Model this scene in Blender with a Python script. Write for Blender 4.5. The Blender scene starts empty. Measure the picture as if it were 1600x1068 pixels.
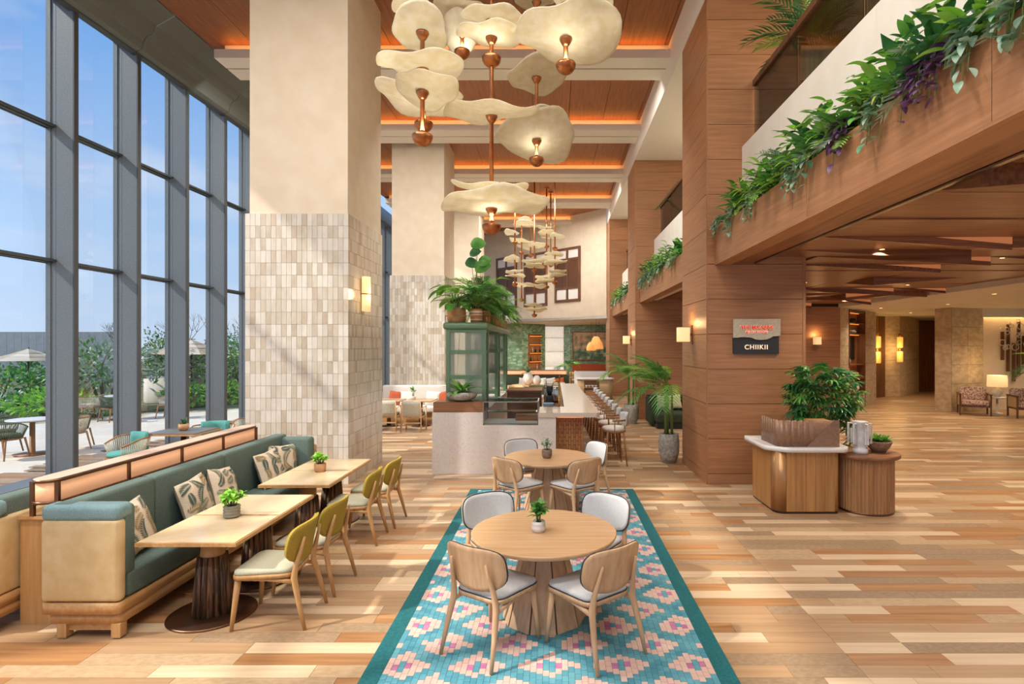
import bpy, bmesh, math, random
from mathutils import Vector, Matrix, Euler
R = math.radians
PI = math.pi
rnd = random.Random(7)
scn = bpy.context.scene
COL = scn.collection

# ------------------------------------------------------------------ camera, sky, sun, exposure
cam_d = bpy.data.cameras.new('camera')
cam = bpy.data.objects.new('camera', cam_d)
COL.objects.link(cam)
cam.location = (0, 0, 2.25)
cam.rotation_euler = (R(90), 0, 0)
cam_d.sensor_width = 36
cam_d.lens = 875 / 1600 * 36
cam_d.shift_x = -66 / 1600
cam_d.shift_y = 6 / 1600
cam_d.clip_end = 300
scn.camera = cam
scn.view_settings.view_transform = 'Standard'
scn.view_settings.look = 'None'
scn.view_settings.gamma = 1
scn.view_settings.use_curve_mapping = False
scn.view_settings.exposure = 0.0
scn.cycles.use_denoising = True
scn.cycles.max_bounces = 8
scn.cycles.transparent_max_bounces = 16
scn.cycles.sample_clamp_indirect = 6
scn.cycles.caustics_reflective = False
scn.cycles.caustics_refractive = False

world = bpy.data.worlds.new('sky')
scn.world = world
world.use_nodes = True
wt = world.node_tree
wt.nodes.clear()
def wn(t, **kw):
    n = wt.nodes.new(t)
    for k, v in kw.items():
        setattr(n, k, v)
    return n
w_out = wn('ShaderNodeOutputWorld')
w_bg = wn('ShaderNodeBackground')
w_tc = wn('ShaderNodeTexCoord')
w_sep = wn('ShaderNodeSeparateXYZ')
wt.links.new(w_tc.outputs['Generated'], w_sep.inputs[0])
w_ramp = wn('ShaderNodeValToRGB')
cr = w_ramp.color_ramp
cr.elements[0].position = 0.0; cr.elements[0].color = (0.60, 0.74, 0.93, 1)
cr.elements[1].position = 0.75; cr.elements[1].color = (0.09, 0.26, 0.72, 1)
e = cr.elements.new(0.16); e.color = (0.46, 0.66, 0.95, 1)
e = cr.elements.new(0.42); e.color = (0.20, 0.44, 0.88, 1)
wt.links.new(w_sep.outputs['Z'], w_ramp.inputs[0])
w_map = wn('ShaderNodeMapping')
w_map.inputs['Scale'].default_value = (2.2, 2.2, 7.5)
wt.links.new(w_tc.outputs['Generated'], w_map.inputs[0])
w_noise = wn('ShaderNodeTexNoise')
w_noise.inputs['Scale'].default_value = 1.3
w_noise.inputs['Detail'].default_value = 5
wt.links.new(w_map.outputs[0], w_noise.inputs['Vector'])
w_cr = wn('ShaderNodeValToRGB')
w_cr.color_ramp.elements[0].position = 0.50; w_cr.color_ramp.elements[0].color = (0, 0, 0, 1)
w_cr.color_ramp.elements[1].position = 0.74; w_cr.color_ramp.elements[1].color = (0.62, 0.62, 0.62, 1)
wt.links.new(w_noise.outputs['Fac'], w_cr.inputs[0])
w_mix = wn('ShaderNodeMixRGB')
w_mix.inputs['Color2'].default_value = (0.86, 0.90, 0.96, 1)
wt.links.new(w_cr.outputs[0], w_mix.inputs['Fac'])
wt.links.new(w_ramp.outputs[0], w_mix.inputs['Color1'])
wt.links.new(w_mix.outputs[0], w_bg.inputs['Color'])
w_bg.inputs['Strength'].default_value = 1.1
wt.links.new(w_bg.outputs[0], w_out.inputs[0])

SUN_DIR = Vector((1.0, 0.42, -0.92))
sun_d = bpy.data.lights.new('sun', 'SUN')
sun_d.energy = 4.4
sun_d.color = (1.0, 0.94, 0.84)
sun_d.angle = R(1.5)
sun = bpy.data.objects.new('sun', sun_d)
COL.objects.link(sun)
sun.rotation_euler = SUN_DIR.to_track_quat('-Z', 'Y').to_euler()
sun.location = (-30, -10, 30)

def area_light(name, loc, rot, sx, sy, energy, color, parent=None, spread=None):
    d = bpy.data.lights.new(name, 'AREA')
    d.shape = 'RECTANGLE'; d.size = sx; d.size_y = sy
    d.energy = energy; d.color = color
    if spread is not None: d.spread = R(spread)
    o = bpy.data.objects.new(name, d)
    COL.objects.link(o); o.location = loc; o.rotation_euler = rot
    if parent: o.parent = parent
    return o
def point_light(name, loc, energy, color, radius=0.05, parent=None):
    d = bpy.data.lights.new(name, 'POINT')
    d.energy = energy; d.color = color; d.shadow_soft_size = radius
    o = bpy.data.objects.new(name, d)
    COL.objects.link(o); o.location = loc
    if parent: o.parent = parent
    return o
BEAM_Y = [-4.15, -0.15, 3.85, 7.85, 11.85, 15.85, 19.85, 23.85, 27.85]
BEAM_FILL = {-4.15: (320, -2.6, 8.0), -0.15: (390, -2.6, 8.0), 3.85: (450, -2.6, 8.0), 11.85: (660, -2.6, 8.0), 19.85: (740, -2.6, 8.0), 23.85: (260, -0.5, 4.2)}
# fill lamps added out of sight behind some beams; cove lamps on every beam
for by in BEAM_Y:
    if by in BEAM_FILL:
        area_light('added_fill_lamp', (BEAM_FILL[by][1], by + 1.06, 8.42), (0, 0, 0), BEAM_FILL[by][2], 0.07, BEAM_FILL[by][0], (1.0, 0.95, 0.89))
    area_light('beam_cove_lamp', (-2.35, by + 0.10, 8.525), (R(180), 0, 0), 9.4, 0.05, 20, (1.0, 0.42, 0.10))

# ------------------------------------------------------------------ materials
MATS = {}
def new_mat(name):
    m = bpy.data.materials.new(name)
    m.use_nodes = True
    nt = m.node_tree
    b = nt.nodes['Principled BSDF']
    MATS[name] = m
    return m, nt, b
def lin(c):
    if isinstance(c, str):
        c = tuple(int(c[i:i + 2], 16) / 255 for i in (0, 2, 4))
        return tuple((v / 12.92 if v <= 0.04045 else ((v + 0.055) / 1.055) ** 2.4) for v in c) + (1,)
    return tuple(c)[:3] + (1,)
def tex_vec(nt, scale=(1, 1, 1), rand=True, coord='Object'):
    tc = nt.nodes.new('ShaderNodeTexCoord')
    mp = nt.nodes.new('ShaderNodeMapping')
    mp.inputs['Scale'].default_value = scale
    if rand:
        oi = nt.nodes.new('ShaderNodeObjectInfo')
        ml = nt.nodes.new('ShaderNodeMath'); ml.operation = 'MULTIPLY'; ml.inputs[1].default_value = 37.0
        ad = nt.nodes.new('ShaderNodeVectorMath'); ad.operation = 'ADD'
        nt.links.new(oi.outputs['Random'], ml.inputs[0])
        nt.links.new(tc.outputs[coord], ad.inputs[0]); nt.links.new(ml.outputs[0], ad.inputs[1])
        nt.links.new(ad.outputs[0], mp.inputs['Vector'])
    else:
        nt.links.new(tc.outputs[coord], mp.inputs['Vector'])
    return mp.outputs[0]
def add_bump(nt, b, fac, strength, dist=0.01):
    bp = nt.nodes.new('ShaderNodeBump')
    bp.inputs['Strength'].default_value = strength
    bp.inputs['Distance'].default_value = dist
    nt.links.new(fac, bp.inputs['Height'])
    nt.links.new(bp.outputs[0], b.inputs['Normal'])
def plain(name, col, rough=0.5, metal=0.0, emis=None, estr=0.0, spec=None, coat=0.0):
    m, nt, b = new_mat(name)
    b.inputs['Base Color'].default_value = lin(col)
    b.inputs['Roughness'].default_value = rough
    b.inputs['Metallic'].default_value = metal
    if coat: b.inputs['Coat Weight'].default_value = coat
    if spec is not None: b.inputs['Specular IOR Level'].default_value = spec
    if emis:
        b.inputs['Emission Color'].default_value = lin(emis)
        b.inputs['Emission Strength'].default_value = estr
    return m
def noisy(name, c1, c2, scale=20, rough=0.6, metal=0.0, bump=0.0, stretch=(1, 1, 1), detail=4, var=0.0, lo=0.35, hi=0.65, bdist=0.01, coat=0.0):
    m, nt, b = new_mat(name)
    v = tex_vec(nt, stretch)
    n = nt.nodes.new('ShaderNodeTexNoise')
    n.inputs['Scale'].default_value = scale; n.inputs['Detail'].default_value = detail
    nt.links.new(v, n.inputs['Vector'])
    r = nt.nodes.new('ShaderNodeValToRGB')
    r.color_ramp.elements[0].position = lo; r.color_ramp.elements[0].color = lin(c1)
    r.color_ramp.elements[1].position = hi; r.color_ramp.elements[1].color = lin(c2)
    nt.links.new(n.outputs['Fac'], r.inputs[0])
    out = r.outputs[0]
    if var:
        oi = nt.nodes.new('ShaderNodeObjectInfo')
        mr = nt.nodes.new('ShaderNodeMapRange')
        mr.inputs['To Min'].default_value = 1 - var; mr.inputs['To Max'].default_value = 1 + var
        nt.links.new(oi.outputs['Random'], mr.inputs['Value'])
        mx = nt.nodes.new('ShaderNodeVectorMath'); mx.operation = 'SCALE'
        nt.links.new(out, mx.inputs[0]); nt.links.new(mr.outputs[0], mx.inputs['Scale'])
        out = mx.outputs[0]
    nt.links.new(out, b.inputs['Base Color'])
    b.inputs['Roughness'].default_value = rough
    b.inputs['Metallic'].default_value = metal
    if coat: b.inputs['Coat Weight'].default_value = coat
    if bump: add_bump(nt, b, n.outputs['Fac'], bump, bdist)
    return m
GR = {'X': (0.6, 12, 12), 'Y': (12, 0.6, 12), 'Z': (12, 12, 0.6)}
def wood(name, c1, c2, axis='X', scale=2.2, rough=0.42, var=0.10, bump=0.05, lo=0.33, hi=0.68):
    return noisy(name, c1, c2, scale, rough, 0, bump, GR[axis], 6, var, lo, hi, 0.004)

# wood of walls, ceiling and floor
for ax in 'XYZ':
    wood('wall_wood_' + ax, '9c6b45', 'b17e58', ax, 2.4, 0.45, 0.05)
wood('ceiling_wood', '8a5330', 'a5683f', 'Y', 2.2, 0.5, 0.06)
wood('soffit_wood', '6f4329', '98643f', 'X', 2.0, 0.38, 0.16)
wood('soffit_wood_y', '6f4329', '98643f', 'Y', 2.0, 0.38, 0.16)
wood('oak', 'c39a70', 'd6b088', 'Z', 2.4, 0.42, 0.04)
wood('oak_x', 'bd956a', 'cfa87e', 'X', 2.2, 0.32, 0.03)
wood('oak_y', 'bd956a', 'cfa87e', 'Y', 2.2, 0.35, 0.03)
wood('honey_oak', 'b48752', 'c99d69', 'Y', 2.4, 0.42, 0.03)
wood('honey_oak_z', 'b48752', 'c99d69', 'Z', 2.4, 0.42, 0.03)
wood('desk_wood', 'a06f3d', 'b98850', 'Z', 2.2, 0.40, 0.06)
wood('walnut', '54341f', '7a5033', 'Z', 2.4, 0.45, 0.06)
wood('walnut_x', '5d3c27', '7a5033', 'X', 2.4, 0.45, 0.06)
wood('teak', '8a5c33', 'a87545', 'Z', 2.4, 0.5, 0.06)
wood('dark_bark', '2e2019', '8a6546', 'Z', 3.2, 0.5, 0.05, 0.3, 0.40, 0.62)
PL = ['plank_pale', 'plank_tan', 'plank_grey', 'plank_oak', 'plank_sand']
wood('plank_pale', 'cbae8b', 'd8c09f', 'X', 1.8, 0.36, 0.04, 0.03)
wood('plank_tan', 'a58360', 'b5936f', 'X', 1.8, 0.36, 0.06, 0.03)
noisy('plank_grey', '91775b', 'a2886b', 26, 0.42, 0, 0.03, (1, 1.6, 1), 6, 0.07)
wood('plank_oak', '9a6c44', 'b48659', 'X', 1.9, 0.36, 0.06, 0.03)
noisy('plank_sand', 'b09370', 'bfa380', 18, 0.40, 0, 0.03, (1, 2, 1), 6, 0.05)
# plaster, stone, tile
noisy('plaster_cream', 'dccbb2', 'e2d3bc', 3, 0.85, 0, 0.03)
noisy('plaster_white', 'dcd4c6', 'e3dbce', 3, 0.8, 0, 0.02)
plain('beam_white', 'f3ebdf', 0.7)
plain('slot_dark', '2a2420', 0.6)
noisy('stone_travertine', 'b8a284', 'd3c0a2', 5, 0.6, 0, 0.08, (1, 1, 1.6), 8, 0.06)
for i, (a, c) in enumerate([('cdc3b3', 'd9d0c2'), ('c4b7a4', 'd1c6b5'), ('d6cec1', 'e0d9cd'), ('bbac98', 'cabca9')]):
    noisy('glazed_tile_%d' % i, a, c, 14, 0.16, 0, 0.05, (1, 1, 0.4), 4, 0.05, 0.3, 0.7, 0.004)
plain('grout', 'd3cabb', 0.9)
noisy('green_tile', '6f936f', 'a3bd9c', 3.5, 0.2, 0, 0.02, (1, 1, 1), 2, 0.22)
plain('green_grout', 'c3ccb6', 0.8)
def terrazzo():
    m, nt, b = new_mat('terrazzo')
    v = tex_vec(nt, (1, 1, 1), False)
    vo = nt.nodes.new('ShaderNodeTexVoronoi'); vo.inputs['Scale'].default_value = 42
    nt.links.new(v, vo.inputs['Vector'])
    r = nt.nodes.new('ShaderNodeValToRGB'); r.color_ramp.interpolation = 'CONSTANT'
    r.color_ramp.elements[0].position = 0; r.color_ramp.elements[0].color = lin('9a7f70')
    r.color_ramp.elements[1].position = 0.13; r.color_ramp.elements[1].color = lin('e2d8cf')
    nt.links.new(vo.outputs['Distance'], r.inputs[0])
    h = nt.nodes.new('ShaderNodeMixRGB'); h.inputs['Fac'].default_value = 0.10
    nt.links.new(r.outputs[0], h.inputs['Color1']); nt.links.new(vo.outputs['Color'], h.inputs['Color2'])
    nt.links.new(h.outputs[0], b.inputs['Base Color'])
    b.inputs['Roughness'].default_value = 0.35
terrazzo()
noisy('concrete_pot', '8f8a82', 'b9b4aa', 22, 0.8, 0, 0.25)
noisy('clay_pot', 'b07e56', 'c99a70', 8, 0.75, 0, 0.1)
noisy('white_ceramic', 'd8d2c8', 'e8e3db', 10, 0.6, 0, 0.08)
plain('grey_ceramic', '8a867a', 0.55)
noisy('copper', 'a9683f', 'bd7c50', 9, 0.30, 1.0, 0.02)
plain('bronze', '7d5b45', 0.35, 0.9)
plain('dark_bronze', '4b3b31', 0.35, 0.8)
plain('chrome', 'a9a39a', 0.15, 1.0)
plain('brass', 'c79a4b', 0.22, 1.0)
noisy('frame_grey', '6d7376', '777d80', 40, 0.42, 0.25)
plain('frame_dark', '4c5052', 0.5, 0.2)
plain('green_metal', '6a8a6c', 0.38, 0.1)
plain('white_stone', 'e6e3de', 0.3)
plain('soil', '3a2a1e', 0.95)
plain('black', '1b1a1a', 0.5)
plain('white_paint', 'ebe7e0', 0.5)
# fabrics
noisy('teal_fabric', '50625b', '65766e', 160, 0.95, 0, 0.25, (1, 1, 1), 2)
noisy('teal_sunlit_fabric', '6b8a8e', '89a5a7', 160, 0.95, 0, 0.2, (1, 1, 1), 2)
noisy('blind_fabric', '686f6b', '767d78', 90, 0.95, 0, 0.1)
noisy('tan_leather', 'c8ab78', 'd3b98b', 9, 0.5, 0, 0.05)
noisy('mustard_fabric', '9a8128', 'b0973a', 180, 0.95, 0, 0.2, (1, 1, 1), 2)
noisy('sage_fabric', 'a9a78f', 'c0bda6', 180, 0.95, 0, 0.2, (1, 1, 1), 2)
noisy('grey_fabric', 'bcbcba', 'cfcfcd', 180, 0.95, 0, 0.2, (1, 1, 1), 2)
noisy('seat_cream_fabric', 'cfc8bc', 'ddd7cc', 150, 0.95, 0, 0.2, (1, 1, 1), 2)
noisy('dark_green_velvet', '1f2b1b', '334128', 30, 0.85)
noisy('olive_fabric', '454a2c', '585d3a', 90, 0.9)
noisy('rust_fabric', 'a3492a', 'b95b38', 90, 0.9)
noisy('floral_fabric', '8e5b4c', 'd6bfae', 26, 0.95, 0, 0, (1, 1, 1), 2, 0, 0.42, 0.56)
noisy('teal_cushion', '4d918b', '62a69f', 120, 0.9, 0, 0.15)
noisy('rope', 'b9b5a3', 'd8d5c6', 6, 0.85, 0, 0.2, (30, 30, 1))
noisy('green_rope', '4f5a48', '6a745f', 6, 0.85, 0, 0.2, (30, 30, 1))
noisy('cane', 'b08f63', 'cbb083', 120, 0.8, 0, 0.2)
plain('piping_dark', '3d4143', 0.8)
noisy('umbrella_cloth', 'cdbfa5', 'e3d8c2', 3, 0.9, 0, 0, (0.2, 0.2, 14), 1)
noisy('cushion_base', 'd9c2a6', 'e3cfb6', 60, 0.95)
plain('cushion_leaf', '3f5a50', 0.95)
plain('cushion_leaf_tan', '8a7a50', 0.95)
def leafmat(name, c1, c2, rough=0.42, trans=0.25, var=0.18):
    m = noisy(name, c1, c2, 7, rough, 0, 0, (1, 1, 1), 2, var)
    nt = m.node_tree; b = nt.nodes['Principled BSDF']
    tr = nt.nodes.new('ShaderNodeBsdfTranslucent')
    src = b.inputs['Base Color'].links[0].from_socket
    nt.links.new(src, tr.inputs['Color'])
    mx = nt.nodes.new('ShaderNodeMixShader'); mx.inputs[0].default_value = trans
    nt.links.new(b.outputs[0], mx.inputs[1]); nt.links.new(tr.outputs[0], mx.inputs[2])
    nt.links.new(mx.outputs[0], nt.nodes['Material Output'].inputs[0])
    return m
leafmat('leaf_green', '4a8a3a', '6cab4c')
leafmat('leaf_dark', '2c5e36', '46804a')
leafmat('leaf_bright', '6fa83a', '93c653')
leafmat('leaf_lime', '8fce3e', 'b4e566')
leafmat('leaf_purple', '5a3a5c', '84618a')
leafmat('leaf_bronze', '6d4437', '8d6a4a')
leafmat('leaf_stripe', '4f8a62', 'b9d3bd', 0.4, 0.2)
leafmat('leaf_yellow', 'a8b23a', 'c9cf5a')
leafmat('leaf_grey', '94ad96', 'bccdb8')
plain('stem_green', '6f8a45', 0.6)
noisy('stem_brown', '6b5438', '8a7150', 12, 0.9)
def shade_mat():
    m = noisy('paper_shade', 'ece4ca', 'f7f2e4', 9, 0.7, 0, 0.12, (1, 1, 1), 7, 0.03)
    nt = m.node_tree; b = nt.nodes['Principled BSDF']
    tr = nt.nodes.new('ShaderNodeBsdfTranslucent')
    src = b.inputs['Base Color'].links[0].from_socket
    nt.links.new(src, tr.inputs['Color'])
    mx = nt.nodes.new('ShaderNodeMixShader'); mx.inputs[0].default_value = 0.6
    nt.links.new(b.outputs[0], mx.inputs[1]); nt.links.new(tr.outputs[0], mx.inputs[2])
    nt.links.new(mx.outputs[0], nt.nodes['Material Output'].inputs[0])
shade_mat()
def glassmat(name, tint, refl=0.10):
    m = bpy.data.materials.new(name); m.use_nodes = True; nt = m.node_tree; nt.nodes.clear()
    o = nt.nodes.new('ShaderNodeOutputMaterial')
    t = nt.nodes.new('ShaderNodeBsdfTransparent'); t.inputs[0].default_value = lin(tint)
    g = nt.nodes.new('ShaderNodeBsdfGlossy'); g.inputs['Roughness'].default_value = 0.02
    lw = nt.nodes.new('ShaderNodeFresnel'); lw.inputs['IOR'].default_value = 1.35
    ml = nt.nodes.new('ShaderNodeMath'); ml.operation = 'MULTIPLY'; ml.inputs[1].default_value = refl * 10
    mx = nt.nodes.new('ShaderNodeMixShader')
    nt.links.new(lw.outputs[0], ml.inputs[0]); nt.links.new(ml.outputs[0], mx.inputs[0])
    nt.links.new(t.outputs[0], mx.inputs[1]); nt.links.new(g.outputs[0], mx.inputs[2])
    nt.links.new(mx.outputs[0], o.inputs[0])
    MATS[name] = m
glassmat('window_glass', (0.97, 0.98, 0.99), 0.015)
glassmat('rail_glass', (0.72, 0.70, 0.62), 0.09)
glassmat('case_glass', (0.88, 0.90, 0.90), 0.10)
def emit(name, col, s):
    return plain(name, col, 0.6, 0, col, s)
plain('lamp_shade_warm', 'f4dcb4', 0.7, 0, 'ffcf8c', 0.75)
plain('lamp_bulb_warm', 'ffdca8', 0.6, 0, 'ffb660', 5.0)
plain('led_orange', 'ff9a4a', 0.6, 0, 'ff8a34', 2.2)
plain('painted_wash_glow', 'c08a62', 0.6, 0, 'f0935a', 0.30)
plain('painted_backlight', 'eeeae2', 0.8, 0, 'fff6ea', 0.45)
plain('led_warm', 'ffd9a8', 0.6, 0, 'ffc787', 3.0)
plain('rail_light_panel', 'eab68f', 0.6, 0, 'ffb98a', 0.45)
plain('wicker_lamp', 'd99a5a', 0.8, 0, 'ffa657', 0.7)
plain('sign_glow_red', 'c83a2a', 0.6, 0, 'e8452c', 0.35)
plain('sign_glow_white', 'ffe9d0', 0.6, 0, 'ffd9b4', 0.55)
plain('sign_dark', '2c2c2d', 0.5)
noisy('sign_sand', 'b5a893', 'c6baa6', 30, 0.8)
plain('mullion_seam', '2c2f31', 0.6)
def pavement():
    m, nt, b = new_mat('pavement')
    v = tex_vec(nt, (1, 1, 1), False)
    br = nt.nodes.new('ShaderNodeTexBrick')
    br.inputs['Scale'].default_value = 1.0
    br.inputs['Brick Width'].default_value = 1.2; br.inputs['Row Height'].default_value = 0.6
    br.inputs['Mortar Size'].default_value = 0.012
    br.inputs['Color1'].default_value = lin('e2dac8'); br.inputs['Color2'].default_value = lin('ebe4d5')
    br.inputs['Mortar'].default_value = lin('cfc6b4')
    nt.links.new(v, br.inputs['Vector'])
    nt.links.new(br.outputs[0], b.inputs['Base Color'])
    b.inputs['Roughness'].default_value = 0.8
pavement()
def ruggy():
    noisy('rug_border', '12575c', '1a6a6e', 60, 0.98, 0, 0.3)
    noisy('rug_blue', '478a99', '66a2ad', 5, 0.98, 0, 0.1, (1, 1, 1), 6, 0.0, 0.3, 0.7)
    noisy('rug_blue_dark', '3e7f91', '5795a2', 5, 0.98, 0, 0.1, (1, 1, 1), 6, 0.0, 0.3, 0.7)
    noisy('rug_pink', 'c9a597', 'd9bcae', 6, 0.98, 0, 0.1, (1, 1, 1), 6, 0.0, 0.3, 0.7)
    noisy('rug_magenta', 'b0688f', 'c07d9e', 10, 0.98, 0, 0.1)
ruggy()

# ------------------------------------------------------------------ mesh helpers
def M(n):
    return MATS[n]
class MB:
    def __init__(s):
        s.v = []; s.f = []; s.m = []; s.sm = []
    def add(s, vs, fs, mi=0, smooth=False):
        o = len(s.v); s.v += [tuple(p) for p in vs]
        for f in fs:
            s.f.append(tuple(i + o for i in f)); s.m.append(mi); s.sm.append(smooth)
        return s
    def box(s, x0, x1, y0, y1, z0, z1, mi=0, mat=None):
        vs = [Vector((x, y, z)) for z in (z0, z1) for y in (y0, y1) for x in (x0, x1)]
        if mat is not None: vs = [mat @ p for p in vs]
        return s.add(vs, [(0, 2, 3, 1), (4, 5, 7, 6), (0, 1, 5, 4), (2, 6, 7, 3), (0, 4, 6, 2), (1, 3, 7, 5)], mi)
    def prism(s, poly, z0, z1, mi=0, mat=None, smooth=False):
        n = len(poly)
        vs = [Vector((x, y, z0)) for x, y in poly] + [Vector((x, y, z1)) for x, y in poly]
        if mat is not None: vs = [mat @ p for p in vs]
        fs = [tuple(range(n - 1, -1, -1)), tuple(range(n, 2 * n))]
        s.add(vs, fs, mi)
        o = len(s.v) - 2 * n
        for i in range(n):
            j = (i + 1) % n
            s.f.append((o + i, o + j, o + n + j, o + n + i)); s.m.append(mi); s.sm.append(smooth)
        return s
    def lathe(s, prof, n=20, c=(0, 0, 0), mi=0, smooth=True, sx=1, sy=1, mat=None, cap=True):
        vs = []; fs = []
        k = len(prof)
        for r, z in prof:
            for i in range(n):
                a = 2 * PI * i / n
                p = Vector((c[0] + r * sx * math.cos(a), c[1] + r * sy * math.sin(a), c[2] + z))
                vs.append(mat @ p if mat is not None else p)
        for j in range(k - 1):
            for i in range(n):
                i2 = (i + 1) % n
                fs.append((j * n + i, j * n + i2, (j + 1) * n + i2, (j + 1) * n + i))
        s.add(vs, fs, mi, smooth)
        if cap:
            o = len(s.v) - k * n
            s.f.append(tuple(o + i for i in range(n - 1, -1, -1))); s.m.append(mi); s.sm.append(False)
            s.f.append(tuple(o + (k - 1) * n + i for i in range(n))); s.m.append(mi); s.sm.append(False)
        return s
    def tube(s, pts, rad, n=8, mi=0, smooth=True, flat=1.0):
        pts = [Vector(p) for p in pts]
        if not isinstance(rad, (list, tuple)): rad = [rad] * len(pts)
        vs = []; fs = []
        up0 = None
        for i, p in enumerate(pts):
            t = (pts[min(i + 1, len(pts) - 1)] - pts[max(i - 1, 0)]).normalized()
            ref = Vector((0, 0, 1)) if abs(t.z) < 0.9 else Vector((0, 1, 0))
            if up0 is None: a = t.cross(ref).normalized()
            else: a = (up0 - t * up0.dot(t)).normalized()
            up0 = a
            b = t.cross(a)
            for k in range(n):
                an = 2 * PI * k / n
                vs.append(p + a * math.cos(an) * rad[i] + b * math.sin(an) * rad[i] * flat)
        for i in range(len(pts) - 1):
            for k in range(n):
                k2 = (k + 1) % n
                fs.append((i * n + k, i * n + k2, (i + 1) * n + k2, (i + 1) * n + k))
        s.add(vs, fs, mi, smooth)
        o = len(s.v) - len(pts) * n
        s.f.append(tuple(o + i for i in range(n - 1, -1, -1))); s.m.append(mi); s.sm.append(False)
        s.f.append(tuple(o + (len(pts) - 1) * n + i for i in range(n))); s.m.append(mi); s.sm.append(False)
        return s
    def sheet(s, fn, nu, nv, th, mi=0, smooth=True, mi_back=None):
        """thick closed surface: fn(u,v)->Vector, u,v in 0..1"""
        P = [[Vector(fn(i / nu, j / nv)) for j in range(nv + 1)] for i in range(nu + 1)]
        fr = []; bk = []
        for i in range(nu + 1):
            for j in range(nv + 1):
                du = P[min(i + 1, nu)][j] - P[max(i - 1, 0)][j]
                dv = P[i][min(j + 1, nv)] - P[i][max(j - 1, 0)]
                nn = du.cross(dv)
                nn = nn.normalized() if nn.length > 1e-9 else Vector((0, 0, 1))
                fr.append(P[i][j] + nn * th / 2); bk.append(P[i][j] - nn * th / 2)
        W = nv + 1; N = len(fr)
        fs = []
        for i in range(nu):
            for j in range(nv):
                fs.append((i * W + j, (i + 1) * W + j, (i + 1) * W + j + 1, i * W + j + 1))
        s.add(fr + bk, fs, mi, smooth)
        o = len(s.v) - 2 * N
        mb = mi if mi_back is None else mi_back
        def q(a, b, c, d, m_):
            s.f.append((o + a, o + b, o + c, o + d)); s.m.append(m_); s.sm.append(smooth)
        for i in range(nu):
            for j in range(nv):
                q(N + i * W + j + 1, N + (i + 1) * W + j + 1, N + (i + 1) * W + j, N + i * W + j, mb)
        for i in range(nu):
            q(i * W, N + i * W, N + (i + 1) * W, (i + 1) * W, mb)
            q((i + 1) * W + nv, N + (i + 1) * W + nv, N + i * W + nv, i * W + nv, mb)
        for j in range(nv):
            q(j + 1, N + j + 1, N + j, j, mb)
            q(nu * W + j, N + nu * W + j, N + nu * W + j + 1, nu * W + j + 1, mb)
        return s
    def mesh(s, name, mats):
        me = bpy.data.meshes.new(name)
        me.from_pydata(s.v, [], s.f)
        if isinstance(mats, str): mats = [mats]
        for mm in mats: me.materials.append(M(mm))
        me.polygons.foreach_set('material_index', s.m)
        me.polygons.foreach_set('use_smooth', s.sm)
        me.update()
        return me
    def build(s, name, mats, parent=None, loc=(0, 0, 0), rz=0.0):
        return link(name, s.mesh(name, mats), parent, loc, rz)
def link(name, me, parent=None, loc=(0, 0, 0), rz=0.0):
    o = bpy.data.objects.new(name, me)
    COL.objects.link(o)
    o.location = loc
    if rz: o.rotation_euler = (0, 0, rz)
    if parent is not None: o.parent = parent
    return o
def rbox_mesh(name, sx, sy, sz, r, mats, seg=3):
    """box with rounded edges, centred in x and y, base at z=0"""
    bm = bmesh.new()
    bmesh.ops.create_cube(bm, size=1)
    for v in bm.verts:
        v.co = Vector((v.co.x * sx, v.co.y * sy, (v.co.z + 0.5) * sz))
    bmesh.ops.bevel(bm, geom=bm.edges[:], offset=r, segments=seg, affect='EDGES', profile=0.5)
    me = bpy.data.meshes.new(name)
    bm.to_mesh(me); bm.free()
    for p in me.polygons: p.use_smooth = True
    if isinstance(mats, str): mats = [mats]
    for mm in mats: me.materials.append(M(mm))
    return me
def rbox(name, x0, x1, y0, y1, z0, z1, r, mat, parent=None, seg=3):
    me = rbox_mesh(name, x1 - x0, y1 - y0, z1 - z0, r, mat, seg)
    return link(name, me, parent, ((x0 + x1) / 2, (y0 + y1) / 2, z0))
def box(name, x0, x1, y0, y1, z0, z1, mat, parent=None):
    cx, cy = (x0 + x1) / 2, (y0 + y1) / 2
    return MB().box(x0 - cx, x1 - cx, y0 - cy, y1 - cy, 0, z1 - z0).build(name, mat, parent, (cx, cy, z0))
def tag(o, label, cat, group=None, kind=None):
    o['label'] = label; o['category'] = cat
    if group: o['group'] = group
    if kind: o['kind'] = kind
    return o
def struct(o, label, cat):
    o['kind'] = 'structure'; o['label'] = label; o['category'] = cat
    return o
def stuff(o):
    o['kind'] = 'stuff'; return o
def thing(name, label, cat, loc=(0, 0, 0), rz=0.0, group=None):
    o = bpy.data.objects.new(name, None)
    COL.objects.link(o); o.location = loc; o.rotation_euler = (0, 0, rz)
    o.empty_display_size = 0.1
    return tag(o, label, cat, group)
KIDS = {}
def copy_tree(o, parent=None):
    c = o.copy(); COL.objects.link(c); c.parent = parent
    for ch in list(o.children): copy_tree(ch, c)
    return c
def dup(root, loc, rz, label=None, group=None):
    c = copy_tree(root)
    c.location = loc; c.rotation_euler = (0, 0, rz)
    if label: c['label'] = label
    if group: c['group'] = group
    return c
def circ(r, n, cx=0, cy=0, a0=0.0, sx=1, sy=1):
    return [(cx + r * sx * math.cos(a0 + 2 * PI * i / n), cy + r * sy * math.sin(a0 + 2 * PI * i / n)) for i in range(n)]
def rrect(x0, x1, y0, y1, r, n=5):
    out = []
    for cx, cy, a in ((x1 - r, y1 - r, 0), (x0 + r, y1 - r, 90), (x0 + r, y0 + r, 180), (x1 - r, y0 + r, 270)):
        for i in range(n + 1):
            t = R(a + 90 * i / n)
            out.append((cx + r * math.cos(t), cy + r * math.sin(t)))
    return out
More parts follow.
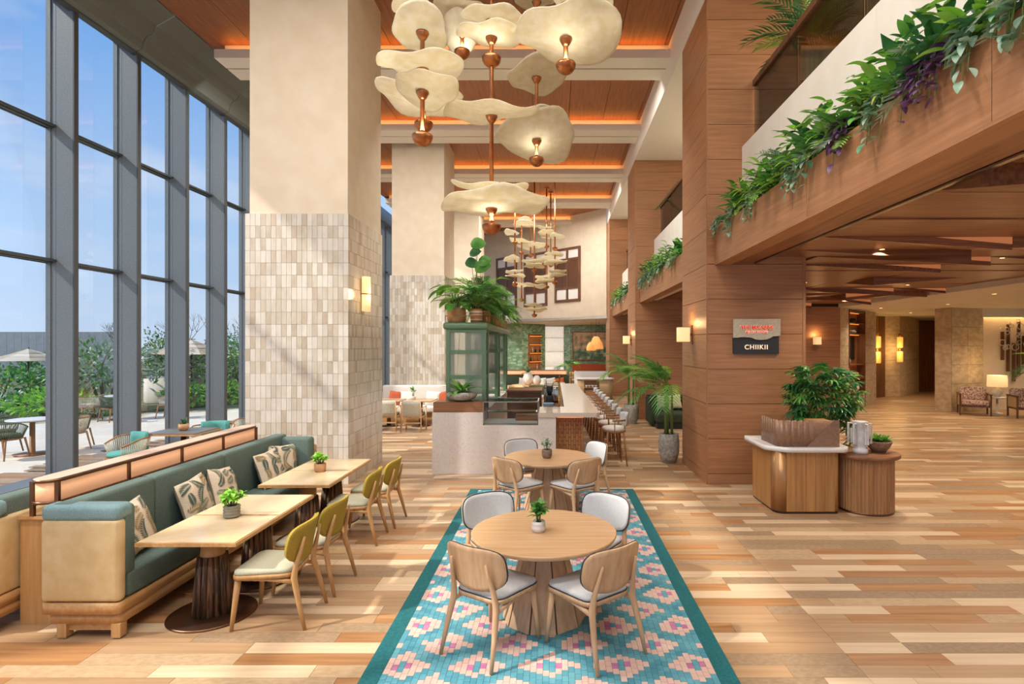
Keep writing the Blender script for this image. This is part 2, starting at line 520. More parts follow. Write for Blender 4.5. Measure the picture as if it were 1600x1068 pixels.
# ================================================================== STRUCTURE
# ---- floor with planks (rows run across the hall, courses 0.15 m deep)
fl = MB().box(-8.8, 26, -7, 46, -0.25, -0.012).build('floor', 'grout')
struct(fl, 'wood-look plank floor in mixed tan and honey tones running across the hall', 'floor')
JOINT = 2.13
ROW = 0.15
plank_me = {}
def plank_mesh(L, mat):
    k = (round(L, 2), mat)
    if k not in plank_me:
        plank_me[k] = MB().box(-L / 2 + 0.0015, L / 2 - 0.0015, -ROW / 2 + 0.0012, ROW / 2 - 0.0012, -0.012, 0).mesh('plank', mat)
    return plank_me[k]
def row_planks(y, r):
    """x-intervals of one course, broken at the expansion joint"""
    out = []
    x = JOINT
    first = r.choice([0.3, 0.5, 0.7, 0.9, 1.1])
    while x < 14:
        L = first if x == JOINT else 1.1
        out.append((x, x + L)); x += L
    x = JOINT
    L = r.choice([0.3, 0.5, 0.7, 0.9, 1.1])
    while x > -8.7:
        out.append((x - L, x)); x -= L
        L = 1.1
    return out
rp = random.Random(11)
pick = ['plank_pale', 'plank_tan', 'plank_tan', 'plank_grey', 'plank_oak', 'plank_sand', 'plank_sand', 'plank_grey', 'plank_tan', 'plank_oak', 'plank_pale', 'plank_tan']
n_pl = 0
rest = MB()
y = 3.2
while y < 46:
    for (a, b) in row_planks(y, rp):
        mt = rp.choice(pick)
        yc = y + ROW / 2
        lo, hi = -866 / 875 * (yc + .2) - 0.2, 734 / 875 * (yc + .2) + 0.3
        shown = b > max(lo, -4.1) and a < hi and yc > 3.5
        if shown and a > -1.25 and b < 1.15 and yc < 8.7: shown = False      # wholly under the rug
        if shown and n_pl < 300 and yc < 12:
            link('plank', plank_mesh(b - a, mt), fl, ((a + b) / 2, yc, 0)); n_pl += 1
        else:
            rest.box(a + 0.0015, b - 0.0015, y + 0.0012, y + ROW - 0.0012, -0.012, 0, PL.index(mt))
    y += ROW
y = 3.2 - ROW
while y > -6.9:
    rest.box(-8.7, 2.13, y, y + ROW - 0.001, -0.012, 0, rp.randrange(5)); rest.box(2.132, 14, y, y + ROW - 0.001, -0.012, 0, rp.randrange(5))
    y -= ROW
y = 3.2
rest.box(14, 26, -7, 46, -0.012, -0.001, 1)
o = rest.build('plank_field', PL, fl); stuff(o)

# ---- ceiling: wood panels between white beams
ce = MB().box(-7.45, 2.5, -7, 34, 8.76, 8.9).build('ceiling', 'slot_dark')
struct(ce, 'timber panelled ceiling between white beams', 'ceiling')
cp_me = {}
for i, by in enumerate(BEAM_Y[:-1]):
    y0, y1 = by + 0.75, BEAM_Y[i + 1] + 0.45
    k = 0
    x = -7.43
    while x < 2.45:
        w = min(0.98, 2.48 - x)
        key = (round(w, 3),)
        if key not in cp_me:
            cp_me[key] = MB().box(-w / 2 + 0.006, w / 2 - 0.006, -1.85, 1.85, 0, 0.04).mesh('ceiling_panel', 'ceiling_wood')
        link('ceiling_panel', cp_me[key], ce, (x + w / 2, (y0 + y1) / 2, 8.72))
        x += 0.98
box('ceiling_panel', -7.43, 2.48, 28.6, 34, 8.72, 8.76, 'ceiling_wood', ce)
for by in BEAM_Y:
    m = MB()
    m.box(-7.2, 2.5, by, by + 0.45, 8.34, 8.50)
    m.box(-7.2, 2.5, by + 0.50, by + 1.0, 8.34, 8.50)
    m.box(-7.1, 2.5, by + 0.22, by + 0.78, 8.50, 8.74)
    m.box(-7.2, 2.5, by, by + 0.03, 8.50, 8.525)
    b = m.build('ceiling_beam', 'beam_white', ce)
    MB().box(-7.15, 2.45, by + 0.44, by + 0.51, 8.37, 8.46).build('beam_slot', 'slot_dark', b)  # dark slot between the two bars, no lamp inside
    MB().box(-6.7, 1.5, by + 1.015, by + 1.10, 8.425, 8.47).build('added_lamp_housing', 'beam_white', b)  # housing made up for the added fill lamps
# side fascia and soffit on the mezzanine side
fa = MB().box(2.46, 2.52, -7, 26, 7.92, 8.80).box(2.52, 7.5, -7, 26, 7.92, 8.05).build('trim_1', 'beam_white')
struct(fa, 'white plaster soffit and fascia beside the timber columns', 'soffit')

# ---- left glazed wall
GX = -8.66
gw = MB().box(GX - 0.12, GX + 0.36, -7, 33.2, -0.02, 0.03).box(GX - 0.12, GX + 0.4, -7, 33.2, 8.3, 8.9).build('window_1', 'frame_grey')
struct(gw, 'tall grey framed glazed wall looking onto the terrace', 'window')
MY = [9.65 + 1.47 * k for k in range(-11, 17)]
mul_me = MB().box(0, 0.40, -0.035, 0.035, 0, 8.3).box(-0.06, 0.02, -0.05, 0.05, 0, 8.3).box(0.40, 0.425, -0.045, 0.045, 0, 8.3, 1).box(0.10, 0.104, -0.0365, 0.0365, 0, 8.3, 1).mesh('mullion', ['frame_grey', 'frame_dark'])
for yy in MY:
    link('mullion', mul_me, gw, (GX, yy, 0.0))
tr_me = MB().box(-0.05, 0.06, -0.7, 0.7, -0.035, 0.035, 1).box(0.06, 0.12, -0.7, 0.7, -0.02, 0.015, 1).box(-0.05, -0.03, -0.7, 0.7, -0.05, 0.05).mesh('transom', ['frame_grey', 'frame_dark'])
pane_me = {}
zs = [0.03, 3.71, 6.02, 8.3]
for a, b in zip(MY[:-1], MY[1:]):
    for z in zs[1:3]: link('transom', tr_me, gw, (GX, (a + b) / 2, z))
    for z0, z1 in zip(zs[:-1], zs[1:]):
        k = round(z1 - z0, 3)
        if k not in pane_me:
            pane_me[k] = MB().box(-0.006, 0.006, -0.69, 0.69, 0.02, k - 0.02).mesh('pane', 'window_glass')
        link('pane', pane_me[k], gw, (GX - 0.01, (a + b) / 2, z0))
# folded fabric blinds at the window head
prof = [(-8.30, 8.10), (-8.22, 8.02), (-8.10, 8.06), (-8.06, 8.22), (-7.98, 8.34), (-7.90, 8.36), (-7.80, 8.52), (-7.62, 8.62), (-7.45, 8.72)]
def blind(y0, y1):
    m = MB()
    n = len(prof)
    vs = [(x, y0, z) for x, z in prof] + [(x, y1, z) for x, z in prof]
    vs += [(x - 0.02, y0, z + 0.04) for x, z in prof] + [(x - 0.02, y1, z + 0.04) for x, z in prof]
    fs = []
    for i in range(n - 1):
        fs.append((i, i + 1, n + i + 1, n + i)); fs.append((2 * n + i, 3 * n + i, 3 * n + i + 1, 2 * n + i + 1))
    fs += [(0, n, 3 * n, 2 * n), (n - 1, 3 * n - 1, 4 * n - 1, 2 * n - 1)]
    for i in range(n - 1):
        fs += [(i, 2 * n + i, 2 * n + i + 1, i + 1), (n + i, n + i + 1, 3 * n + i + 1, 3 * n + i)]
    m.add(vs, fs)
    m.box(-8.34, -8.20, y0, y1, 8.00, 8.05, 1)
    return m
bl_lab = {True: 'grey folded fabric blind drawn up at the head of the glazed wall'}
yb = 5.12
bl_names = ['grey folded fabric blind on the glazing above the terrace table', 'grey folded blind over the second mullion of the glazed wall', 'grey folded blind with an open seam beside the white beam end', 'grey folded blind half hidden by the tiled pillar', 'grey folded blind behind the tiled pillar']
for bl_lab[True] in bl_names:
    o = blind(yb, yb + 2.92).build('roman_blind', ['blind_fabric', 'frame_dark'])
    tag(o, bl_lab[True], 'blind', 'raised blinds along the glazed wall')
    yb += 2.94

# ---- tiled pillars on the window side
TW, TH = 0.0832, 0.20
tile_me = [MB().box(-TW / 2 + 0.002, TW / 2 - 0.002, -0.012, 0.004, 0.002, TH - 0.002).mesh('tile', 'glazed_tile_%d' % i) for i in range(4)]
rt = random.Random(5)
TP = [0, 0, 1, 2, 2, 2, 0, 3, 1, 2]
def tiled_pillar(y0, n_ind, label):
    x0, x1, y1 = -5.03, -3.35, y0 + 1.8
    core = MB().box(x0 + 0.012, x1 - 0.012, y0 + 0.012, y1 - 0.012, 0, 4.405).build('tiled_pillar', 'grout')
    struct(core, label, 'pillar')
    MB().box(x0 + 0.06, x1 - 0.02, y0 + 0.03, y1 - 0.03, 4.405, 8.76).build('plaster_shaft', 'plaster_cream', core)
    rest = MB(); n = 0
    for face in ('front', 'right', 'left'):
        W = (x1 - x0) if face == 'front' else (y1 - y0)
        nc = int(round(W / TW))
        for row in range(22, -1, -1):
            z = row * TH
            if z + TH > 4.42: continue
            for c in range(nc):
                mi = rt.choice(TP)
                u = (c + 0.5) * W / nc
                if face == 'front': p, rz = (x0 + u, y0 + 0.012, z), 0
                elif face == 'right': p, rz = (x1 - 0.012, y0 + u, z), PI / 2
                else: p, rz = (x0 + 0.012, y0 + u, z), -PI / 2
                if n < n_ind and face == 'front' and z > 0.75 and c > 1:
                    link('tile', tile_me[mi], core, p, rz); n += 1
                else:
                    mt = Matrix.Translation(p) @ Matrix.Rotation(rz, 4, 'Z')
                    rest.box(-TW / 2 + 0.002, TW / 2 - 0.002, -0.012, 0.004, 0.002, TH - 0.002, mi, mt)
    stuff(rest.build('tile_field', ['glazed_tile_%d' % i for i in range(4)], core))
    return core
p1 = tiled_pillar(9.11, 300, 'large square pillar in pale glazed tile below cream plaster behind the green banquette')
p2 = tiled_pillar(17.11, 0, 'pale tiled square pillar behind the dining booth beyond the bar')
p3 = MB().box(-5.0, -3.37, 25.1, 26.9, 0, 8.76).build('plaster_pillar', 'plaster_cream'); struct(p3, 'plain cream pillar beside the hanging plants over the bar', 'pillar')
p0 = tiled_pillar(1.11 - 8.0, 0, 'tiled square pillar behind the viewpoint')

# ---- timber clad columns on the mezzanine side
def panel(name, sx, sz, th, mat, parent, loc, rz=0.0):
    k = (name, round(sx, 3), round(sz, 3), mat)
    if k not in plank_me:
        plank_me[k] = MB().box(-sx / 2 + 0.004, sx / 2 - 0.004, -th, 0.004, 0.004, sz - 0.004).mesh(name, mat)
    return link(name, plank_me[k], parent, loc, rz)
def timber_column(y0, xr, label):
    x0, y1 = 2.475, y0 + 1.71
    core = MB().box(x0 + 0.02, xr - 0.02, y0 + 0.02, y1 - 0.02, 0, 8.0).build('timber_column', 'slot_dark')
    struct(core, label, 'column')
    z = 0.0
    zs = [0, 0.17] + [0.17 + 0.568 * k for k in range(1, 14)] + [7.92]
    for a, b in zip(zs[:-1], zs[1:]):
        if b - a < 0.05: continue
        panel('wall_panel', xr - x0 - 0.02, b - a, 0.018, 'wall_wood_X', core, ((x0 + xr) / 2 + 0.01, y0 + 0.018, a))
        panel('wall_panel', 1.71, b - a, 0.018, 'wall_wood_X', core, (x0 + 0.018, y0 + 0.855, a), -PI / 2)
    MB().box(x0, x0 + 0.022, y0 - 0.004, y0 + 0.018, 0, 7.92).box(xr - 0.05, xr, y0 - 0.006, y0 + 0.05, 0, 7.92).build('edge_trim', 'wall_wood_Z', core)
    return core
tc1 = timber_column(9.11, 4.09, 'timber clad column carrying the restaurant sign behind the host desk')
tc2 = timber_column(17.11, 6.5, 'timber clad column behind the dark green lounge chair')
tc3 = timber_column(25.11, 4.5, 'distant timber clad column beside the far dining room')

# ---- mezzanine edge: fascia, planter trough, parapet, glass rail, handrail
def mezz(y0, y1, n):
    m = MB().box(2.63, 3.05, y0, y1, 3.64, 3.95).box(3.17, 8.5, y0, y1, 4.9, 5.42).box(3.05, 3.17, y0, y1, 3.64, 5.48)
    b = m.build('mezzanine_edge', 'plaster_white')
    struct(b, 'mezzanine edge with white parapet over a timber planter, ' + n, 'balcony')
    yy = y1
    k = 0
    cuts = [y1]
    c = y1 - 0.86
    while c > y0:
        cuts.append(c); c -= 2.45
    cuts.append(y0)
    for a, c in zip(cuts[1:], cuts[:-1]):
        if c - a < 0.05: continue
        MB().box(-0.02, 0.0, a - (a + c) / 2 + 0.003, c - (a + c) / 2 - 0.003, 0, 0.56).build('fascia_panel', 'wall_wood_Y', b, (2.63, (a + c) / 2, 3.58))
    MB().box(2.61, 2.86, y0, y1, 3.56, 3.585).build('fascia_return', 'wall_wood_Y', b)
    MB().box(2.86, 2.885, y0, y1, 3.585, 3.64).build('shadow_gap', 'slot_dark', b)
    MB().box(2.63, 3.05, y0, y1, 3.95, 4.05).build('soil_bed', 'soil', b)
    c = y1 - 0.02
    while c > y0:
        d = max(y0, c - 1.6)
        MB().box(-0.008, 0.008, d - (c + d) / 2 + 0.006, c - (c + d) / 2 - 0.006, 0, 1.03).build('glass_pane', 'rail_glass', b, (3.25, (c + d) / 2, 5.44))
        c = d
    MB().box(3.21, 3.30, y0, y1 - 0.03, 6.45, 6.54).build('handrail', 'walnut', b)
    for k in range(int((y1 - y0) / 2.3)):
        yy = y1 - 1.5 - 2.3 * k
        MB().box(-0.0008, 0.0, -0.003, 0.003, 3.64, 5.48).build('joint', 'plaster_cream', b, (3.05, yy, 0))
    return b
mz1 = mezz(-7, 9.10, 'above the lobby entrance')
mz2 = mezz(10.83, 17.10, 'in the bay over the green lounge chair')
mz3 = mezz(18.83, 25.10, 'in the bay farthest along the hall')
# mezzanine back walls
bw = MB().box(8.4, 8.5, -7, 26, 5.42, 7.92).build('wall_mezzanine', 'plaster_cream'); struct(bw, 'cream rear wall of the mezzanine', 'wall')

# ---- timber soffit with faceted panels under the mezzanine
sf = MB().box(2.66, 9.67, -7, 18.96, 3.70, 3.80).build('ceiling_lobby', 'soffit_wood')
struct(sf, 'dark timber faceted ceiling over the lobby', 'ceiling')
MB().box(3.25, 3.30, -7, 9.1, 3.58, 3.70).build('blind_track', 'chrome', sf)
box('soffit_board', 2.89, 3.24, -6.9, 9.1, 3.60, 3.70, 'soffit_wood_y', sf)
rs = random.Random(21)
FACET_GLOW = MB()
y = -1.0
ri = 0
while y < 18.7:
    w = 0.62 + 0.5 * rs.random()
    x = 3.34 - 0.9 * rs.random() * 0
    while x < 9.6:
        L = min(1.7 + 1.6 * rs.random(), 9.64 - x)
        if L < 0.25: break
        if 9.0 < y + w and y < 10.95 and x < 4.2: x = 4.2; continue
        kind = rs.random()
        d0, d1, d2, d3 = [0.02 + 0.02 * rs.random() for _ in range(4)]
        skew = (rs.random() - 0.5) * 0.5
        if kind < 0.42:
            if rs.random() < 0.5: d0 = 0.16 + 0.08 * rs.random()
            else: d1 = 0.16 + 0.08 * rs.random()
        zt = 3.70
        c = ((x + L / 2), y + w / 2)
        vs = [(-L / 2, -w / 2, -d0), (L / 2, -w / 2, -d1), (L / 2, w / 2, -d2), (-L / 2, w / 2, -d3), (-L / 2, -w / 2, 0), (L / 2, -w / 2, 0), (L / 2, w / 2, 0), (-L / 2, w / 2, 0)]
        vs = [(a + (skew * 0 if abs(a) else 0), b_, c_) for a, b_, c_ in vs]
        mb = MB().add(vs, [(0, 3, 2), (0, 2, 1), (4, 5, 6, 7), (0, 1, 5, 4), (2, 3, 7, 6), (0, 4, 7, 3), (1, 2, 6, 5)])
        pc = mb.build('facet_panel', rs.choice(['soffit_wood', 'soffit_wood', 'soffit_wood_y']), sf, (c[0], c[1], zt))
        if kind < 0.24:  # light washing the facet sides, painted as glowing orange triangles
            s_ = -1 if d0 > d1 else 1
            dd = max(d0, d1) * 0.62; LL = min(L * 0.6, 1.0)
            MB().add([(s_ * L / 2, -0.006, -dd), (s_ * (L / 2 - LL), -0.006, -0.035), (s_ * L / 2, -0.006, -0.03), (s_ * L / 2, 0, -dd), (s_ * (L / 2 - LL), 0, -0.035), (s_ * L / 2, 0, -0.03)], [(0, 1, 2), (5, 4, 3), (0, 3, 4, 1), (1, 4, 5, 2), (2, 5, 3, 0)]).build('painted_glow_wedge', 'painted_wash_glow', pc, (0, -w / 2, 0))
        x += L + 0.01
    y += w + 0.01
    ri += 1
# ---- lobby beyond: white ceiling, walls in travertine, lift lobby
wc = MB().box(9.67, 26, -7, 46, 3.55, 3.75).box(9.62, 9.70, -7, 18.96, 3.55, 3.72).build('ceiling_white', 'plaster_white'); struct(wc, 'smooth white lobby ceiling', 'ceiling')
ww = MB().box(6.5, 9.69, 18.98, 19.2, 0, 3.7).build('wall_timber', 'slot_dark'); struct(ww, 'dark timber wall with a small glowing sconce', 'wall')
for k in range(7):
    z0 = 0.17 + 0.568 * (k - 1) if k else 0
    panel('wall_panel', 3.19, (0.568 if k else 0.17), 0.018, 'wall_wood_X', ww, (8.095, 18.98, z0))
def stone_wall(name, a, b, th, blocks, label, rows=(0, 0.95, 1.6, 2.25, 2.9, 3.55), mat='stone_travertine'):
    a = Vector((a[0], a[1])); b = Vector((b[0], b[1])); d = b - a; L = d.length; ang = math.atan2(d.y, d.x)
    core = MB().box(0, L, 0.03, th, 0, 3.55).box(0.01, L - 0.01, 0.02, 0.03, 0, 3.55, 1).build(name, [mat, 'slot_dark'], None, (a.x, a.y, 0), ang)
    struct(core, label, 'wall')
    xs = [L * i / blocks for i in range(blocks + 1)]
    for z0, z1 in zip(rows[:-1], rows[1:]):
        for x0, x1 in zip(xs[:-1], xs[1:]):
            panel('stone_block', x1 - x0, z1 - z0, 0.0, mat, core, ((x0 + x1) / 2, 0.016, z0))
    return core
s45 = math.sqrt(0.5)
def on45(t):  # along the oblique lobby wall
    return (9.69 + t * s45, 18.96 + t * s45 * 1.01)
stone_wall('wall_stone_1', on45(0), on45(0.9), 0.5, 1, 'travertine pier left of the lit display niche')
stone_wall('wall_stone_2', on45(2.75), on45(4.15), 0.5, 1, 'travertine pier between the display niche and the lift lobby')
stone_wall('wall_stone_3', (15.2, 24.6), (17.8, 27.3), 0.5, 3, 'travertine wall beyond the lift lobby')
stone_wall('wall_stone_4', (14.55, 24.75), (15.2, 24.6), 0.5, 1, 'narrow travertine return lit by hanging lamps')
w5 = stone_wall('wall_stone_5', (13.5, 19.0), (15.0, 19.55), 0.6, 2, 'travertine pier beside the floral armchairs')
dk = MB().box(0, 4.6, 0, 0.2, 0, 3.55).build('door_1', 'walnut', None, (12.55, 23.4, 0), R(33)); struct(dk, 'dark timber lift lobby recess', 'doorway')
d2 = MB().box(0, 1.6, 0, 0.15, 0, 3.5).build('door_2', 'walnut', None, (17.75, 27.4, 0), R(20)); struct(d2, 'dark timber door at the end of the lobby', 'door')
bw2 = MB().box(14.95, 26, 19.75, 19.95, 0, 3.3).build('wall_lobby', 'plaster_cream'); struct(bw2, 'cream lobby wall behind the floral armchairs', 'wall')
box('wall_cove', 14.95, 26, 19.55, 19.6, 3.25, 3.55, 'plaster_white', bw2)
area_light('lobby_cove_lamp', (18.5, 19.68, 3.5), (0, 0, 0), 7.0, 0.05, 60, (1.0, 0.62, 0.25))
bw3 = MB().box(18.8, 26, 28.6, 28.8, 0, 3.55).build('wall_far_lobby', 'plaster_cream'); struct(bw3, 'far beige lobby wall behind the console', 'wall')
bw4 = MB().box(25.8, 26, -7, 46, 0, 3.6).build('wall_right', 'plaster_cream'); struct(bw4, 'right-hand lobby wall', 'wall')
box('baseboard_far', 18.8, 26, 28.56, 28.6, 0, 0.18, 'black', bw3)
# downlights of the lobby ceiling
for (lx, ly) in ((11.0, 14.0), (12.3, 17.5), (13.2, 15.5), (15.5, 17.2), (17.5, 17.5), (14.0, 22.0), (16.5, 23.0), (11.5, 9.0), (13.5, 11.0), (11.2, 19.2)):
    dl = thing('downlight', 'small round recessed downlight in the white lobby ceiling', 'downlight', (lx, ly, 3.55), 0, 'lobby downlights')
    MB().lathe([(0.06, -0.006), (0.06, 0.0)], 14).build('rim', 'white_paint', dl)
    MB().lathe([(0.042, -0.010), (0.042, -0.006)], 14).build('lens', 'led_warm', dl)
    area_light('downlight_lamp', (0, 0, -0.03), (0, 0, 0), 0.08, 0.08, 26, (1.0, 0.80, 0.58), dl, 130)
for (lx, ly) in ((4.8, 5.0), (7.2, 5.0), (4.8, 8.2), (7.2, 9.0), (5.6, 12.5), (8.2, 13.0), (6.5, 16.5), (8.8, 17.0), (8.8, 7.0), (5.5, 1.5), (8.5, 2.0)):
    dl = thing('downlight', 'small round recessed downlight in the dark timber ceiling', 'downlight', (lx, ly, 3.668), 0, 'timber ceiling downlights')
    MB().lathe([(0.05, -0.006), (0.05, 0.03)], 14).build('rim', 'dark_bronze', dl)
    MB().lathe([(0.035, -0.010), (0.035, -0.006)], 14).build('lens', 'led_warm', dl)
    area_light('downlight_lamp', (0, 0, -0.03), (0, 0, 0), 0.08, 0.08, 44, (1.0, 0.84, 0.66), dl, 140)

# ---- far end: oblique upper wall with shutters, lower dining room behind
A = Vector((2.45, 26.3)); B = Vector((-5.6, 34.2))
dAB = (A - B); LAB = dAB.length; angAB = math.atan2(dAB.y, dAB.x)
uw = MB().box(0, LAB, 0, 0.25, 3.54, 8.76).build('wall_back_upper', 'plaster_cream', None, (B.x, B.y, 0), angAB)
struct(uw, 'cream oblique upper wall with timber shutters at the end of the hall', 'wall')
lc = MB().add([(2.45, 26.3, 3.54), (8, 26.3, 3.54), (8, 42, 3.54), (-8.6, 42, 3.54), (-8.6, 34.3, 3.54), (-5.6, 34.2, 3.54)] + [(2.45, 26.3, 3.7), (8, 26.3, 3.7), (8, 42, 3.7), (-8.6, 42, 3.7), (-8.6, 34.3, 3.7), (-5.6, 34.2, 3.7)], [(0, 5, 4, 3, 2, 1), (6, 7, 8, 9, 10, 11)] + [(i, (i + 1) % 6, 6 + (i + 1) % 6, 6 + i) for i in range(6)]).build('ceiling_dining', 'plaster_white')
struct(lc, 'low white ceiling of the far dining room', 'ceiling')
bl = MB().box(-8.7, 9, 41.6, 41.9, 0, 3.6).build('wall_back', 'plaster_cream'); struct(bl, 'far wall of the dining room', 'wall')
lf = MB().box(-8.7, -5.6, 34.1, 34.3, 0, 8.8).build('wall_back_window_side', 'plaster_cream'); struct(lf, 'cream end wall next to the glazing', 'wall')
def wpt(px, z=None):
    """point on the oblique wall seen along column px of the photograph's width"""
    k = (px - 866) / 875
    # B + t*(A-B) with x = k*y
    t = (k * B.y - B.x) / ((A.x - B.x) - k * (A.y - B.y))
    return t * LAB
def shutter(pa, pb, zb, zt, label):
    t0, t1 = wpt(pa), wpt(pb)
    W = t1 - t0
    d = Vector((math.cos(angAB), math.sin(angAB)))
    th = thing('shutter_window', label, 'window', (B.x + d.x * t0, B.y + d.y * t0, zb), angAB, 'timber shutters on the upper wall')
    H = zt - zb
    fr = MB()
    for x in (0, W / 2 - 0.06, W - 0.12): fr.box(x, x + 0.12, -0.08, -0.002, 0, H)
    for z in (0, H * 0.235, H * 0.76, H - 0.12): fr.box(0, W, -0.075, -0.003, z, z + 0.12)
    fr.build('frame', 'walnut', th)
    for x0, x1 in ((0.12, W / 2 - 0.06), (W / 2 + 0.06, W - 0.12)):
        for z0, z1 in ((0.12, H * 0.235), (H * 0.76 + 0.12, H - 0.12)):
            box('pane', x0, x1, -0.03, -0.004, z0, z1, 'white_paint', th)
        lv = MB()
        z = H * 0.235 + 0.14
        while z < H * 0.76 - 0.02:
            lv.box(x0, x1, -0.05, -0.02, z, z + 0.045); z += 0.062
        lv.box(x0, x1, -0.02, -0.004, H * 0.235 + 0.12, H * 0.76)
        stuff(lv.build('louvres', 'walnut', th))
shutter(868, 907.5, 4.45, 7.15, 'timber shutter window nearest the timber columns on the upper wall')
shutter(820, 855.5, 4.35, 7.15, 'middle timber shutter window behind the far pendant cluster')
shutter(776.5, 808, 4.35, 7.2, 'timber shutter window half hidden behind the foliage over the bar')
# green tiled piers and walls
def tiled_wall(a, b, z0, z1, label, holes=(), tw=0.26, th=0.075, name='wall_green'):
    a = Vector((a[0], a[1])); b = Vector((b[0], b[1])); d = b - a; L = d.length; ang = math.atan2(d.y, d.x)
    core = MB().box(0, L, 0.01, 0.3, z0, z1).build(name, 'green_grout', None, (a.x, a.y, 0), ang)
    struct(core, label, 'wall')
    m = MB(); z = z0; k = 0
    mats = []
    while z < z1 - 0.02:
        x = -tw / 2 * (k % 2)
        while x < L:
            xa, xb = max(x, 0), min(x + tw, L)
            zc = z + th / 2; xc = (xa + xb) / 2
            if not any(h[0] < xc < h[1] and h[2] < zc < h[3] for h in holes) and xb - xa > 0.03:
                m.box(xa + 0.006, xb - 0.006, -0.004, 0.012, z + 0.005, min(z + th, z1) - 0.005, rt.randrange(3))
            x += tw
        z += th; k += 1
    stuff(m.build('tile_field', ['green_tile', 'green_tile_b', 'green_tile_c'], core))
    return core
noisy('green_tile_b', '83a582', 'b0c8aa', 3, 0.2, 0, 0.02)
noisy('green_tile_c', '5f8564', '88a985', 3, 0.2, 0, 0.02)
tiled_wall((-3.2, 32.6), (-1.85, 32.4), 0, 3.54, 'pale green glazed tile pier at the window side of the niche', (), 0.2, 0.1)
nw = tiled_wall((-1.85, 32.4), (-0.55, 33.8), 0, 3.54, 'dark green tiled wall around the lit bottle niche', ((0.45, 1.55, 0.8, 2.95),), 0.2, 0.1)
tiled_wall((0.55, 35.5), (1.0, 34.6), 0, 3.54, 'narrow green tiled return beside the curtain', (), 0.2, 0.1)
mw = tiled_wall((1.0, 34.6), (4.2, 34.3), 0, 3.54, 'green tiled wall behind the leafy mural', ((0.15, 2.9, 1.35, 3.1),), 0.2, 0.1)
# curtain window of the far room
cw = thing('curtain', 'white blind with painted backlight between green tiled walls', 'curtain', (-0.55, 34.2, 0.0), R(12))  # emission in the cloth stands in for daylight behind it
for k in range(4):
    zz = [0.0, 1.0, 1.9, 2.75, 3.45]
    MB().sheet(lambda u, v: Vector((0.0 + 1.15 * u, 0.02 * math.sin(u * 60), zz[k] + (zz[k + 1] - zz[k] - 0.02) * v)), 40, 1, 0.01).build('fold', 'painted_backlight', cw)
tc9 = MB().box(-8.7, 8, 41.0, 41.02, 0, 0.01)
area_light('far_room_lamp', (0.3, 30.2, 3.5), (0, 0, 0), 2.6, 2.6, 120, (1.0, 0.9, 0.75))
area_light('far_room_lamp', (-4.5, 36.5, 3.5), (0, 0, 0), 3.0, 2.6, 130, (1.0, 0.95, 0.88))

for (lx, ly) in ((5.4, 3.0), (5.4, 6.5), (5.4, 13.5), (5.4, 21.5)):  # downlights added to brighten the mezzanine interior
    dl = thing('downlight', 'added fill downlight in the mezzanine soffit', 'downlight', (lx, ly, 7.92), 0, 'added mezzanine fill lights')
    MB().lathe([(0.08, -0.006), (0.08, 0.0)], 14).build('rim', 'white_paint', dl)
    MB().lathe([(0.06, -0.010), (0.06, -0.006)], 14).build('lens', 'led_warm', dl)
    area_light('downlight_lamp', (0, 0, -0.03), (0, 0, 0), 0.12, 0.12, 120, (1.0, 0.88, 0.72), dl, 150)
# ================================================================== NEAR FURNITURE
plain('rail_inlay', 'd9b49a', 0.35)
# ---- rug
RX0, RX1, RY0, RY1 = -1.305, 1.235, 2.5, 8.75
rug = thing('rug', 'long rectangular rug with pink stepped diamonds on blue and a dark teal border', 'rug', ((RX0 + RX1) / 2, RY0, 0))
hw = (RX1 - RX0) / 2; RL = RY1 - RY0
MB().box(-hw, hw, 0, RL, 0.0, 0.008).build('backing', 'rug_border', rug)
bd = 0.13
for (a, b, c, d) in ((-hw, -hw + bd, 0, RL), (hw - bd, hw, 0, RL), (-hw + bd, hw - bd, RL - bd * 0.5, RL), (-hw + bd, hw - bd, 0, bd)):
    MB().box(a, b, c, d, 0.008, 0.016).build('border', 'rug_border', rug)
pat = MB()
cw_, ch_ = 0.0431, 0.066
nx = int((2 * hw - 2 * bd) / cw_)
cw_ = (2 * hw - 2 * bd) / nx
rr = random.Random(3)
for i in range(nx):
    x = -hw + bd + i * cw_
    off = (i % 3) * 0.022
    yv = bd - off
    while yv < RL - bd * 0.5:
        ya, yb_ = max(yv, bd), min(yv + ch_, RL - bd * 0.5)
        if yb_ - ya > 0.012:
            cx, cy = x + cw_ / 2, (ya + yb_) / 2
            best = 9; bx = by = 0
            ux, uy = cx / 0.515, (cy - 1.42) / 0.56
            for (ox, oy) in ((0, 0), (0.5, 0.5)):
                dx = (ux - ox - round(ux - ox)) * 0.515; dy = (uy - oy - round(uy - oy)) * 0.56
                d = abs(dx) / 0.215 + abs(dy) / 0.175
                if d < best: best, bx, by = d, dx, dy
            if abs(bx) < 0.024 and abs(by) < 0.05: mi = 0
            elif abs(bx) < 0.075 and abs(by) < 0.036: mi = 3
            elif best < 0.98: mi = 2
            else: mi = rr.choice((0, 0, 1))
            h = 0.0135 + 0.0012 * rr.random()
            pat.box(x + 0.001, x + cw_ - 0.001, ya + 0.001, yb_ - 0.001, 0.008, h, mi)
        yv += ch_
stuff(pat.build('pile_pattern', ['rug_blue', 'rug_blue_dark', 'rug_pink', 'rug_magenta'], rug))

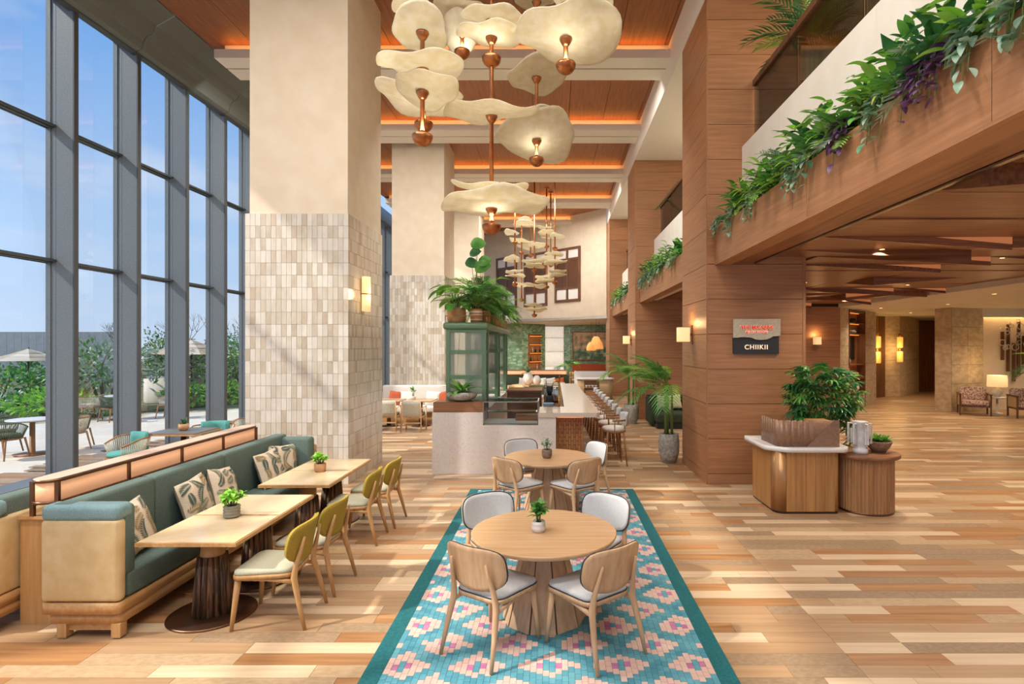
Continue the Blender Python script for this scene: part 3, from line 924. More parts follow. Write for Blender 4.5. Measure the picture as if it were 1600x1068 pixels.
# ---- dining chair with curved shell back
def shell_fn(w, h, zc, y0, curve, lean, p0=3.2):
    def fn(u, v):
        s_ = 2 * u - 1; t = 2 * v - 1
        p = 4.2 if t > 0 else 2.5
        # map the square to a superellipse
        k = (abs(s_) ** p + abs(t) ** p) ** (1 / p)
        m_ = max(abs(s_), abs(t))
        f = m_ / k if k > 1e-6 else 1
        x = s_ * f * w / 2; z = t * f * h / 2
        y = y0 + curve * x * x - lean * z
        return Vector((x, y, zc + z))
    return fn
def outline_pts(fn, n=40):
    pts = []
    for i in range(n + 1):
        q = 4.0 * i / n
        if q < 1: uv = (q, 0)
        elif q < 2: uv = (1, q - 1)
        elif q < 3: uv = (3 - q, 1)
        else: uv = (0, 4 - q)
        pts.append(fn(*uv))
    return pts
def seat_poly(wf, wb, d0, d1, r=0.09):
    base = [(wf / 2, d1), (-wf / 2, d1), (-wb / 2, d0), (wb / 2, d0)]
    out = []
    for i in range(4):
        p = Vector(base[i]); a = Vector(base[i - 1]); b = Vector(base[(i + 1) % 4])
        pa = p + (a - p).normalized() * r; pb = p + (b - p).normalized() * r
        for k in range(6):
            t = k / 5
            out.append(tuple((pa * (1 - t) ** 2 + p * 2 * t * (1 - t) + pb * t * t)))
    return out
def pad(m, poly, z0, z1, crown, mi=0):
    """cushioned slab from an outline"""
    n = len(poly); c = Vector((sum(p[0] for p in poly) / n, sum(p[1] for p in poly) / n))
    rings = [(1.0, z0), (1.015, z0 + (z1 - z0) * 0.4), (1.0, z0 + (z1 - z0) * 0.75), (0.93, z1), (0.6, z1 + crown * 0.8), (0.25, z1 + crown)]
    vs = []; fs = []
    for s_, z in rings:
        vs += [((p[0] - c.x) * s_ + c.x, (p[1] - c.y) * s_ + c.y, z) for p in poly]
    for j in range(len(rings) - 1):
        for i in range(n):
            k = (i + 1) % n
            fs.append((j * n + i, j * n + k, (j + 1) * n + k, (j + 1) * n + i))
    fs.append(tuple((len(rings) - 1) * n + i for i in range(n))); fs.append(tuple(range(n - 1, -1, -1)))
    m.add(vs, fs, mi, True)
    return m
def dining_chair(name, label, frame, back_out, back_in, seat_m, piped, group):
    t = thing(name, label, 'chair', (0, 0, 0), 0, group)
    sp = seat_poly(0.52, 0.42, -0.20, 0.26)
    MB().prism([(x * 1.0, y * 1.0) for x, y in sp], 0.405, 0.437, 0, None, True).build('seat_frame', frame, t)
    spd = pad(MB(), [(x * 0.965, y * 0.965 + 0.001) for x, y in sp], 0.437, 0.475, 0.014).build('seat_pad', seat_m, t)
    if piped:
        q = [Vector((x * 0.975, y * 0.975, 0.442)) for x, y in sp]
        MB().tube(q + [q[0], q[1]], 0.005, 6).build('seat_piping', 'piping_dark', spd)
    for s_ in (-1, 1):
        MB().tube([(s_ * 0.205, 0.215, 0.42), (s_ * 0.222, 0.235, 0.2), (s_ * 0.238, 0.255, 0.0)], [0.026, 0.021, 0.014], 10).build('leg', frame, t)
        MB().tube([(s_ * 0.235, -0.315, 0.0), (s_ * 0.222, -0.265, 0.2), (s_ * 0.198, -0.215, 0.40), (s_ * 0.188, -0.228, 0.50), (s_ * 0.172, -0.262, 0.62), (s_ * 0.160, -0.285, 0.715)],
                  [0.013, 0.020, 0.025, 0.020, 0.015, 0.009], 10).build('leg', frame, t)
        MB().tube([(s_ * 0.21, 0.21, 0.40), (s_ * 0.20, 0.0, 0.392), (s_ * 0.205, -0.22, 0.37)], [0.014, 0.016, 0.018], 8).build('side_rail', frame, t)
    f = shell_fn(0.54, 0.325, 0.655, -0.268, 1.1, 0.20)
    MB().sheet(f, 18, 10, 0.014).build('backrest', back_out, t)
    f2 = shell_fn(0.525, 0.31, 0.656, -0.253, 1.1, 0.20)
    bpd = MB().sheet(f2, 18, 10, 0.020).build('back_pad', back_in, t)
    if piped:
        MB().tube(outline_pts(shell_fn(0.537, 0.322, 0.656, -0.256, 1.1, 0.20)), 0.0055, 6).build('back_piping', 'piping_dark', bpd)
    return t
mc = dining_chair('dining_chair', 'x', 'honey_oak_z', 'mustard_fabric', 'mustard_fabric', 'sage_fabric', False, 'mustard backed chairs along the banquette tables')
labs = ['mustard backed oak chair opposite the tan leather sofa arm',
        'mustard backed oak chair between the grey ringed pot table end and the terracotta pot table',
        'mustard backed oak chair facing the palm leaf cushions beside the terracotta pot',
        'mustard backed oak chair closest to the tiled pillar']
for i, (x, yy) in enumerate(((-2.30, 4.66), (-2.27, 5.27), (-2.32, 6.52), (-2.27, 7.15))):
    c = mc if i == 0 else dup(mc, (0, 0, 0), 0)
    c.location = (x, yy, 0); c.rotation_euler = (0, 0, R(90 + (2, -3, 2, -2)[i])); c['label'] = labs[i]
gc = dining_chair('dining_chair', 'x', 'oak', 'oak', 'grey_fabric', 'grey_fabric', True, 'grey upholstered oak chairs around the round tables')
spots = [(-0.455, 4.20, -33, 'oak chair with grey pad, wooden back turned outward left of the white ribbed pot table'),
         (0.285, 4.17, 38, 'oak chair with wooden back right of the white ribbed pot table'),
         (-0.52, 5.17, 213, 'grey upholstered oak chair half hidden behind the white ribbed pot'),
         (0.36, 5.15, 140, 'grey upholstered oak chair with dark piping facing out past the white pot table'),
         (-0.47, 7.28, -42, 'oak chair with outturned wooden back at the round table with the brown pot, window side'),
         (0.27, 7.24, 36, 'oak chair with wooden back at the round table with the brown pot, column side'),
         (-0.42, 8.27, 205, 'grey upholstered oak chair between the brown potted table and the terrazzo bar'),
         (0.44, 8.12, 118, 'grey upholstered oak chair turned side-on near the bar stools')]
for i, (x, yy, a, lb) in enumerate(spots):
    c = gc if i == 0 else dup(gc, (0, 0, 0), 0)
    c.location = (x, yy, 0.0165); c.rotation_euler = (0, 0, R(a)); c['label'] = lb

# ---- round tables on faceted pedestals
def round_table(x, yy, label):
    t = thing('round_table', label, 'table', (x, yy, 0.0165), 0, 'round oak tables on the rug')
    MB().lathe([(0.55, 0.655), (0.592, 0.668), (0.60, 0.685), (0.60, 0.698), (0.594, 0.7005)], 56).build('tabletop', 'oak_x', t)
    n = 10
    core = MB().lathe([(0.335, 0.0), (0.15, 0.655)], n, smooth=False)
    core.build('pedestal_core', 'walnut', t)
    for k in range(n):
        a0 = 2 * PI * (k + 0.5) / n
        def q(r, da, z):
            return Vector((r * math.cos(a0 + da), r * math.sin(a0 + da), z))
        d = PI / n * 0.93
        vs = [q(0.345, -d, 0), q(0.345, d, 0), q(0.158, d, 0.655), q(0.158, -d, 0.655), q(0.30, -d, 0), q(0.30, d, 0), q(0.12, d, 0.655), q(0.12, -d, 0.655)]
        MB().add(vs, [(0, 1, 2, 3), (4, 7, 6, 5), (0, 4, 5, 1), (3, 2, 6, 7), (0, 3, 7, 4), (1, 5, 6, 2)]).build('pedestal_stave', 'oak', t)
    return t
round_table(-0.085, 4.657, 'round oak pedestal table with a white ribbed pot, on the patterned rug')
round_table(-0.083, 7.76, 'round oak pedestal table with a small brown pot, on the rug by the bar')

# ---- rectangular banquette tables
def cafe_table(yc, depth, label):
    x0, x1 = -3.27, -2.48
    t = thing('cafe_table', label, 'table', ((x0 + x1) / 2, yc, 0), 0, 'cream topped banquette tables')
    w = (x1 - x0) / 2; d = depth / 2
    MB().box(-w, w, -d + 0.003, d - 0.003, 0.683, 0.712).build('top_edging', 'honey_oak', t)
    MB().box(-w + 0.012, w - 0.012, -d + 0.012, d - 0.012, 0.712, 0.718).build('tabletop', 'table_cream', t)
    MB().box(-0.16, 0.16, -0.16, 0.16, 0.665, 0.683).build('mounting_plate', 'dark_bronze', t)
    MB().lathe([(0.135, 0.02), (0.118, 0.25), (0.098, 0.50)], 16).build('pedestal_lower', 'dark_bark', t)
    MB().lathe([(0.095, 0.50), (0.092, 0.505), (0.078, 0.665)], 20).build('pedestal_upper', 'honey_oak_z', t)
    fl_ = MB()
    for k in range(16):
        a = 2 * PI * k / 16
        fl_.tube([(0.133 * math.cos(a), 0.133 * math.sin(a), 0.021), (0.098 * math.cos(a), 0.098 * math.sin(a), 0.499)], [0.026, 0.019], 6)
    fl_.build('pedestal_flutes', 'dark_bark', t)
    MB().lathe([(0.335, 0.0), (0.335, 0.012), (0.325, 0.018), (0.13, 0.022)], 40, (0, 0, 0)).build('base_disc', 'bronze', t)
    return t
noisy('table_cream', 'd8bd94', 'e0c8a2', 5, 0.10, 0, 0, (1, 1, 1), 3)
cafe_table(4.715, 0.71, 'cream topped table at the open end of the banquette, beside the tan leather arm')
cafe_table(5.43, 0.70, 'cream topped table pushed against the one at the banquette arm')
cafe_table(6.53, 0.71, 'cream topped table in front of the pair of far palm leaf cushions')
cafe_table(7.25, 0.71, 'cream topped table nearest the tiled pillar')

# ---- banquette
def banquette(name, label, sgn, xb, xf, y0, y1, arm_far=True):
    """xb = back x, xf = front x (sgn +1 faces +x)"""
    t = thing(name, label, 'sofa', ((xb + xf) / 2, y0, 0))
    ox = (xb + xf) / 2
    def X(a): return (a - ox)
    lo, hi = min(xb, xf), max(xb, xf)
    L = y1 - y0
    # plinth bands with a rounded near end
    for z0, z1, ins, nm in ((0.115, 0.195, 0.03, 'plinth_band'), (0.20, 0.285, 0.0, 'plinth_band')):
        poly = rrect(X(lo) + ins, X(hi) - ins * 0.3, ins, L - ins, 0.05)
        MB().prism(poly, z0, z1, 0, None, True).build(nm, 'honey_oak', t)
    for yy in (0.06, L * 0.33, L * 0.66, L - 0.06):
        for xx in (X(lo) + 0.15, X(hi) - 0.045):
            MB().box(xx - 0.035, xx + 0.035, yy - 0.035, yy + 0.035, 0.012, 0.118).box(xx - 0.02, xx + 0.02, yy - 0.02, yy + 0.02, 0, 0.012).build('leg', 'honey_oak_z', t)
    MB().box(X(lo) + 0.12, X(hi) - 0.05, 0.05, 0.07, 0.06, 0.115).build('apron', 'honey_oak', t)
    # end panel of tan leather, wrapping the back
    link('end_panel', rbox_mesh('end_panel', hi - lo, 0.09, 0.635, 0.038, 'tan_leather', 4), t, (0, 0.045, 0.287))
    bx = X(xb) + sgn * 0.04
    link('back_shell', rbox_mesh('back_shell', 0.07, L - 0.06, 0.61, 0.03, 'tan_leather', 3), t, (bx, L / 2 + 0.02, 0.287))
    # seat
    sw = (hi - lo) - 0.16
    sx = X(xf) - sgn * (sw / 2 + 0.004)
    n = 3
    sl = (L - 0.2) / n
    for k in range(n):
        link('seat_cushion', rbox_mesh('seat_cushion', sw, sl - 0.004, 0.20, 0.03, 'teal_fabric', 3), t, (sx, 0.1 + sl * (k + 0.5), 0.287))
    cuts = [0.02, 0.95, 2.05, L - 0.02] if L > 3 else [0.02, L - 0.02]
    for a, b in zip(cuts[:-1], cuts[1:]):
        me = rbox_mesh('back_cushion', 0.17, b - a - 0.004, 0.575, 0.035, 'teal_fabric', 3)
        o_ = link('back_cushion', me, t, (X(xb) + sgn * 0.135, (a + b) / 2, 0.46))
    # near arm cushion
    ma = MB()
    link('arm_cushion', rbox_mesh('arm_cushion', (hi - lo) - 0.03, 0.145, 0.55, 0.04, 'teal_fabric', 3), t, (sgn * 0.008, 0.125, 0.46))
    link('arm_roll', rbox_mesh('arm_roll', (hi - lo) - 0.004, 0.165, 0.125, 0.04, 'teal_sunlit_fabric', 4), t, (0, 0.083, 0.905))  # sunlight on the arm top put into a paler, bluer teal
    if arm_far:
        link('arm_cushion', rbox_mesh('arm_cushion', (hi - lo) - 0.01, 0.16, 0.70, 0.045, 'teal_fabric', 3), t, (0, L - 0.09, 0.30))
        link('end_panel', rbox_mesh('end_panel', hi - lo, 0.07, 0.72, 0.03, 'honey_oak', 3), t, (0, L + 0.02, 0.16))
    return t
banquette('banquette_sofa', 'long green upholstered banquette with a tan leather end and palm leaf cushions', 1, -3.93, -3.32, 4.27, 7.80)
banquette('banquette_sofa', 'green banquette with tan leather end turned toward the windows, backing the timber divider', -1, -4.34, -4.98, 4.30, 7.80, False)

# ---- timber divider with lit rail
dv = thing('divider_cabinet', 'narrow oak divider standing between the two back-to-back banquettes', 'divider', (-4.13, 4.50, 0))
link('body', MB().box(-0.19, 0.19, 0.03, 3.26, 0, 0.855).mesh('body', 'honey_oak_z'), dv)
link('top_board', MB().box(-0.192, 0.192, 0.0, 3.28, 0.855, 0.88).mesh('top_board', 'honey_oak'), dv)
lr = thing('light_rail', 'bronze framed rail of glowing pink panels above the banquette backs', 'light', (-4.10, 4.45, 0.88))
LR = 3.12
def rail_poly(w, r): return rrect(-w, w, 0, LR, r, 8)
MB().prism(rail_poly(0.115, 0.11), 0.275, 0.30, 0, None, True).build('top_rail', 'bronze', lr)
MB().prism(rail_poly(0.115, 0.11), 0.105, 0.125, 0, None, True).build('bottom_rail', 'bronze', lr)
MB().prism(rrect(-0.095, 0.095, 0.02, LR - 0.02, 0.09, 8), 0.125, 0.275, 0, None, True).build('light_panel', 'rail_light_panel', lr)
MB().prism(rail_poly(0.095, 0.09), 0.3005, 0.303, 0, None, True).build('inlay', 'rail_inlay', lr)

for k in range(5):
    yy = 0.06 + k * (LR - 0.12) / 4
    for s_ in (-1, 1):
        MB().box(s_ * 0.100 - 0.016, s_ * 0.100 + 0.016, yy - 0.012, yy + 0.012, 0.0, 0.28).build('post', 'bronze', lr)

# ---- palm leaf cushions
noisy('palm_cushion', 'd6c3ab', 'e0d0ba', 60, 0.95)
plain('print_green', '4c6258', 0.95)
plain('print_grey', '7f8672', 0.95)
plain('print_tan', 'a08c62', 0.95)
def pillow_mesh(s_, th):
    m = MB()
    def half(sg):
        vs = []; n = 12
        for i in range(n + 1):
            for j in range(n + 1):
                u = 2 * i / n - 1; v = 2 * j / n - 1
                e_ = (1 - u ** 4) * (1 - v ** 4)
                pin = 1 - 0.07 * (1 - abs(u * v)) * max(abs(u), abs(v)) ** 3
                vs.append((u * s_ / 2 * pin, v * s_ / 2 * pin, sg * th / 2 * max(e_, 0) ** 0.6))
        fs = []
        for i in range(n):
            for j in range(n):
                q = (i * (n + 1) + j, (i + 1) * (n + 1) + j, (i + 1) * (n + 1) + j + 1, i * (n + 1) + j + 1)
                fs.append(q if sg > 0 else q[::-1])
        m.add(vs, fs, 0, True)
    half(1); half(-1)
    return m.mesh('cushion', 'palm_cushion')
pm = pillow_mesh(0.44, 0.15)
def print_mesh(s_, th, seed):
    r = random.Random(seed); m_ = MB()
    def surf(u, v, side):
        e_ = max((1 - u ** 4) * (1 - v ** 4), 0); pin = 1 - 0.07 * (1 - abs(u * v)) * max(abs(u), abs(v)) ** 3
        return (u * s_ / 2 * pin, v * s_ / 2 * pin, side * (th / 2 * e_ ** 0.6 + 0.007))
    for side in (1, -1):
        for k in range(12):
            an = r.uniform(0, 6.28); ln = r.uniform(0.55, 0.8); cv = r.uniform(-0.8, 0.8); mi = r.choice((0, 0, 1, 2))
            bx, by_ = -0.75 + 0.5 * (k % 4) - 0.5 * ln * math.cos(an + cv / 2), -0.66 + 0.66 * (k // 4) - 0.5 * ln * math.sin(an + cv / 2)
            P = []
            for i in range(11):
                t = i / 10; aa = an + cv * t
                P.append((bx + ln * t * math.cos(aa), by_ + ln * t * math.sin(aa), aa))
            for i in range(1, 11):
                for sd in (-1, 1):
                    x0, y0, aa = P[i]; l_ = 0.28 * math.sin(PI * (0.15 + 0.8 * i / 11)); da = aa + sd * R(48)
                    w = 0.028
                    q = [(x0, y0), (x0 + l_ * 0.5 * math.cos(da) - w * math.sin(da), y0 + l_ * 0.5 * math.sin(da) + w * math.cos(da)), (x0 + l_ * math.cos(da), y0 + l_ * math.sin(da)), (x0 + l_ * 0.5 * math.cos(da) + w * math.sin(da), y0 + l_ * 0.5 * math.sin(da) - w * math.cos(da))]
                    if max(max(abs(c_[0]), abs(c_[1])) for c_ in q) > 1.15: continue
                    q = [(max(-.97, min(.97, c_[0])), max(-.97, min(.97, c_[1]))) for c_ in q]
                    m_.add([surf(c_[0], c_[1], side) for c_ in q], [(0, 1, 2, 3)], mi)
    return m_.mesh('leaf_print', ['print_green', 'print_grey', 'print_tan'])
def cushion(x, yy, z, yaw, tilt, roll, label):
    o_ = link('cushion', pm, None, (x, yy, z))
    stuff(link('leaf_print', print_mesh(0.44, 0.15, int(yy * 100)), o_))
    # local z = face normal; lean it against the back
    mt = Matrix.Rotation(R(yaw), 4, 'Z') @ Matrix.Rotation(R(90 - tilt), 4, 'Y') @ Matrix.Rotation(R(roll), 4, 'Z')
    o_.rotation_euler = mt.to_euler()
    tag(o_, label, 'cushion', 'palm leaf cushions')
cushion(-3.57, 4.74, 0.71, 4, 16, 6, 'palm leaf print cushion propped in the corner of the tan leather arm')
cushion(-3.60, 5.62, 0.71, 0, 16, 6, 'palm leaf print cushion of the middle pair, nearer the leather arm')
cushion(-3.60, 6.10, 0.71, 4, 18, -8, 'palm leaf print cushion in the middle pair, nearer the pillar')
cushion(-3.58, 7.05, 0.71, -8, 18, 4, 'palm leaf print cushion overlapping another at the pillar end')
cushion(-3.60, 7.42, 0.72, -26, 14, -5, 'palm leaf print cushion tucked behind another against the far arm')
# ================================================================== BAR
noisy('terrazzo_top', 'c9b8a8', 'd6c8ba', 40, 0.18, 0, 0, (1, 1, 1), 3)
wood('teak_x', '7d5233', '9a6a45', 'X', 2.2, 0.4, 0.03)
bar = thing('bar_counter', 'long pale terrazzo bar counter with a fluted timber front', 'bar', (-0.6, 9.82, 0))
def bb(name, x0, x1, y0, y1, z0, z1, mat, par=bar, ox=-0.6, oy=9.82):
    cx, cy = (x0 + x1) / 2, (y0 + y1) / 2
    return MB().box(x0 - cx, x1 - cx, y0 - cy, y1 - cy, 0, z1 - z0).build(name, mat, par, (cx - ox, cy - oy, z0))
m = MB()
m.box(-1.54, 0.63, 0, 0.75, 0, 0.86).box(-1.54, -0.65, 0, 0.75, 0.86, 1.08).box(0.32, 0.63, 0, 0.75, 0.86, 1.0)
m.box(-1.54, -0.62, 0.75, 5.4, 0, 1.08)
m.build('base', 'terrazzo', bar)
link('worktop', MB().prism([(0.32, -0.03), (1.34, -0.03), (1.40, 0.03), (1.30, 7.6), (0.79, 7.6), (0.79, 0.96), (0.32, 0.96)], 1.0, 1.08).mesh('worktop', 'terrazzo_top'), bar)
bb('bar_front', -0.0, 0.50, 10.02, 17.3, 0.0, 1.0, 'walnut')
fp = MB()
for i in range(11):
    for j in range(-1, 8):
        z0 = max(0.02, j * 0.14 + (i % 2) * 0.07); z1 = min(0.97, j * 0.14 + (i % 2) * 0.07 + 0.132)
        if z1 > z0 + 0.02: fp.box(0.64 + i * 0.0435, 0.64 + i * 0.0435 + 0.038, 0.176 + 0.006 * ((i + j) % 2), 0.20, z0, z1)
yy = 0.22
i = 0
while yy < 7.4:
    for j in range(-1, 8):
        z0 = max(0.02, j * 0.14 + (i % 2) * 0.07); z1 = min(0.97, j * 0.14 + (i % 2) * 0.07 + 0.132)
        if z1 > z0 + 0.02: fp.box(1.10, 1.124 - 0.006 * ((i + j) % 2), yy, yy + 0.038, z0, z1)
    yy += 0.0435; i += 1
stuff(fp.build('fluted_slats', 'teak', bar))
MB().box(0.66, 1.12, 0.05, 0.07, 0.985, 0.998).box(1.16, 1.18, 0.2, 7.3, 0.985, 0.998).build('under_light', 'led_orange', bar)
# wooden box at the counter corner
cbx = link('corner_box', MB().box(-0.44, 0.44, -0.19, 0.19, 0, 0.18).mesh('corner_box', 'teak_x'), None, (-1.69, 10.05, 1.08))
tag(cbx, 'low brown timber box on the bar corner under the bowl planter', 'box')
# glass display case let into the counter
dc = thing('display_case', 'chrome framed glass display case set into the terrazzo bar', 'display case', (-0.765, 9.83, 0.86))
fr = MB()
W, D, H = 0.48, 0.66, 0.415
for sx in (-1, 1):
    for yy in (0.0, D):
        fr.box(sx * W - 0.009, sx * W + 0.009, yy - 0.009, yy + 0.009, 0, H)
for yy in (0.0, D):
    for z in (0.0, H - 0.018): fr.box(-W, W, yy - 0.009, yy + 0.009, z, z + 0.018)
for sx in (-1, 1):
    for z in (0.0, H - 0.018): fr.box(sx * W - 0.009, sx * W + 0.009, 0, D, z, z + 0.018)
fr.build('frame', 'chrome', dc)
MB().box(-W, W, -0.003, 0.003, 0.018, H - 0.02).build('front_pane', 'case_glass', dc)
MB().box(-W, W, 0.0, D, H - 0.010, H - 0.004).build('top_pane', 'case_glass', dc)
MB().box(-W, W, 0.02, D, 0.02, 0.03).build('floor_plate', 'white_stone', dc)
MB().box(-W + 0.03, W - 0.03, 0.30, D - 0.03, 0.19, 0.198).build('glass_shelf', 'case_glass', dc)
MB().box(0.06, W - 0.02, 0.36, D - 0.03, 0.03, 0.13).build('drawer_box', 'teak_x', dc)

glassmat('fluted_glass', (0.92, 0.95, 0.92), 0.04)
def frost():
    nt = MATS['fluted_glass'].node_tree; mx = [n for n in nt.nodes if n.type == 'MIX_SHADER'][0]; out = [n for n in nt.nodes if n.type == 'OUTPUT_MATERIAL'][0]
    tl_ = nt.nodes.new('ShaderNodeBsdfTranslucent'); tl_.inputs[0].default_value = (0.8, 0.85, 0.8, 1)
    df = nt.nodes.new('ShaderNodeBsdfDiffuse'); df.inputs[0].default_value = (0.8, 0.85, 0.8, 1)
    m1 = nt.nodes.new('ShaderNodeMixShader'); m1.inputs[0].default_value = 0.5; nt.links.new(tl_.outputs[0], m1.inputs[1]); nt.links.new(df.outputs[0], m1.inputs[2])
    m2 = nt.nodes.new('ShaderNodeMixShader'); m2.inputs[0].default_value = 0.38; nt.links.new(mx.outputs[0], m2.inputs[1]); nt.links.new(m1.outputs[0], m2.inputs[2]); nt.links.new(m2.outputs[0], out.inputs[0])
frost()
# ---- green metal shelf tower on the bar
gs = thing('green_shelf', 'tall green metal bar shelf with glass panels and a planter top', 'shelf', (-1.62, 10.22, 1.08))
link('planter_top', rbox_mesh('planter_top', 0.84, 5.0, 0.13, 0.05, 'green_metal', 4), gs, (0.0, 2.5, 1.47))
def green_frame(y0, y1):
    p = MB()
    for sx in (-1, 1):
        for yy in (y0, y1 - 0.06):
            MB().box(sx * 0.33 - 0.035, sx * 0.33 + 0.035, yy, yy + 0.06, 0, 1.49).build('post', 'green_metal', gs)
    for z in (0.10, 0.56, 1.02, 1.42):
        for yy in (y0, y1 - 0.05):
            MB().box(-0.30, 0.30, yy + 0.005, yy + 0.045, z, z + 0.07).build('rail', 'green_metal', gs)
        for sx in (-1, 1):
            MB().box(sx * 0.33 - 0.02, sx * 0.33 + 0.02, y0 + 0.06, y1 - 0.06, z, z + 0.07).build('rail', 'green_metal', gs)
        if z < 1.4: MB().box(-0.31, 0.31, y0 + 0.05, y1 - 0.05, z + 0.055, z + 0.068).build('glass_shelf', 'case_glass', gs)
    for z0, z1 in ((0.17, 0.56), (0.63, 1.02), (1.09, 1.42)):
        MB().box(-0.295, 0.295, y0 + 0.02, y0 + 0.028, z0, z1).build('pane', 'fluted_glass', gs)
        MB().box(0.328, 0.334, y0 + 0.07, y1 - 0.07, z0, z1).build('pane', 'fluted_glass', gs)
    for (a, b) in ((-0.12, -0.2), (0.02, 0.06), (0.14, 0.08)):
        MB().tube([(a, y0 + 0.045, 1.45), (b, y0 + 0.045, 0.1)], 0.004, 5).build('wire', 'black', gs)

green_frame(0.05, 0.50); green_frame(2.25, 2.75); green_frame(4.3, 4.8)
tr = MB()
for z in (1.72, ):
    tr.tube([(-0.38, 0.06, z), (0.38, 0.06, z), (0.38, 4.9, z)], 0.006, 6)
for (x, yy) in ((-0.38, 0.06), (0.0, 0.06), (0.38, 0.06), (0.38, 1.2), (0.38, 2.4), (0.38, 3.6), (0.38, 4.9)):
    tr.tube([(x, yy, 1.60), (x, yy, 1.725)], 0.006, 6)
tr.build('gallery_rail', 'brass', gs)
plain('bottle_dark', '2b3330', 0.15); plain('bottle_amber', 'b0702a', 0.2); plain('bottle_clear', 'b8beb8', 0.12)
def bottle(x, yy, z, h, r, mat, label, cap='black'):
    t = thing('bottle', label, 'bottle', (x, yy, z), 0, 'bottles on the green bar shelf')
    MB().lathe([(r, 0), (r, h * 0.55), (r * 0.8, h * 0.66), (r * 0.36, h * 0.74), (r * 0.34, h * 0.94)], 12).build('glass_body', mat, t)
    MB().lathe([(r * 0.4, h * 0.93), (r * 0.4, h)], 10).build('cap', cap, t)
glassb = ['bottle_dark', 'bottle_amber', 'bottle_clear']

bottle(-1.46, 10.50, 2.128, 0.30, 0.04, 'bottle_dark', 'dark slim bottle on the top glass of the green shelf')
bottle(-1.36, 10.53, 2.128, 0.24, 0.045, 'bottle_clear', 'clear squat bottle beside the dark one on the green shelf')
bottle(-1.44, 10.50, 1.668, 0.26, 0.05, 'bottle_amber', 'amber bottle on the middle glass of the green shelf')
bottle(-1.34, 10.54, 1.668, 0.28, 0.04, 'bottle_dark', 'dark bottle next to the amber one on the green shelf')
bottle(-1.42, 12.75, 2.128, 0.28, 0.05, 'bottle_dark', 'dark bottle on the top glass of the second green frame')
bottle(-1.42, 12.75, 1.668, 0.28, 0.05, 'bottle_dark', 'dark bottle on the middle glass of the second green frame')

# ---- things inside the bar
bc = thing('back_bar_cabinet', 'dark timber cabinet block standing inside the bar', 'cabinet', (-0.70, 12.6, 0))
MB().box(-0.36, 0.40, 0, 0.9, 0, 1.21).build('body', 'walnut_x', bc)
MB().box(-0.38, 0.42, -0.02, 0.92, 1.21, 1.25).build('top', 'teak_x', bc)
for k in range(2):
    d_ = MB().box(-0.34 + 0.38 * k, 0.02 + 0.37 * k, -0.016, 0.0, 0.06, 1.17).build('door', 'walnut_x', bc)
    MB().box(-0.006, 0.006, -0.035, -0.016, 0.5, 0.7).build('handle', 'bronze', d_, (0.0 + 0.04 * k, 0, 0))
ic = thing('inner_counter', 'low steel work counter behind the terrazzo bar top', 'counter', (0.03, 11.0, 0))
MB().box(-0.28, 0.14, 0, 6.2, 0, 0.90).build('body', 'walnut_x', ic)
MB().box(-0.29, 0.15, -0.01, 6.2, 0.90, 0.93).build('worktop', 'chrome', ic)
plain('tin_blue', '8fa3b5', 0.4)
cm = thing('coffee_machine', 'black and steel coffee machine on the inner counter', 'coffee machine', (-0.06, 12.6, 0.93))
link('body', rbox_mesh('body', 0.34, 0.5, 0.32, 0.03, 'chrome', 3), cm, (0, 0, 0.08))
link('drip_tray', rbox_mesh('drip_tray', 0.36, 0.52, 0.07, 0.015, 'black', 2), cm)
link('cup_rail', MB().tube([(-0.16, -0.24, 0.45), (0.16, -0.24, 0.45), (0.16, 0.24, 0.45), (-0.16, 0.24, 0.45), (-0.16, -0.24, 0.45)], 0.008, 6).tube([(-0.16, -0.24, 0.38), (-0.16, -0.24, 0.45)], 0.006, 6).tube([(0.16, -0.24, 0.38), (0.16, -0.24, 0.45)], 0.006, 6).mesh('cup_rail', 'black'), cm)
for s_ in (-1, 1):
    MB().tube([(s_ * 0.09, -0.25, 0.22), (s_ * 0.09, -0.36, 0.20)], [0.02, 0.014], 8).build('portafilter', 'black', cm)
gd = thing('coffee_grinder', 'dark coffee grinder with a hopper on the inner counter', 'grinder', (-0.10, 12.0, 0.93))
link('body', rbox_mesh('body', 0.15, 0.2, 0.26, 0.02, 'black', 2), gd)
MB().lathe([(0.03, 0.26), (0.07, 0.34), (0.075, 0.46), (0.06, 0.47)], 14).build('hopper', 'bottle_dark', gd)
tp = thing('beer_tap', 'slim brass tap column rising from the bar top', 'tap', (0.10, 11.35, 0.93))
MB().lathe([(0.05, 0), (0.05, 0.02), (0.02, 0.03), (0.018, 0.62), (0.024, 0.66)], 14).build('column', 'brass', tp)
MB().tube([(0, 0, 0.58), (-0.10, -0.02, 0.60), (-0.14, -0.03, 0.52)], [0.014, 0.012, 0.010], 8).build('spout', 'brass', tp)
MB().tube([(0, 0, 0.66), (0.01, -0.02, 0.74)], [0.010, 0.014], 8).build('lever', 'brass', tp)
mk = thing('tea_box', 'stack of pale blue tins beside the brass tap', 'tin', (-0.12, 11.5, 0.93))
link('tin', rbox_mesh('tin', 0.24, 0.2, 0.08, 0.01, 'tin_blue', 2), mk); link('tin', rbox_mesh('tin', 0.22, 0.18, 0.07, 0.01, 'tin_blue', 2), mk, (0, 0, 0.08))

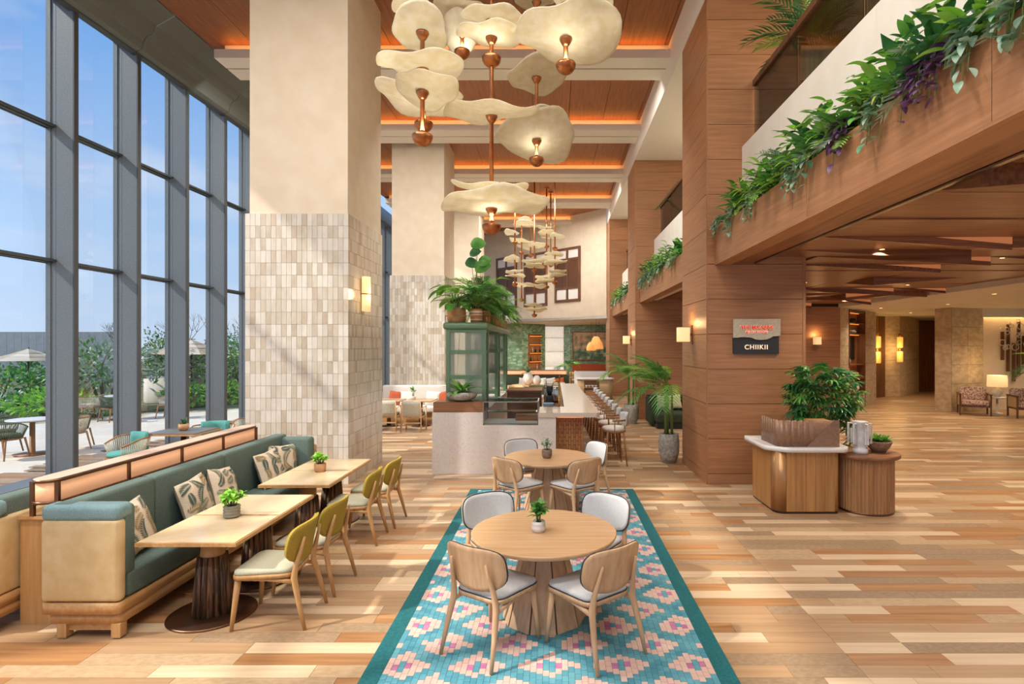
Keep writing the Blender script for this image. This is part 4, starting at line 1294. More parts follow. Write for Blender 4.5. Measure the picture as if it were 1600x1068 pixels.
# ---- bar stools
def bar_stool():
    t = thing('bar_stool', 'x', 'stool', (0, 0, 0), 0, 'bar stools along the terrazzo bar')
    for sx in (-1, 1):
        for sy in (-1, 1):
            MB().tube([(sx * 0.15, sy * 0.15, 0.64), (sx * 0.205, sy * 0.205, 0.0)], [0.020, 0.013], 8).build('leg', 'teak', t)
    MB().tube([(0.185 * math.cos(a), 0.185 * math.sin(a), 0.22) for a in [R(45 + 360 * k / 24) for k in range(25)]], 0.007, 6).build('foot_ring', 'bronze', t)
    MB().lathe([(0.215, 0.62), (0.225, 0.635), (0.22, 0.655)], 28).build('seat_frame', 'teak', t)
    MB().lathe([(0.215, 0.655), (0.225, 0.69), (0.205, 0.725), (0.10, 0.738)], 28).build('seat_pad', 'seat_cream_fabric', t)
    pts = [Vector((0.245 * math.cos(R(a)), 0.245 * math.sin(R(a)), 0.86 + (0.0 if abs(a + 90) < 60 else 0.0))) for a in range(-200, 21, 10)]
    MB().tube(pts, 0.014, 8, flat=1.3).build('arm_rail', 'teak', t)
    for a in (-190, 10, -130, -50):
        MB().tube([(0.21 * math.cos(R(a)), 0.21 * math.sin(R(a)), 0.64), (0.243 * math.cos(R(a)), 0.243 * math.sin(R(a)), 0.86)], 0.010, 6).build('spindle', 'teak', t)
    def bf(u, v):
        a = R(-135 + 90 * u); r_ = 0.235 + 0.03 * v
        return Vector((r_ * math.cos(a), r_ * math.sin(a), 0.76 + 0.23 * v - 0.02 * (2 * u - 1) ** 4))
    MB().sheet(bf, 14, 5, 0.045).build('back_pad', 'grey_fabric', t)
    return t
bs = bar_stool()
ords = ['first', 'second', 'third', 'fourth', 'fifth', 'sixth', 'seventh', 'eighth', 'ninth']
for k in range(9):
    c = bs if k == 0 else dup(bs, (0, 0, 0), 0)
    c.location = (1.13 - 0.012 * k, 10.62 + 0.79 * k, 0); c.rotation_euler = (0, 0, R(90 + (8 if k == 0 else 0)))
    c['label'] = 'pale cushioned timber bar stool, %s along the bar from the round tables' % ords[k]

noisy('white_fabric', 'd9d3c9', 'e6e1d8', 120, 0.95)
# ---- booth and chairs beyond the tiled pillar
bo = thing('booth_bench', 'white upholstered booth bench against the second tiled pillar', 'bench', (-4.1, 16.3, 0))
link('base', MB().box(-1.05, 1.05, 0.1, 0.72, 0, 0.30).mesh('base', 'honey_oak'), bo)
link('seat', rbox_mesh('seat', 2.2, 0.72, 0.17, 0.04, 'white_fabric', 3), bo, (0, 0.38, 0.30))
link('backrest', rbox_mesh('backrest', 2.2, 0.14, 0.62, 0.05, 'white_fabric', 3), bo, (0, 0.70, 0.44))
for (x, yy, mt, rz, lb) in ((-4.75, 16.80, 'rust_fabric', 6, 'rust cushion at the window end of the white booth'), (-3.28, 16.78, 'rust_fabric', -14, 'rust cushion at the bar end of the white booth'), (-3.62, 16.76, 'white_fabric', 5, 'cream cushion leaning in the white booth by the rust one'), (-4.4, 16.78, 'white_fabric', 0, 'cream cushion in the middle of the white booth')):
    me = pillow_mesh(0.42, 0.13); me.materials.clear(); me.materials.append(M(mt))
    o_ = link('cushion', me, None, (x, yy - 0.03, 0.69)); o_.rotation_euler = (R(72), R(rz), 0)
    tag(o_, lb, 'cushion', 'booth cushions')
def woven_chair(label, x, yy, rz):
    t = thing('woven_chair', label, 'chair', (x, yy, 0), rz, 'woven back armchairs at the booth tables')
    for sx in (-1, 1):
        MB().tube([(sx * 0.27, 0.25, 0), (sx * 0.26, 0.24, 0.62)], [0.016, 0.02], 8).build('leg', 'oak', t)
        MB().tube([(sx * 0.26, -0.30, 0), (sx * 0.245, -0.24, 0.42), (sx * 0.24, -0.30, 0.82)], [0.016, 0.02, 0.014], 8).build('leg', 'oak', t)
        MB().tube([(sx * 0.265, 0.27, 0.63), (sx * 0.275, 0.0, 0.64), (sx * 0.25, -0.27, 0.60)], 0.018, 8, flat=0.7).build('armrest', 'oak', t)
    MB().box(-0.25, 0.25, -0.25, 0.24, 0.36, 0.40).build('seat_frame', 'oak', t)
    pad(MB(), seat_poly(0.5, 0.46, -0.22, 0.24), 0.40, 0.45, 0.012).build('seat_pad', 'olive_fabric', t)
    MB().sheet(lambda u, v: Vector(((u - 0.5) * 0.50, -0.27 - 0.05 * v + 0.16 * (u - 0.5) ** 2, 0.40 + 0.42 * v)), 10, 4, 0.02).build('woven_back', 'rope', t)
    MB().box(-0.25, 0.25, -0.27, -0.245, 0.22, 0.25).build('stretcher', 'oak', t)
woven_chair('cream woven armchair fully visible between the tiled pillar and the bar', -3.72, 14.85, 0)
woven_chair('cream woven armchair partly hidden by the large tiled pillar', -4.42, 14.95, R(4))
for (x, lb) in ((-3.75, 'timber booth table with the potted sprig behind the woven chair'), (-4.65, 'timber booth table half hidden by the tiled pillar')):
    t = thing('booth_table', lb, 'table', (x, 15.75, 0))
    link('tabletop', rbox_mesh('tabletop', 0.80, 0.75, 0.04, 0.012, 'oak_x', 2), t, (0, 0, 0.70))
    MB().lathe([(0.06, 0.02), (0.045, 0.70)], 14).build('pedestal', 'walnut', t)
    MB().lathe([(0.26, 0), (0.26, 0.012), (0.06, 0.03)], 24).build('base', 'dark_bronze', t)

# ---- lounge chair group in the second bay
lg = thing('lounge_sofa', 'dark green velvet lounge sofa with a chaise seat under the mezzanine', 'sofa', (3.15, 15.7, 0))
link('seat', rbox_mesh('seat', 0.85, 1.1, 0.26, 0.05, 'dark_green_velvet', 4), lg, (0.05, -0.05, 0.16))
link('plinth', MB().prism(rrect(-0.36, 0.46, -0.55, 0.45, 0.08), 0.0, 0.16).mesh('plinth', 'black'), lg)
link('backrest', rbox_mesh('backrest', 1.1, 0.2, 0.76, 0.05, 'dark_green_velvet', 4), lg, (0.1, 0.50, 0.08))
link('arm', rbox_mesh('arm', 0.16, 0.85, 0.72, 0.05, 'dark_green_velvet', 4), lg, (-0.42, 0.2, 0.08))
link('frame_trim', MB().box(-0.46, 0.6, 0.595, 0.605, 0.1, 0.84).mesh('frame_trim', 'walnut'), lg)
me = pillow_mesh(0.42, 0.14); me.materials.clear(); me.materials.append(M('sage_fabric'))
o_ = link('cushion', me, None, (3.12, 15.93, 0.63)); o_.rotation_euler = (R(68), R(8), R(6)); tag(o_, 'grey square cushion on the dark green lounge sofa', 'cushion')
me = pillow_mesh(0.40, 0.13); me.materials.clear(); me.materials.append(M('palm_cushion'))
o_ = link('cushion', me, None, (3.42, 15.98, 0.66)); o_.rotation_euler = (R(72), R(-6), R(-4)); tag(o_, 'leaf patterned cushion beside the grey one on the green lounge sofa', 'cushion')

# ---- far dining room furniture
def barrel_chair(label, x, yy, rz, mat):
    t = thing('barrel_chair', label, 'chair', (x, yy, 0), rz, 'barrel chairs beyond the bar')
    def bf(u, v):
        a = R(-200 + 220 * u)
        return Vector((0.29 * math.cos(a), 0.29 * math.sin(a), 0.30 + 0.5 * v))
    MB().sheet(bf, 18, 3, 0.05).build('barrel_back', mat, t)
    MB().lathe([(0.26, 0.32), (0.265, 0.40), (0.24, 0.45), (0.1, 0.46)], 18).build('seat_pad', 'seat_cream_fabric', t)
    for a in (45, 135, 225, 315):
        MB().tube([(0.22 * math.cos(R(a)), 0.22 * math.sin(R(a)), 0.32), (0.26 * math.cos(R(a)), 0.26 * math.sin(R(a)), 0)], 0.016, 6).build('leg', 'oak', t)
    for a in (-180, -90, 0):
        MB().tube([(0.32 * math.cos(R(a)), 0.32 * math.sin(R(a)), 0.30), (0.32 * math.cos(R(a)), 0.32 * math.sin(R(a)), 0.80)], 0.012, 6).build('rib', 'oak', t)
def far_table(label, x, yy, r_, mat='oak_x'):
    t = thing('dining_table', label, 'table', (x, yy, 0), 0, 'far dining tables')
    MB().lathe([(r_ - 0.02, 0.71), (r_, 0.72), (r_, 0.745)], 32).build('tabletop', mat, t)
    MB().lathe([(0.22, 0), (0.22, 0.02), (0.05, 0.05), (0.04, 0.70)], 16).build('pedestal', 'walnut', t)
far_table('pale round dining table carrying the white pebble vases beyond the bar', -1.0, 21.6, 0.65)
barrel_chair('brown barrel chair beside the pebble vase table, window side', -1.40, 20.45, R(180), 'cane')
barrel_chair('olive barrel chair beside the pebble vase table, stool side', -0.62, 20.42, R(188), 'olive_fabric')
barrel_chair('pale barrel chair at the far side of the pebble vase table', 0.1, 22.0, R(80), 'seat_cream_fabric')
barrel_chair('pale barrel chair between the pebble vase table and the windows', -2.1, 22.0, R(-80), 'seat_cream_fabric')
far_table('dark round table below the leafy mural', 0.62, 26.8, 0.5, 'walnut_x')
barrel_chair('cane barrel chair left of the dark table below the mural', -0.25, 26.6, R(-70), 'cane')
barrel_chair('cane barrel chair right of the dark table below the mural', 1.5, 26.9, R(80), 'cane')
far_table('dark round table against the rust banquette', 1.7, 31.8, 0.5, 'walnut_x')
barrel_chair('cane barrel chair in front of the rust banquette', 1.15, 30.8, R(200), 'cane')
barrel_chair('cream barrel chair beside the rust banquette', 2.35, 30.9, R(170), 'seat_cream_fabric')
fb = thing('far_banquette', 'green banquette with a glowing pink rail across the far dining room', 'sofa', (-1.55, 24.2, -0.05))
link('seat', rbox_mesh('seat', 4.4, 0.6, 0.42, 0.04, 'dark_green_velvet', 3), fb, (0, 0, 0.05))
link('backrest', rbox_mesh('backrest', 4.4, 0.2, 0.95, 0.04, 'dark_green_velvet', 3), fb, (0, 0.38, 0.05))
link('light_panel', MB().prism(rrect(-2.1, 2.1, 0.30, 0.46, 0.07), 1.06, 1.22).mesh('light_panel', 'rail_light_panel'), fb)
link('rail', MB().prism(rrect(-2.13, 2.13, 0.28, 0.48, 0.07), 1.22, 1.25).prism(rrect(-2.13, 2.13, 0.28, 0.48, 0.07), 1.0, 1.06).mesh('rail', 'bronze'), fb)
for k in range(5):
    me = pillow_mesh(0.40, 0.13); me.materials.clear(); me.materials.append(M(['seat_cream_fabric', 'rust_fabric', 'white_fabric'][k % 3]))
    o_ = link('cushion', me, None, (-1.35 + 0.40 * k, 24.4, 0.66)); o_.rotation_euler = (R(72), R(5 - 4 * k), 0)
    tag(o_, '%s scatter cushion on the far green banquette, %s from its window end' % (['cream', 'rust', 'white'][k % 3], ords[k]), 'cushion', 'far banquette cushions')
rb = thing('rust_banquette', 'rust upholstered banquette under the leafy mural', 'sofa', (2.6, 33.6, 0))
link('seat', rbox_mesh('seat', 3.0, 0.6, 0.42, 0.04, 'rust_fabric', 3), rb, (0, 0, 0.03))
link('backrest', rbox_mesh('backrest', 3.0, 0.2, 1.12, 0.05, 'rust_fabric', 3), rb, (0, 0.38, 0.05))
isl = thing('buffet_island', 'oval cane sided buffet island with a white top and open shelf', 'island', (1.72, 23.6, 0))
link('body', MB().prism(rrect(-0.75, 0.75, -0.3, 0.3, 0.29, 8), 0.0, 0.84, 0, None, True).mesh('body', 'cane'), isl)
link('top', MB().prism(rrect(-0.8, 0.8, -0.35, 0.35, 0.33, 8), 0.84, 0.90, 0, None, True).mesh('top', 'white_stone'), isl)
link('shelf_recess', MB().box(-0.48, 0.15, -0.31, -0.28, 0.3, 0.8).mesh('shelf_recess', 'walnut_x'), isl)
link('shelf', MB().box(-0.48, 0.15, -0.36, -0.28, 0.50, 0.53).mesh('shelf', 'oak_x'), isl)
for k in range(4):
    b_ = thing('bowl', 'small white bowl on the open shelf of the cane island', 'bowl', (1.34 + 0.13 * k, 23.27, 0.53), 0, 'bowls on the cane island')
    MB().lathe([(0.025, 0), (0.05, 0.05), (0.055, 0.09), (0.05, 0.085), (0.02, 0.02)], 12).build('shell', 'white_ceramic', b_)
up = thing('tall_planter_box', 'white ledge planter above the cane island', 'planter', (1.66, 25.2, 0))
link('box', MB().box(-0.75, 0.75, -0.2, 0.2, 0, 1.12).mesh('box', 'white_stone'), up)
link('soil', MB().box(-0.7, 0.7, -0.16, 0.16, 1.12, 1.13).mesh('soil', 'soil'), up)
# mural, niche, pendant lamps
def mural_mat():
    m, nt, b = new_mat('mural')
    v = tex_vec(nt, (1, 1, 1), False)
    n = nt.nodes.new('ShaderNodeTexNoise'); n.inputs['Scale'].default_value = 3.2; n.inputs['Detail'].default_value = 7
    sp_ = nt.nodes.new('ShaderNodeSeparateXYZ')
    nt.links.new(v, n.inputs['Vector']); nt.links.new(v, sp_.inputs[0])
    mr = nt.nodes.new('ShaderNodeMapRange'); mr.inputs['From Min'].default_value = 0.2; mr.inputs['From Max'].default_value = 1.7
    mr.inputs['To Min'].default_value = -0.16; mr.inputs['To Max'].default_value = 0.14
    nt.links.new(sp_.outputs['Z'], mr.inputs['Value'])
    ad = nt.nodes.new('ShaderNodeMath'); nt.links.new(n.outputs['Fac'], ad.inputs[0]); nt.links.new(mr.outputs[0], ad.inputs[1])
    r = nt.nodes.new('ShaderNodeValToRGB')
    r.color_ramp.elements[0].position = 0.30; r.color_ramp.elements[0].color = lin('55705c')
    r.color_ramp.elements[1].position = 0.62; r.color_ramp.elements[1].color = lin('e2cbb2')
    for p_, c_ in ((0.42, '7d947c'), (0.48, 'a9b192'), (0.54, 'd0a284')):
        e_ = r.color_ramp.elements.new(p_); e_.color = lin(c_)
    nt.links.new(ad.outputs[0], r.inputs[0]); nt.links.new(r.outputs[0], b.inputs['Base Color'])
    b.inputs['Roughness'].default_value = 0.8
mural_mat()
mu = thing('mural', 'painted leafy green and peach mural framed on the green tiled wall', 'mural', (1.12, 34.55, 1.35), math.atan2(-0.3, 3.2))
MB().box(0.06, 2.8, -0.04, -0.015, 0.06, 1.72).build('painting', 'mural', mu)
fr = MB().box(0, 2.86, -0.06, -0.005, 0, 0.06).box(0, 2.86, -0.06, -0.005, 1.72, 1.78).box(0, 0.06, -0.06, -0.005, 0, 1.78).box(2.80, 2.86, -0.06, -0.005, 0, 1.78)
fr.build('frame', 'teak_x', mu)
ni = thing('bottle_niche', 'lit timber bottle niche in the dark green tiled wall', 'shelf', (-1.85, 32.4, 0.8), math.atan2(1.4, 1.3))
MB().box(0.46, 1.54, -0.02, 0.005, 0, 2.15).build('back_panel', 'teak', ni)
for k in range(5):
    s_ = MB().box(0.46, 1.54, -0.14, -0.02, 0.02 + 0.5 * k, 0.06 + 0.5 * k).build('shelf_board', 'teak_x', ni)
    MB().box(0.50, 1.5, -0.13, -0.11, -0.0, 0.02).build('light_strip', 'led_orange', s_, (0, 0, 0.0 + 0.5 * k))
dv_ = Vector((1.3, 1.4)).normalized()
for k in range(7):
    t_ = 0.62 + 0.13 * k; lv = [1, 2, 1, 2, 0, 1, 2][k]
    px = -1.85 + dv_.x * t_ + dv_.y * 0.08; py = 32.4 + dv_.y * t_ - dv_.x * 0.08
    bt = thing('bottle', 'bottle on the lit shelves of the timber niche', 'bottle', (px, py, 0.8 + 0.06 + 0.5 * lv), 0, 'bottles in the niche')
    MB().lathe([(0.045, 0), (0.045, 0.18), (0.016, 0.24), (0.016, 0.32)], 10).build('glass_body', ['bottle_dark', 'bottle_clear', 'bottle_amber'][k % 3], bt)
for (x, yy, z, s_, lb) in ((1.96, 29.6, 2.22, 1.0, 'woven pendant lamp hanging clear in front of the leafy mural'), (2.02, 27.0, 2.48, 1.0, 'woven pendant lamp hanging highest beside the timber column'), (2.28, 28.6, 2.3, 0.9, 'woven pendant lamp cut off by the timber column')):
    t = thing('woven_pendant', lb, 'lamp', (x, yy, z), 0, 'woven pendant lamps')
    MB().lathe([(0.10 * s_, 0.22), (0.17 * s_, 0.14), (0.24 * s_, -0.02), (0.26 * s_, -0.16), (0.24 * s_, -0.22)], 20, cap=False).lathe([(0.235 * s_, -0.215), (0.25 * s_, -0.16), (0.23 * s_, -0.02), (0.16 * s_, 0.13), (0.09 * s_, 0.215)], 20, cap=False).build('shade', 'wicker_lamp', t)
    MB().tube([(0, 0, 0.2), (0, 0, 3.535 - z)], 0.006, 6).build('cord', 'black', t)
    MB().lathe([(0.02, -0.1), (0.06, -0.04), (0.05, 0.06), (0.02, 0.1)], 12).build('bulb', 'lamp_bulb_warm', t)
# ================================================================== PENDANT CLUSTERS
def px(x, y, Y):
    """world point at depth Y for a sight line measured on the photograph"""
    return ((x - 866) * Y / 875, Y, 2.25 + (540 - y) * Y / 875)
rd = random.Random(17)
def petal(Rd, asp=1.0, wav=0.10):
    p1_, p2_, p3_ = [rd.random() * 6.28 for _ in range(3)]
    def rad(a): return Rd * (1 + 0.09 * math.sin(2 * a + p1_) + 0.06 * math.sin(3 * a + p2_) + 0.02 * math.sin(7 * a + p3_))
    m_ = MB(); n = 40; rings = [0.0, 0.12, 0.35, 0.6, 0.8, 0.93, 1.0]
    top = []; bot = []
    for k, t in enumerate(rings):
        for i in range(n):
            a = 2 * PI * i / n; r_ = rad(a) * t
            z = Rd * (0.10 * t * t + wav * t ** 3 * math.sin(2 * a + p2_) + 0.05 * t ** 3 * math.sin(5 * a + p1_))
            top.append((r_ * math.cos(a), r_ * math.sin(a) * asp, z + 0.006)); bot.append((r_ * math.cos(a), r_ * math.sin(a) * asp, z - 0.006))
    fs = []; N = len(top)
    for k in range(len(rings) - 1):
        for i in range(n):
            j = (i + 1) % n
            fs.append((k * n + i, k * n + j, (k + 1) * n + j, (k + 1) * n + i))
            fs.append((N + (k + 1) * n + i, N + (k + 1) * n + j, N + k * n + j, N + k * n + i))
    e0 = (len(rings) - 1) * n
    for i in range(n):
        j = (i + 1) % n
        fs.append((e0 + i, e0 + j, N + e0 + j, N + e0 + i))
    return m_.add(top + bot, fs, 0, True)
def pendant(x, Y, items, label, group, rrod=0.028, fin=0.125):
    X = (x - 866) * Y / 875
    zmin = min(2.25 + (540 - it[2 if it[0] == 's' else 1]) * Y / 875 for it in items)
    t = thing('petal_pendant', label, 'pendant lamp', (X, Y, 8.70), 0, group)
    zf = [2.25 + (540 - it[1]) * Y / 875 for it in items if it[0] == 'f']
    zlow = min(zf) if zf else zmin
    MB().tube([(0, 0, 0.02), (0, 0, zlow - 8.70)], rrod, 10).build('rod', 'copper', t)
    MB().lathe([(0.10, -0.03), (0.10, 0.0)], 20).build('canopy', 'copper', t)
    for it in items:
        if it[0] == 's':
            _, cx, cy, W, H = it
            Zc = 2.25 + (540 - cy) * Y / 875 - 8.70
            Rd = W * Y / 875 / 2
            e_ = math.atan((540 - cy) / 875)
            tau = math.asin(min(0.98, H / W)) - e_
            o_ = petal(Rd, 1.0, 0.07 if H / W < 0.5 else 0.10).build('shade', 'paper_shade', t, ((cx - x) * Y / 875, 0, Zc))
            o_.rotation_euler = (-tau, R(rd.uniform(-7, 7)), rd.random() * 6.28 if abs(tau) < 0.05 else 0)
            if Y < 12: MB().lathe([(0.03, -0.09), (0.05, -0.065), (0.078, -0.012), (0.080, 0.008), (0.03, 0.012)], 18).build('socket', 'copper', t, (0, 0, Zc - 0.012 + (x - cx) * Y / 875 * 0.0))
        elif it[0] == 'k':
            if Y < 12: continue
            z = 2.25 + (540 - it[1]) * Y / 875 - 8.70
            MB().lathe([(0.035, -0.07), (0.05, -0.045), (0.075, 0.0), (0.078, 0.02), (0.03, 0.03)], 18).build('socket', 'copper', t, (0, 0, z))
        else:
            z = 2.25 + (540 - it[1]) * Y / 875 - 8.70
            prof_ = [(fin * math.sin(a) + 0.001, -fin * 1.05 * math.cos(a)) for a in [R(k * 90 / 8) for k in range(9)]]
            prof_ += [(fin * 0.94, 0.01), (fin * 0.4, 0.018), (rrod, 0.06)]
            fo = MB().lathe(prof_, 22).build('finial', 'copper', t, (0, 0, z))
            if Y < 12: area_light('uplight', (0, 0, 0.03), (R(180), 0, 0), 0.2, 0.2, 3.0, (1.0, 0.88, 0.68), fo, 165)
    return t
G1 = 'paper petal pendants over the round tables'
pendant(660, 6.8, [('s', 643, 8, 60, 34), ('s', 658, 50, 90, 68), ('s', 659, 108, 126, 46), ('s', 664, 143, 100, 58), ('k', 40), ('k', 128), ('f', 212)], 'paper petal pendant on the copper rod nearest the tiled pillar', G1)
pendant(662, 7.7, [('s', 655, 158, 142, 60), ('k', 168), ('f', 192)], 'single broad petal pendant tucked behind the one nearest the tiled pillar', G1)
pendant(768, 7.4, [('s', 777, 33, 98, 34), ('s', 766, 58, 94, 40), ('k', 50), ('f', 90), ('s', 766, 180, 138, 32), ('k', 190), ('s', 765, 298, 108, 24), ('s', 771, 325, 154, 36), ('k', 316), ('f', 352)], 'longest petal pendant, hanging lowest over the round table with the brown pot', G1)
pendant(884, 7.0, [('s', 906, 8, 104, 46), ('s', 890, 60, 152, 98), ('k', 52), ('f', 100)], 'pendant with the largest upturned petal, beside the timber column', G1)
pendant(838.5, 9.2, [('s', 838, 2, 66, 26), ('k', 7), ('s', 841, 121, 100, 56), ('k', 134), ('s', 851, 187, 66, 30), ('s', 840, 219, 124, 80), ('k', 212), ('f', 248)], 'petal pendant with a tilted lower petal above the bar end', G1)
pendant(722, 9.0, [('s', 716, 22, 80, 40), ('s', 720, 50, 62, 66), ('k', 44), ('f', 80)], 'short petal pendant hanging between the longest one and the tiled pillar', G1)
G2 = 'far paper petal pendants'
far = [(804.5, [('s', 799, 364, 24, 9), ('s', 800, 406, 24, 12), ('s', 803, 425, 27, 6), ('s', 806, 432, 32, 5), ('f', 378), ('f', 443)], 'far petal pendant nearest the foliage over the bar'),
       (815, [('s', 820, 344, 24, 6), ('s', 820, 352, 38, 10), ('s', 816, 378, 38, 8), ('s', 818, 446, 34, 7), ('f', 394), ('f', 467)], 'far petal pendant ending in a bare copper drop'),
       (829, [('s', 826, 386, 38, 10), ('f', 398)], 'short far petal pendant in the middle of the cluster'),
       (835, [('s', 838, 384, 28, 8), ('s', 833, 410, 34, 9), ('s', 836, 417, 32, 8), ('f', 421), ('s', 836, 447, 38, 6), ('s', 833, 478, 28, 6), ('s', 836, 485, 38, 6), ('f', 491)], 'far petal pendant hanging lowest of the distant cluster'),
       (854, [('s', 850, 356, 24, 6), ('s', 853, 365, 28, 11), ('f', 384), ('s', 853, 406, 40, 8), ('s', 856, 433, 36, 6), ('s', 853, 440, 38, 6), ('f', 447)], 'far petal pendant in front of the shutter nearest the columns'),
       (860.5, [('s', 860, 369, 30, 10), ('f', 413)], 'far petal pendant with one high petal'),
       (867, [('s', 871, 370, 26, 8), ('s', 866, 398, 28, 7), ('s', 868, 411, 36, 8), ('s', 871, 425, 27, 6), ('s', 872, 431, 30, 6), ('f', 387), ('f', 440)], 'far petal pendant nearest the timber columns')]
for i, (x, it, lb) in enumerate(far):
    pendant(x, (21.2, 22.5, 23.5, 21.7, 22.9, 23.6, 21.4)[i], it, lb, G2, 0.028, 0.11)

# ================================================================== SCONCES
def box_sconce(loc, rz, label):
    t = thing('wall_sconce', label, 'wall lamp', loc, rz, 'square wall sconces')
    MB().box(-0.05, 0.05, -0.02, 0.0, -0.17, 0.17).build('backplate', 'bronze', t)
    MB().box(-0.02, 0.02, -0.06, -0.02, -0.02, 0.02).build('bracket', 'bronze', t)
    link('shade', rbox_mesh('shade', 0.20, 0.20, 0.26, 0.012, 'lamp_shade_warm', 2), t, (0, -0.16, -0.13))
    MB().box(-0.105, 0.105, -0.265, -0.055, 0.128, 0.136).box(-0.105, 0.105, -0.265, -0.055, -0.136, -0.128).build('trim_ring', 'brass', t)
    point_light('sconce_lamp', (0, -0.16, 0.20), 7, (1.0, 0.62, 0.28), 0.08, t)
box_sconce((2.475, 10.05, 2.45), -PI / 2, 'glowing square sconce on the side of the column with the restaurant sign')
box_sconce((2.475, 18.0, 2.44), -PI / 2, 'glowing square sconce above the palm by the lounge sofa')
box_sconce((8.83, 18.965, 2.42), 0, 'glowing square sconce on the dark timber wall behind the bushy plant')
st = thing('wall_sconce', 'tall glowing half-round sconce on the side of the tiled pillar', 'wall lamp', (-3.35, 9.78, 3.15), PI / 2)
MB().box(-0.06, 0.06, -0.02, -0.006, -0.30, 0.30).build('backplate', 'bronze', st)
for z0, z1 in ((-0.30, -0.008), (0.008, 0.30)):
    m = MB()
    poly = [(0.10 * math.cos(R(a)), -0.02 - 0.12 * abs(math.sin(R(a)))) for a in range(180, 361, 15)]
    m.prism(poly, z0, z1, 0, None, True); m.build('shade', 'lamp_shade_warm', st)
MB().prism([(0.102 * math.cos(R(a)), -0.02 - 0.122 * abs(math.sin(R(a)))) for a in range(180, 361, 15)], -0.008, 0.008).build('band', 'bronze', st)
point_light('sconce_lamp', (0, -0.25, 0.0), 5, (1.0, 0.65, 0.35), 0.1, st)

# ================================================================== SIGN
sg = thing('restaurant_sign', 'two part sign of sand and black plates with glowing lettering', 'sign', (3.27, 9.105, 2.12))
def plate(poly, y0, y1, mat, nm):
    n = len(poly)
    vs = [(x, y0, z) for x, z in poly] + [(x, y1, z) for x, z in poly]
    MB().add(vs, [tuple(range(n)), tuple(range(2 * n - 1, n - 1, -1))] + [(i, n + i, n + (i + 1) % n, (i + 1) % n) for i in range(n)]).build(nm, mat, sg)
wave = [(-0.375, 0.262), (-0.30, 0.262), (-0.24, 0.272), (-0.15, 0.268), (-0.08, 0.262), (-0.02, 0.235), (0.06, 0.225), (0.16, 0.232), (0.22, 0.255), (0.27, 0.285), (0.32, 0.285), (0.37, 0.292)]
plate([(-0.37, 0.0), (0.37, 0.0)] + [(min(x, 0.37), z + 0.01) for x, z in wave[::-1]], -0.035, 0.0, 'sign_dark', 'black_plate')
plate([(0.385, 0.30), (0.385, 0.565), (-0.375, 0.565)] + wave, -0.06, -0.03, 'sign_sand', 'sand_plate')
def text_mesh(body, size, mat, depth=0.006, sp=1.0, bold=0.0):
    c = bpy.data.curves.new('t', 'FONT'); c.body = body; c.size = size; c.align_x = 'CENTER'; c.extrude = depth; c.space_character = sp; c.offset = bold
    o_ = bpy.data.objects.new('t', c); COL.objects.link(o_)
    bpy.context.view_layer.update()
    me = bpy.data.meshes.new_from_object(o_.evaluated_get(bpy.context.evaluated_depsgraph_get()))
    bpy.data.objects.remove(o_); me.materials.clear(); me.materials.append(M(mat))
    return me
def lettering(body, size, z, y, mat, halo, sp=1.0, bold=0.0):
    if halo:
        h = link('letter_halo', text_mesh(body, size, halo, 0.002, sp, 0.0045), sg, (0, y + 0.002, z)); h.rotation_euler = (R(90), 0, 0)
    o_ = link('lettering', text_mesh(body, size, mat, 0.006, sp, bold), sg, (0, y - 0.006, z)); o_.rotation_euler = (R(90), 0, 0)
lettering('THE MA-SANE', 0.085, 0.398, -0.062, 'sign_glow_red', 'sign_glow_white', 1.0, 0.002)
lettering('BEACH HOUSE', 0.050, 0.338, -0.062, 'sign_glow_red', 'sign_glow_white', 1.1)
lettering('CHIIKII', 0.105, 0.075, -0.037, 'sign_glow_white', None, 1.18, 0.001)
# ================================================================== PLANTS
rl = random.Random(29)
noisy('brown_pot', '6b584c', '8a7566', 12, 0.8, 0, 0.2, (1, 1, 4))
noisy('striped_pot', 'b8793f', 'e0d2bd', 2, 0.8, 0, 0.1, (0.1, 0.1, 14), 1, 0, 0.45, 0.55)
LEAF = {}
def leaf_mesh(L, W, bend, mat, tip=1.0, fold=0.12, n=6):
    k = (L, W, bend, mat, tip, fold)
    if k in LEAF: return LEAF[k]
    vs = []; fs = []
    for i in range(n + 1):
        t = i / n
        w = W / 2 * (math.sin(PI * min(1, t * 0.92 + 0.06)) ** 0.8) * (1 - 0.25 * t * tip)
        a = bend * t
        x = L * (math.sin(a) / bend if abs(bend) > 1e-3 else t); z = -L * ((1 - math.cos(a)) / bend if abs(bend) > 1e-3 else 0)
        if i == n: w = 0.001
        vs += [(x, -w, z + fold * w * 2), (x, 0, z), (x, w, z + fold * w * 2)]
    for i in range(n):
        b = i * 3
        fs += [(b, b + 3, b + 4, b + 1), (b + 1, b + 4, b + 5, b + 2)]
    LEAF[k] = MB().add(vs, fs, 0, True).mesh('leaf', mat)
    return LEAF[k]
def put(me, parent, pos, yaw, pitch, s=1.0, roll=0.0, name='leaf'):
    o = bpy.data.objects.new(name, me); COL.objects.link(o); o.parent = parent
    o.location = pos; o.scale = (s, s, s)
    o.rotation_euler = (Matrix.Rotation(yaw, 3, 'Z') @ Matrix.Rotation(-pitch, 3, 'Y') @ Matrix.Rotation(roll, 3, 'X')).to_euler()
    return o
FROND = {}
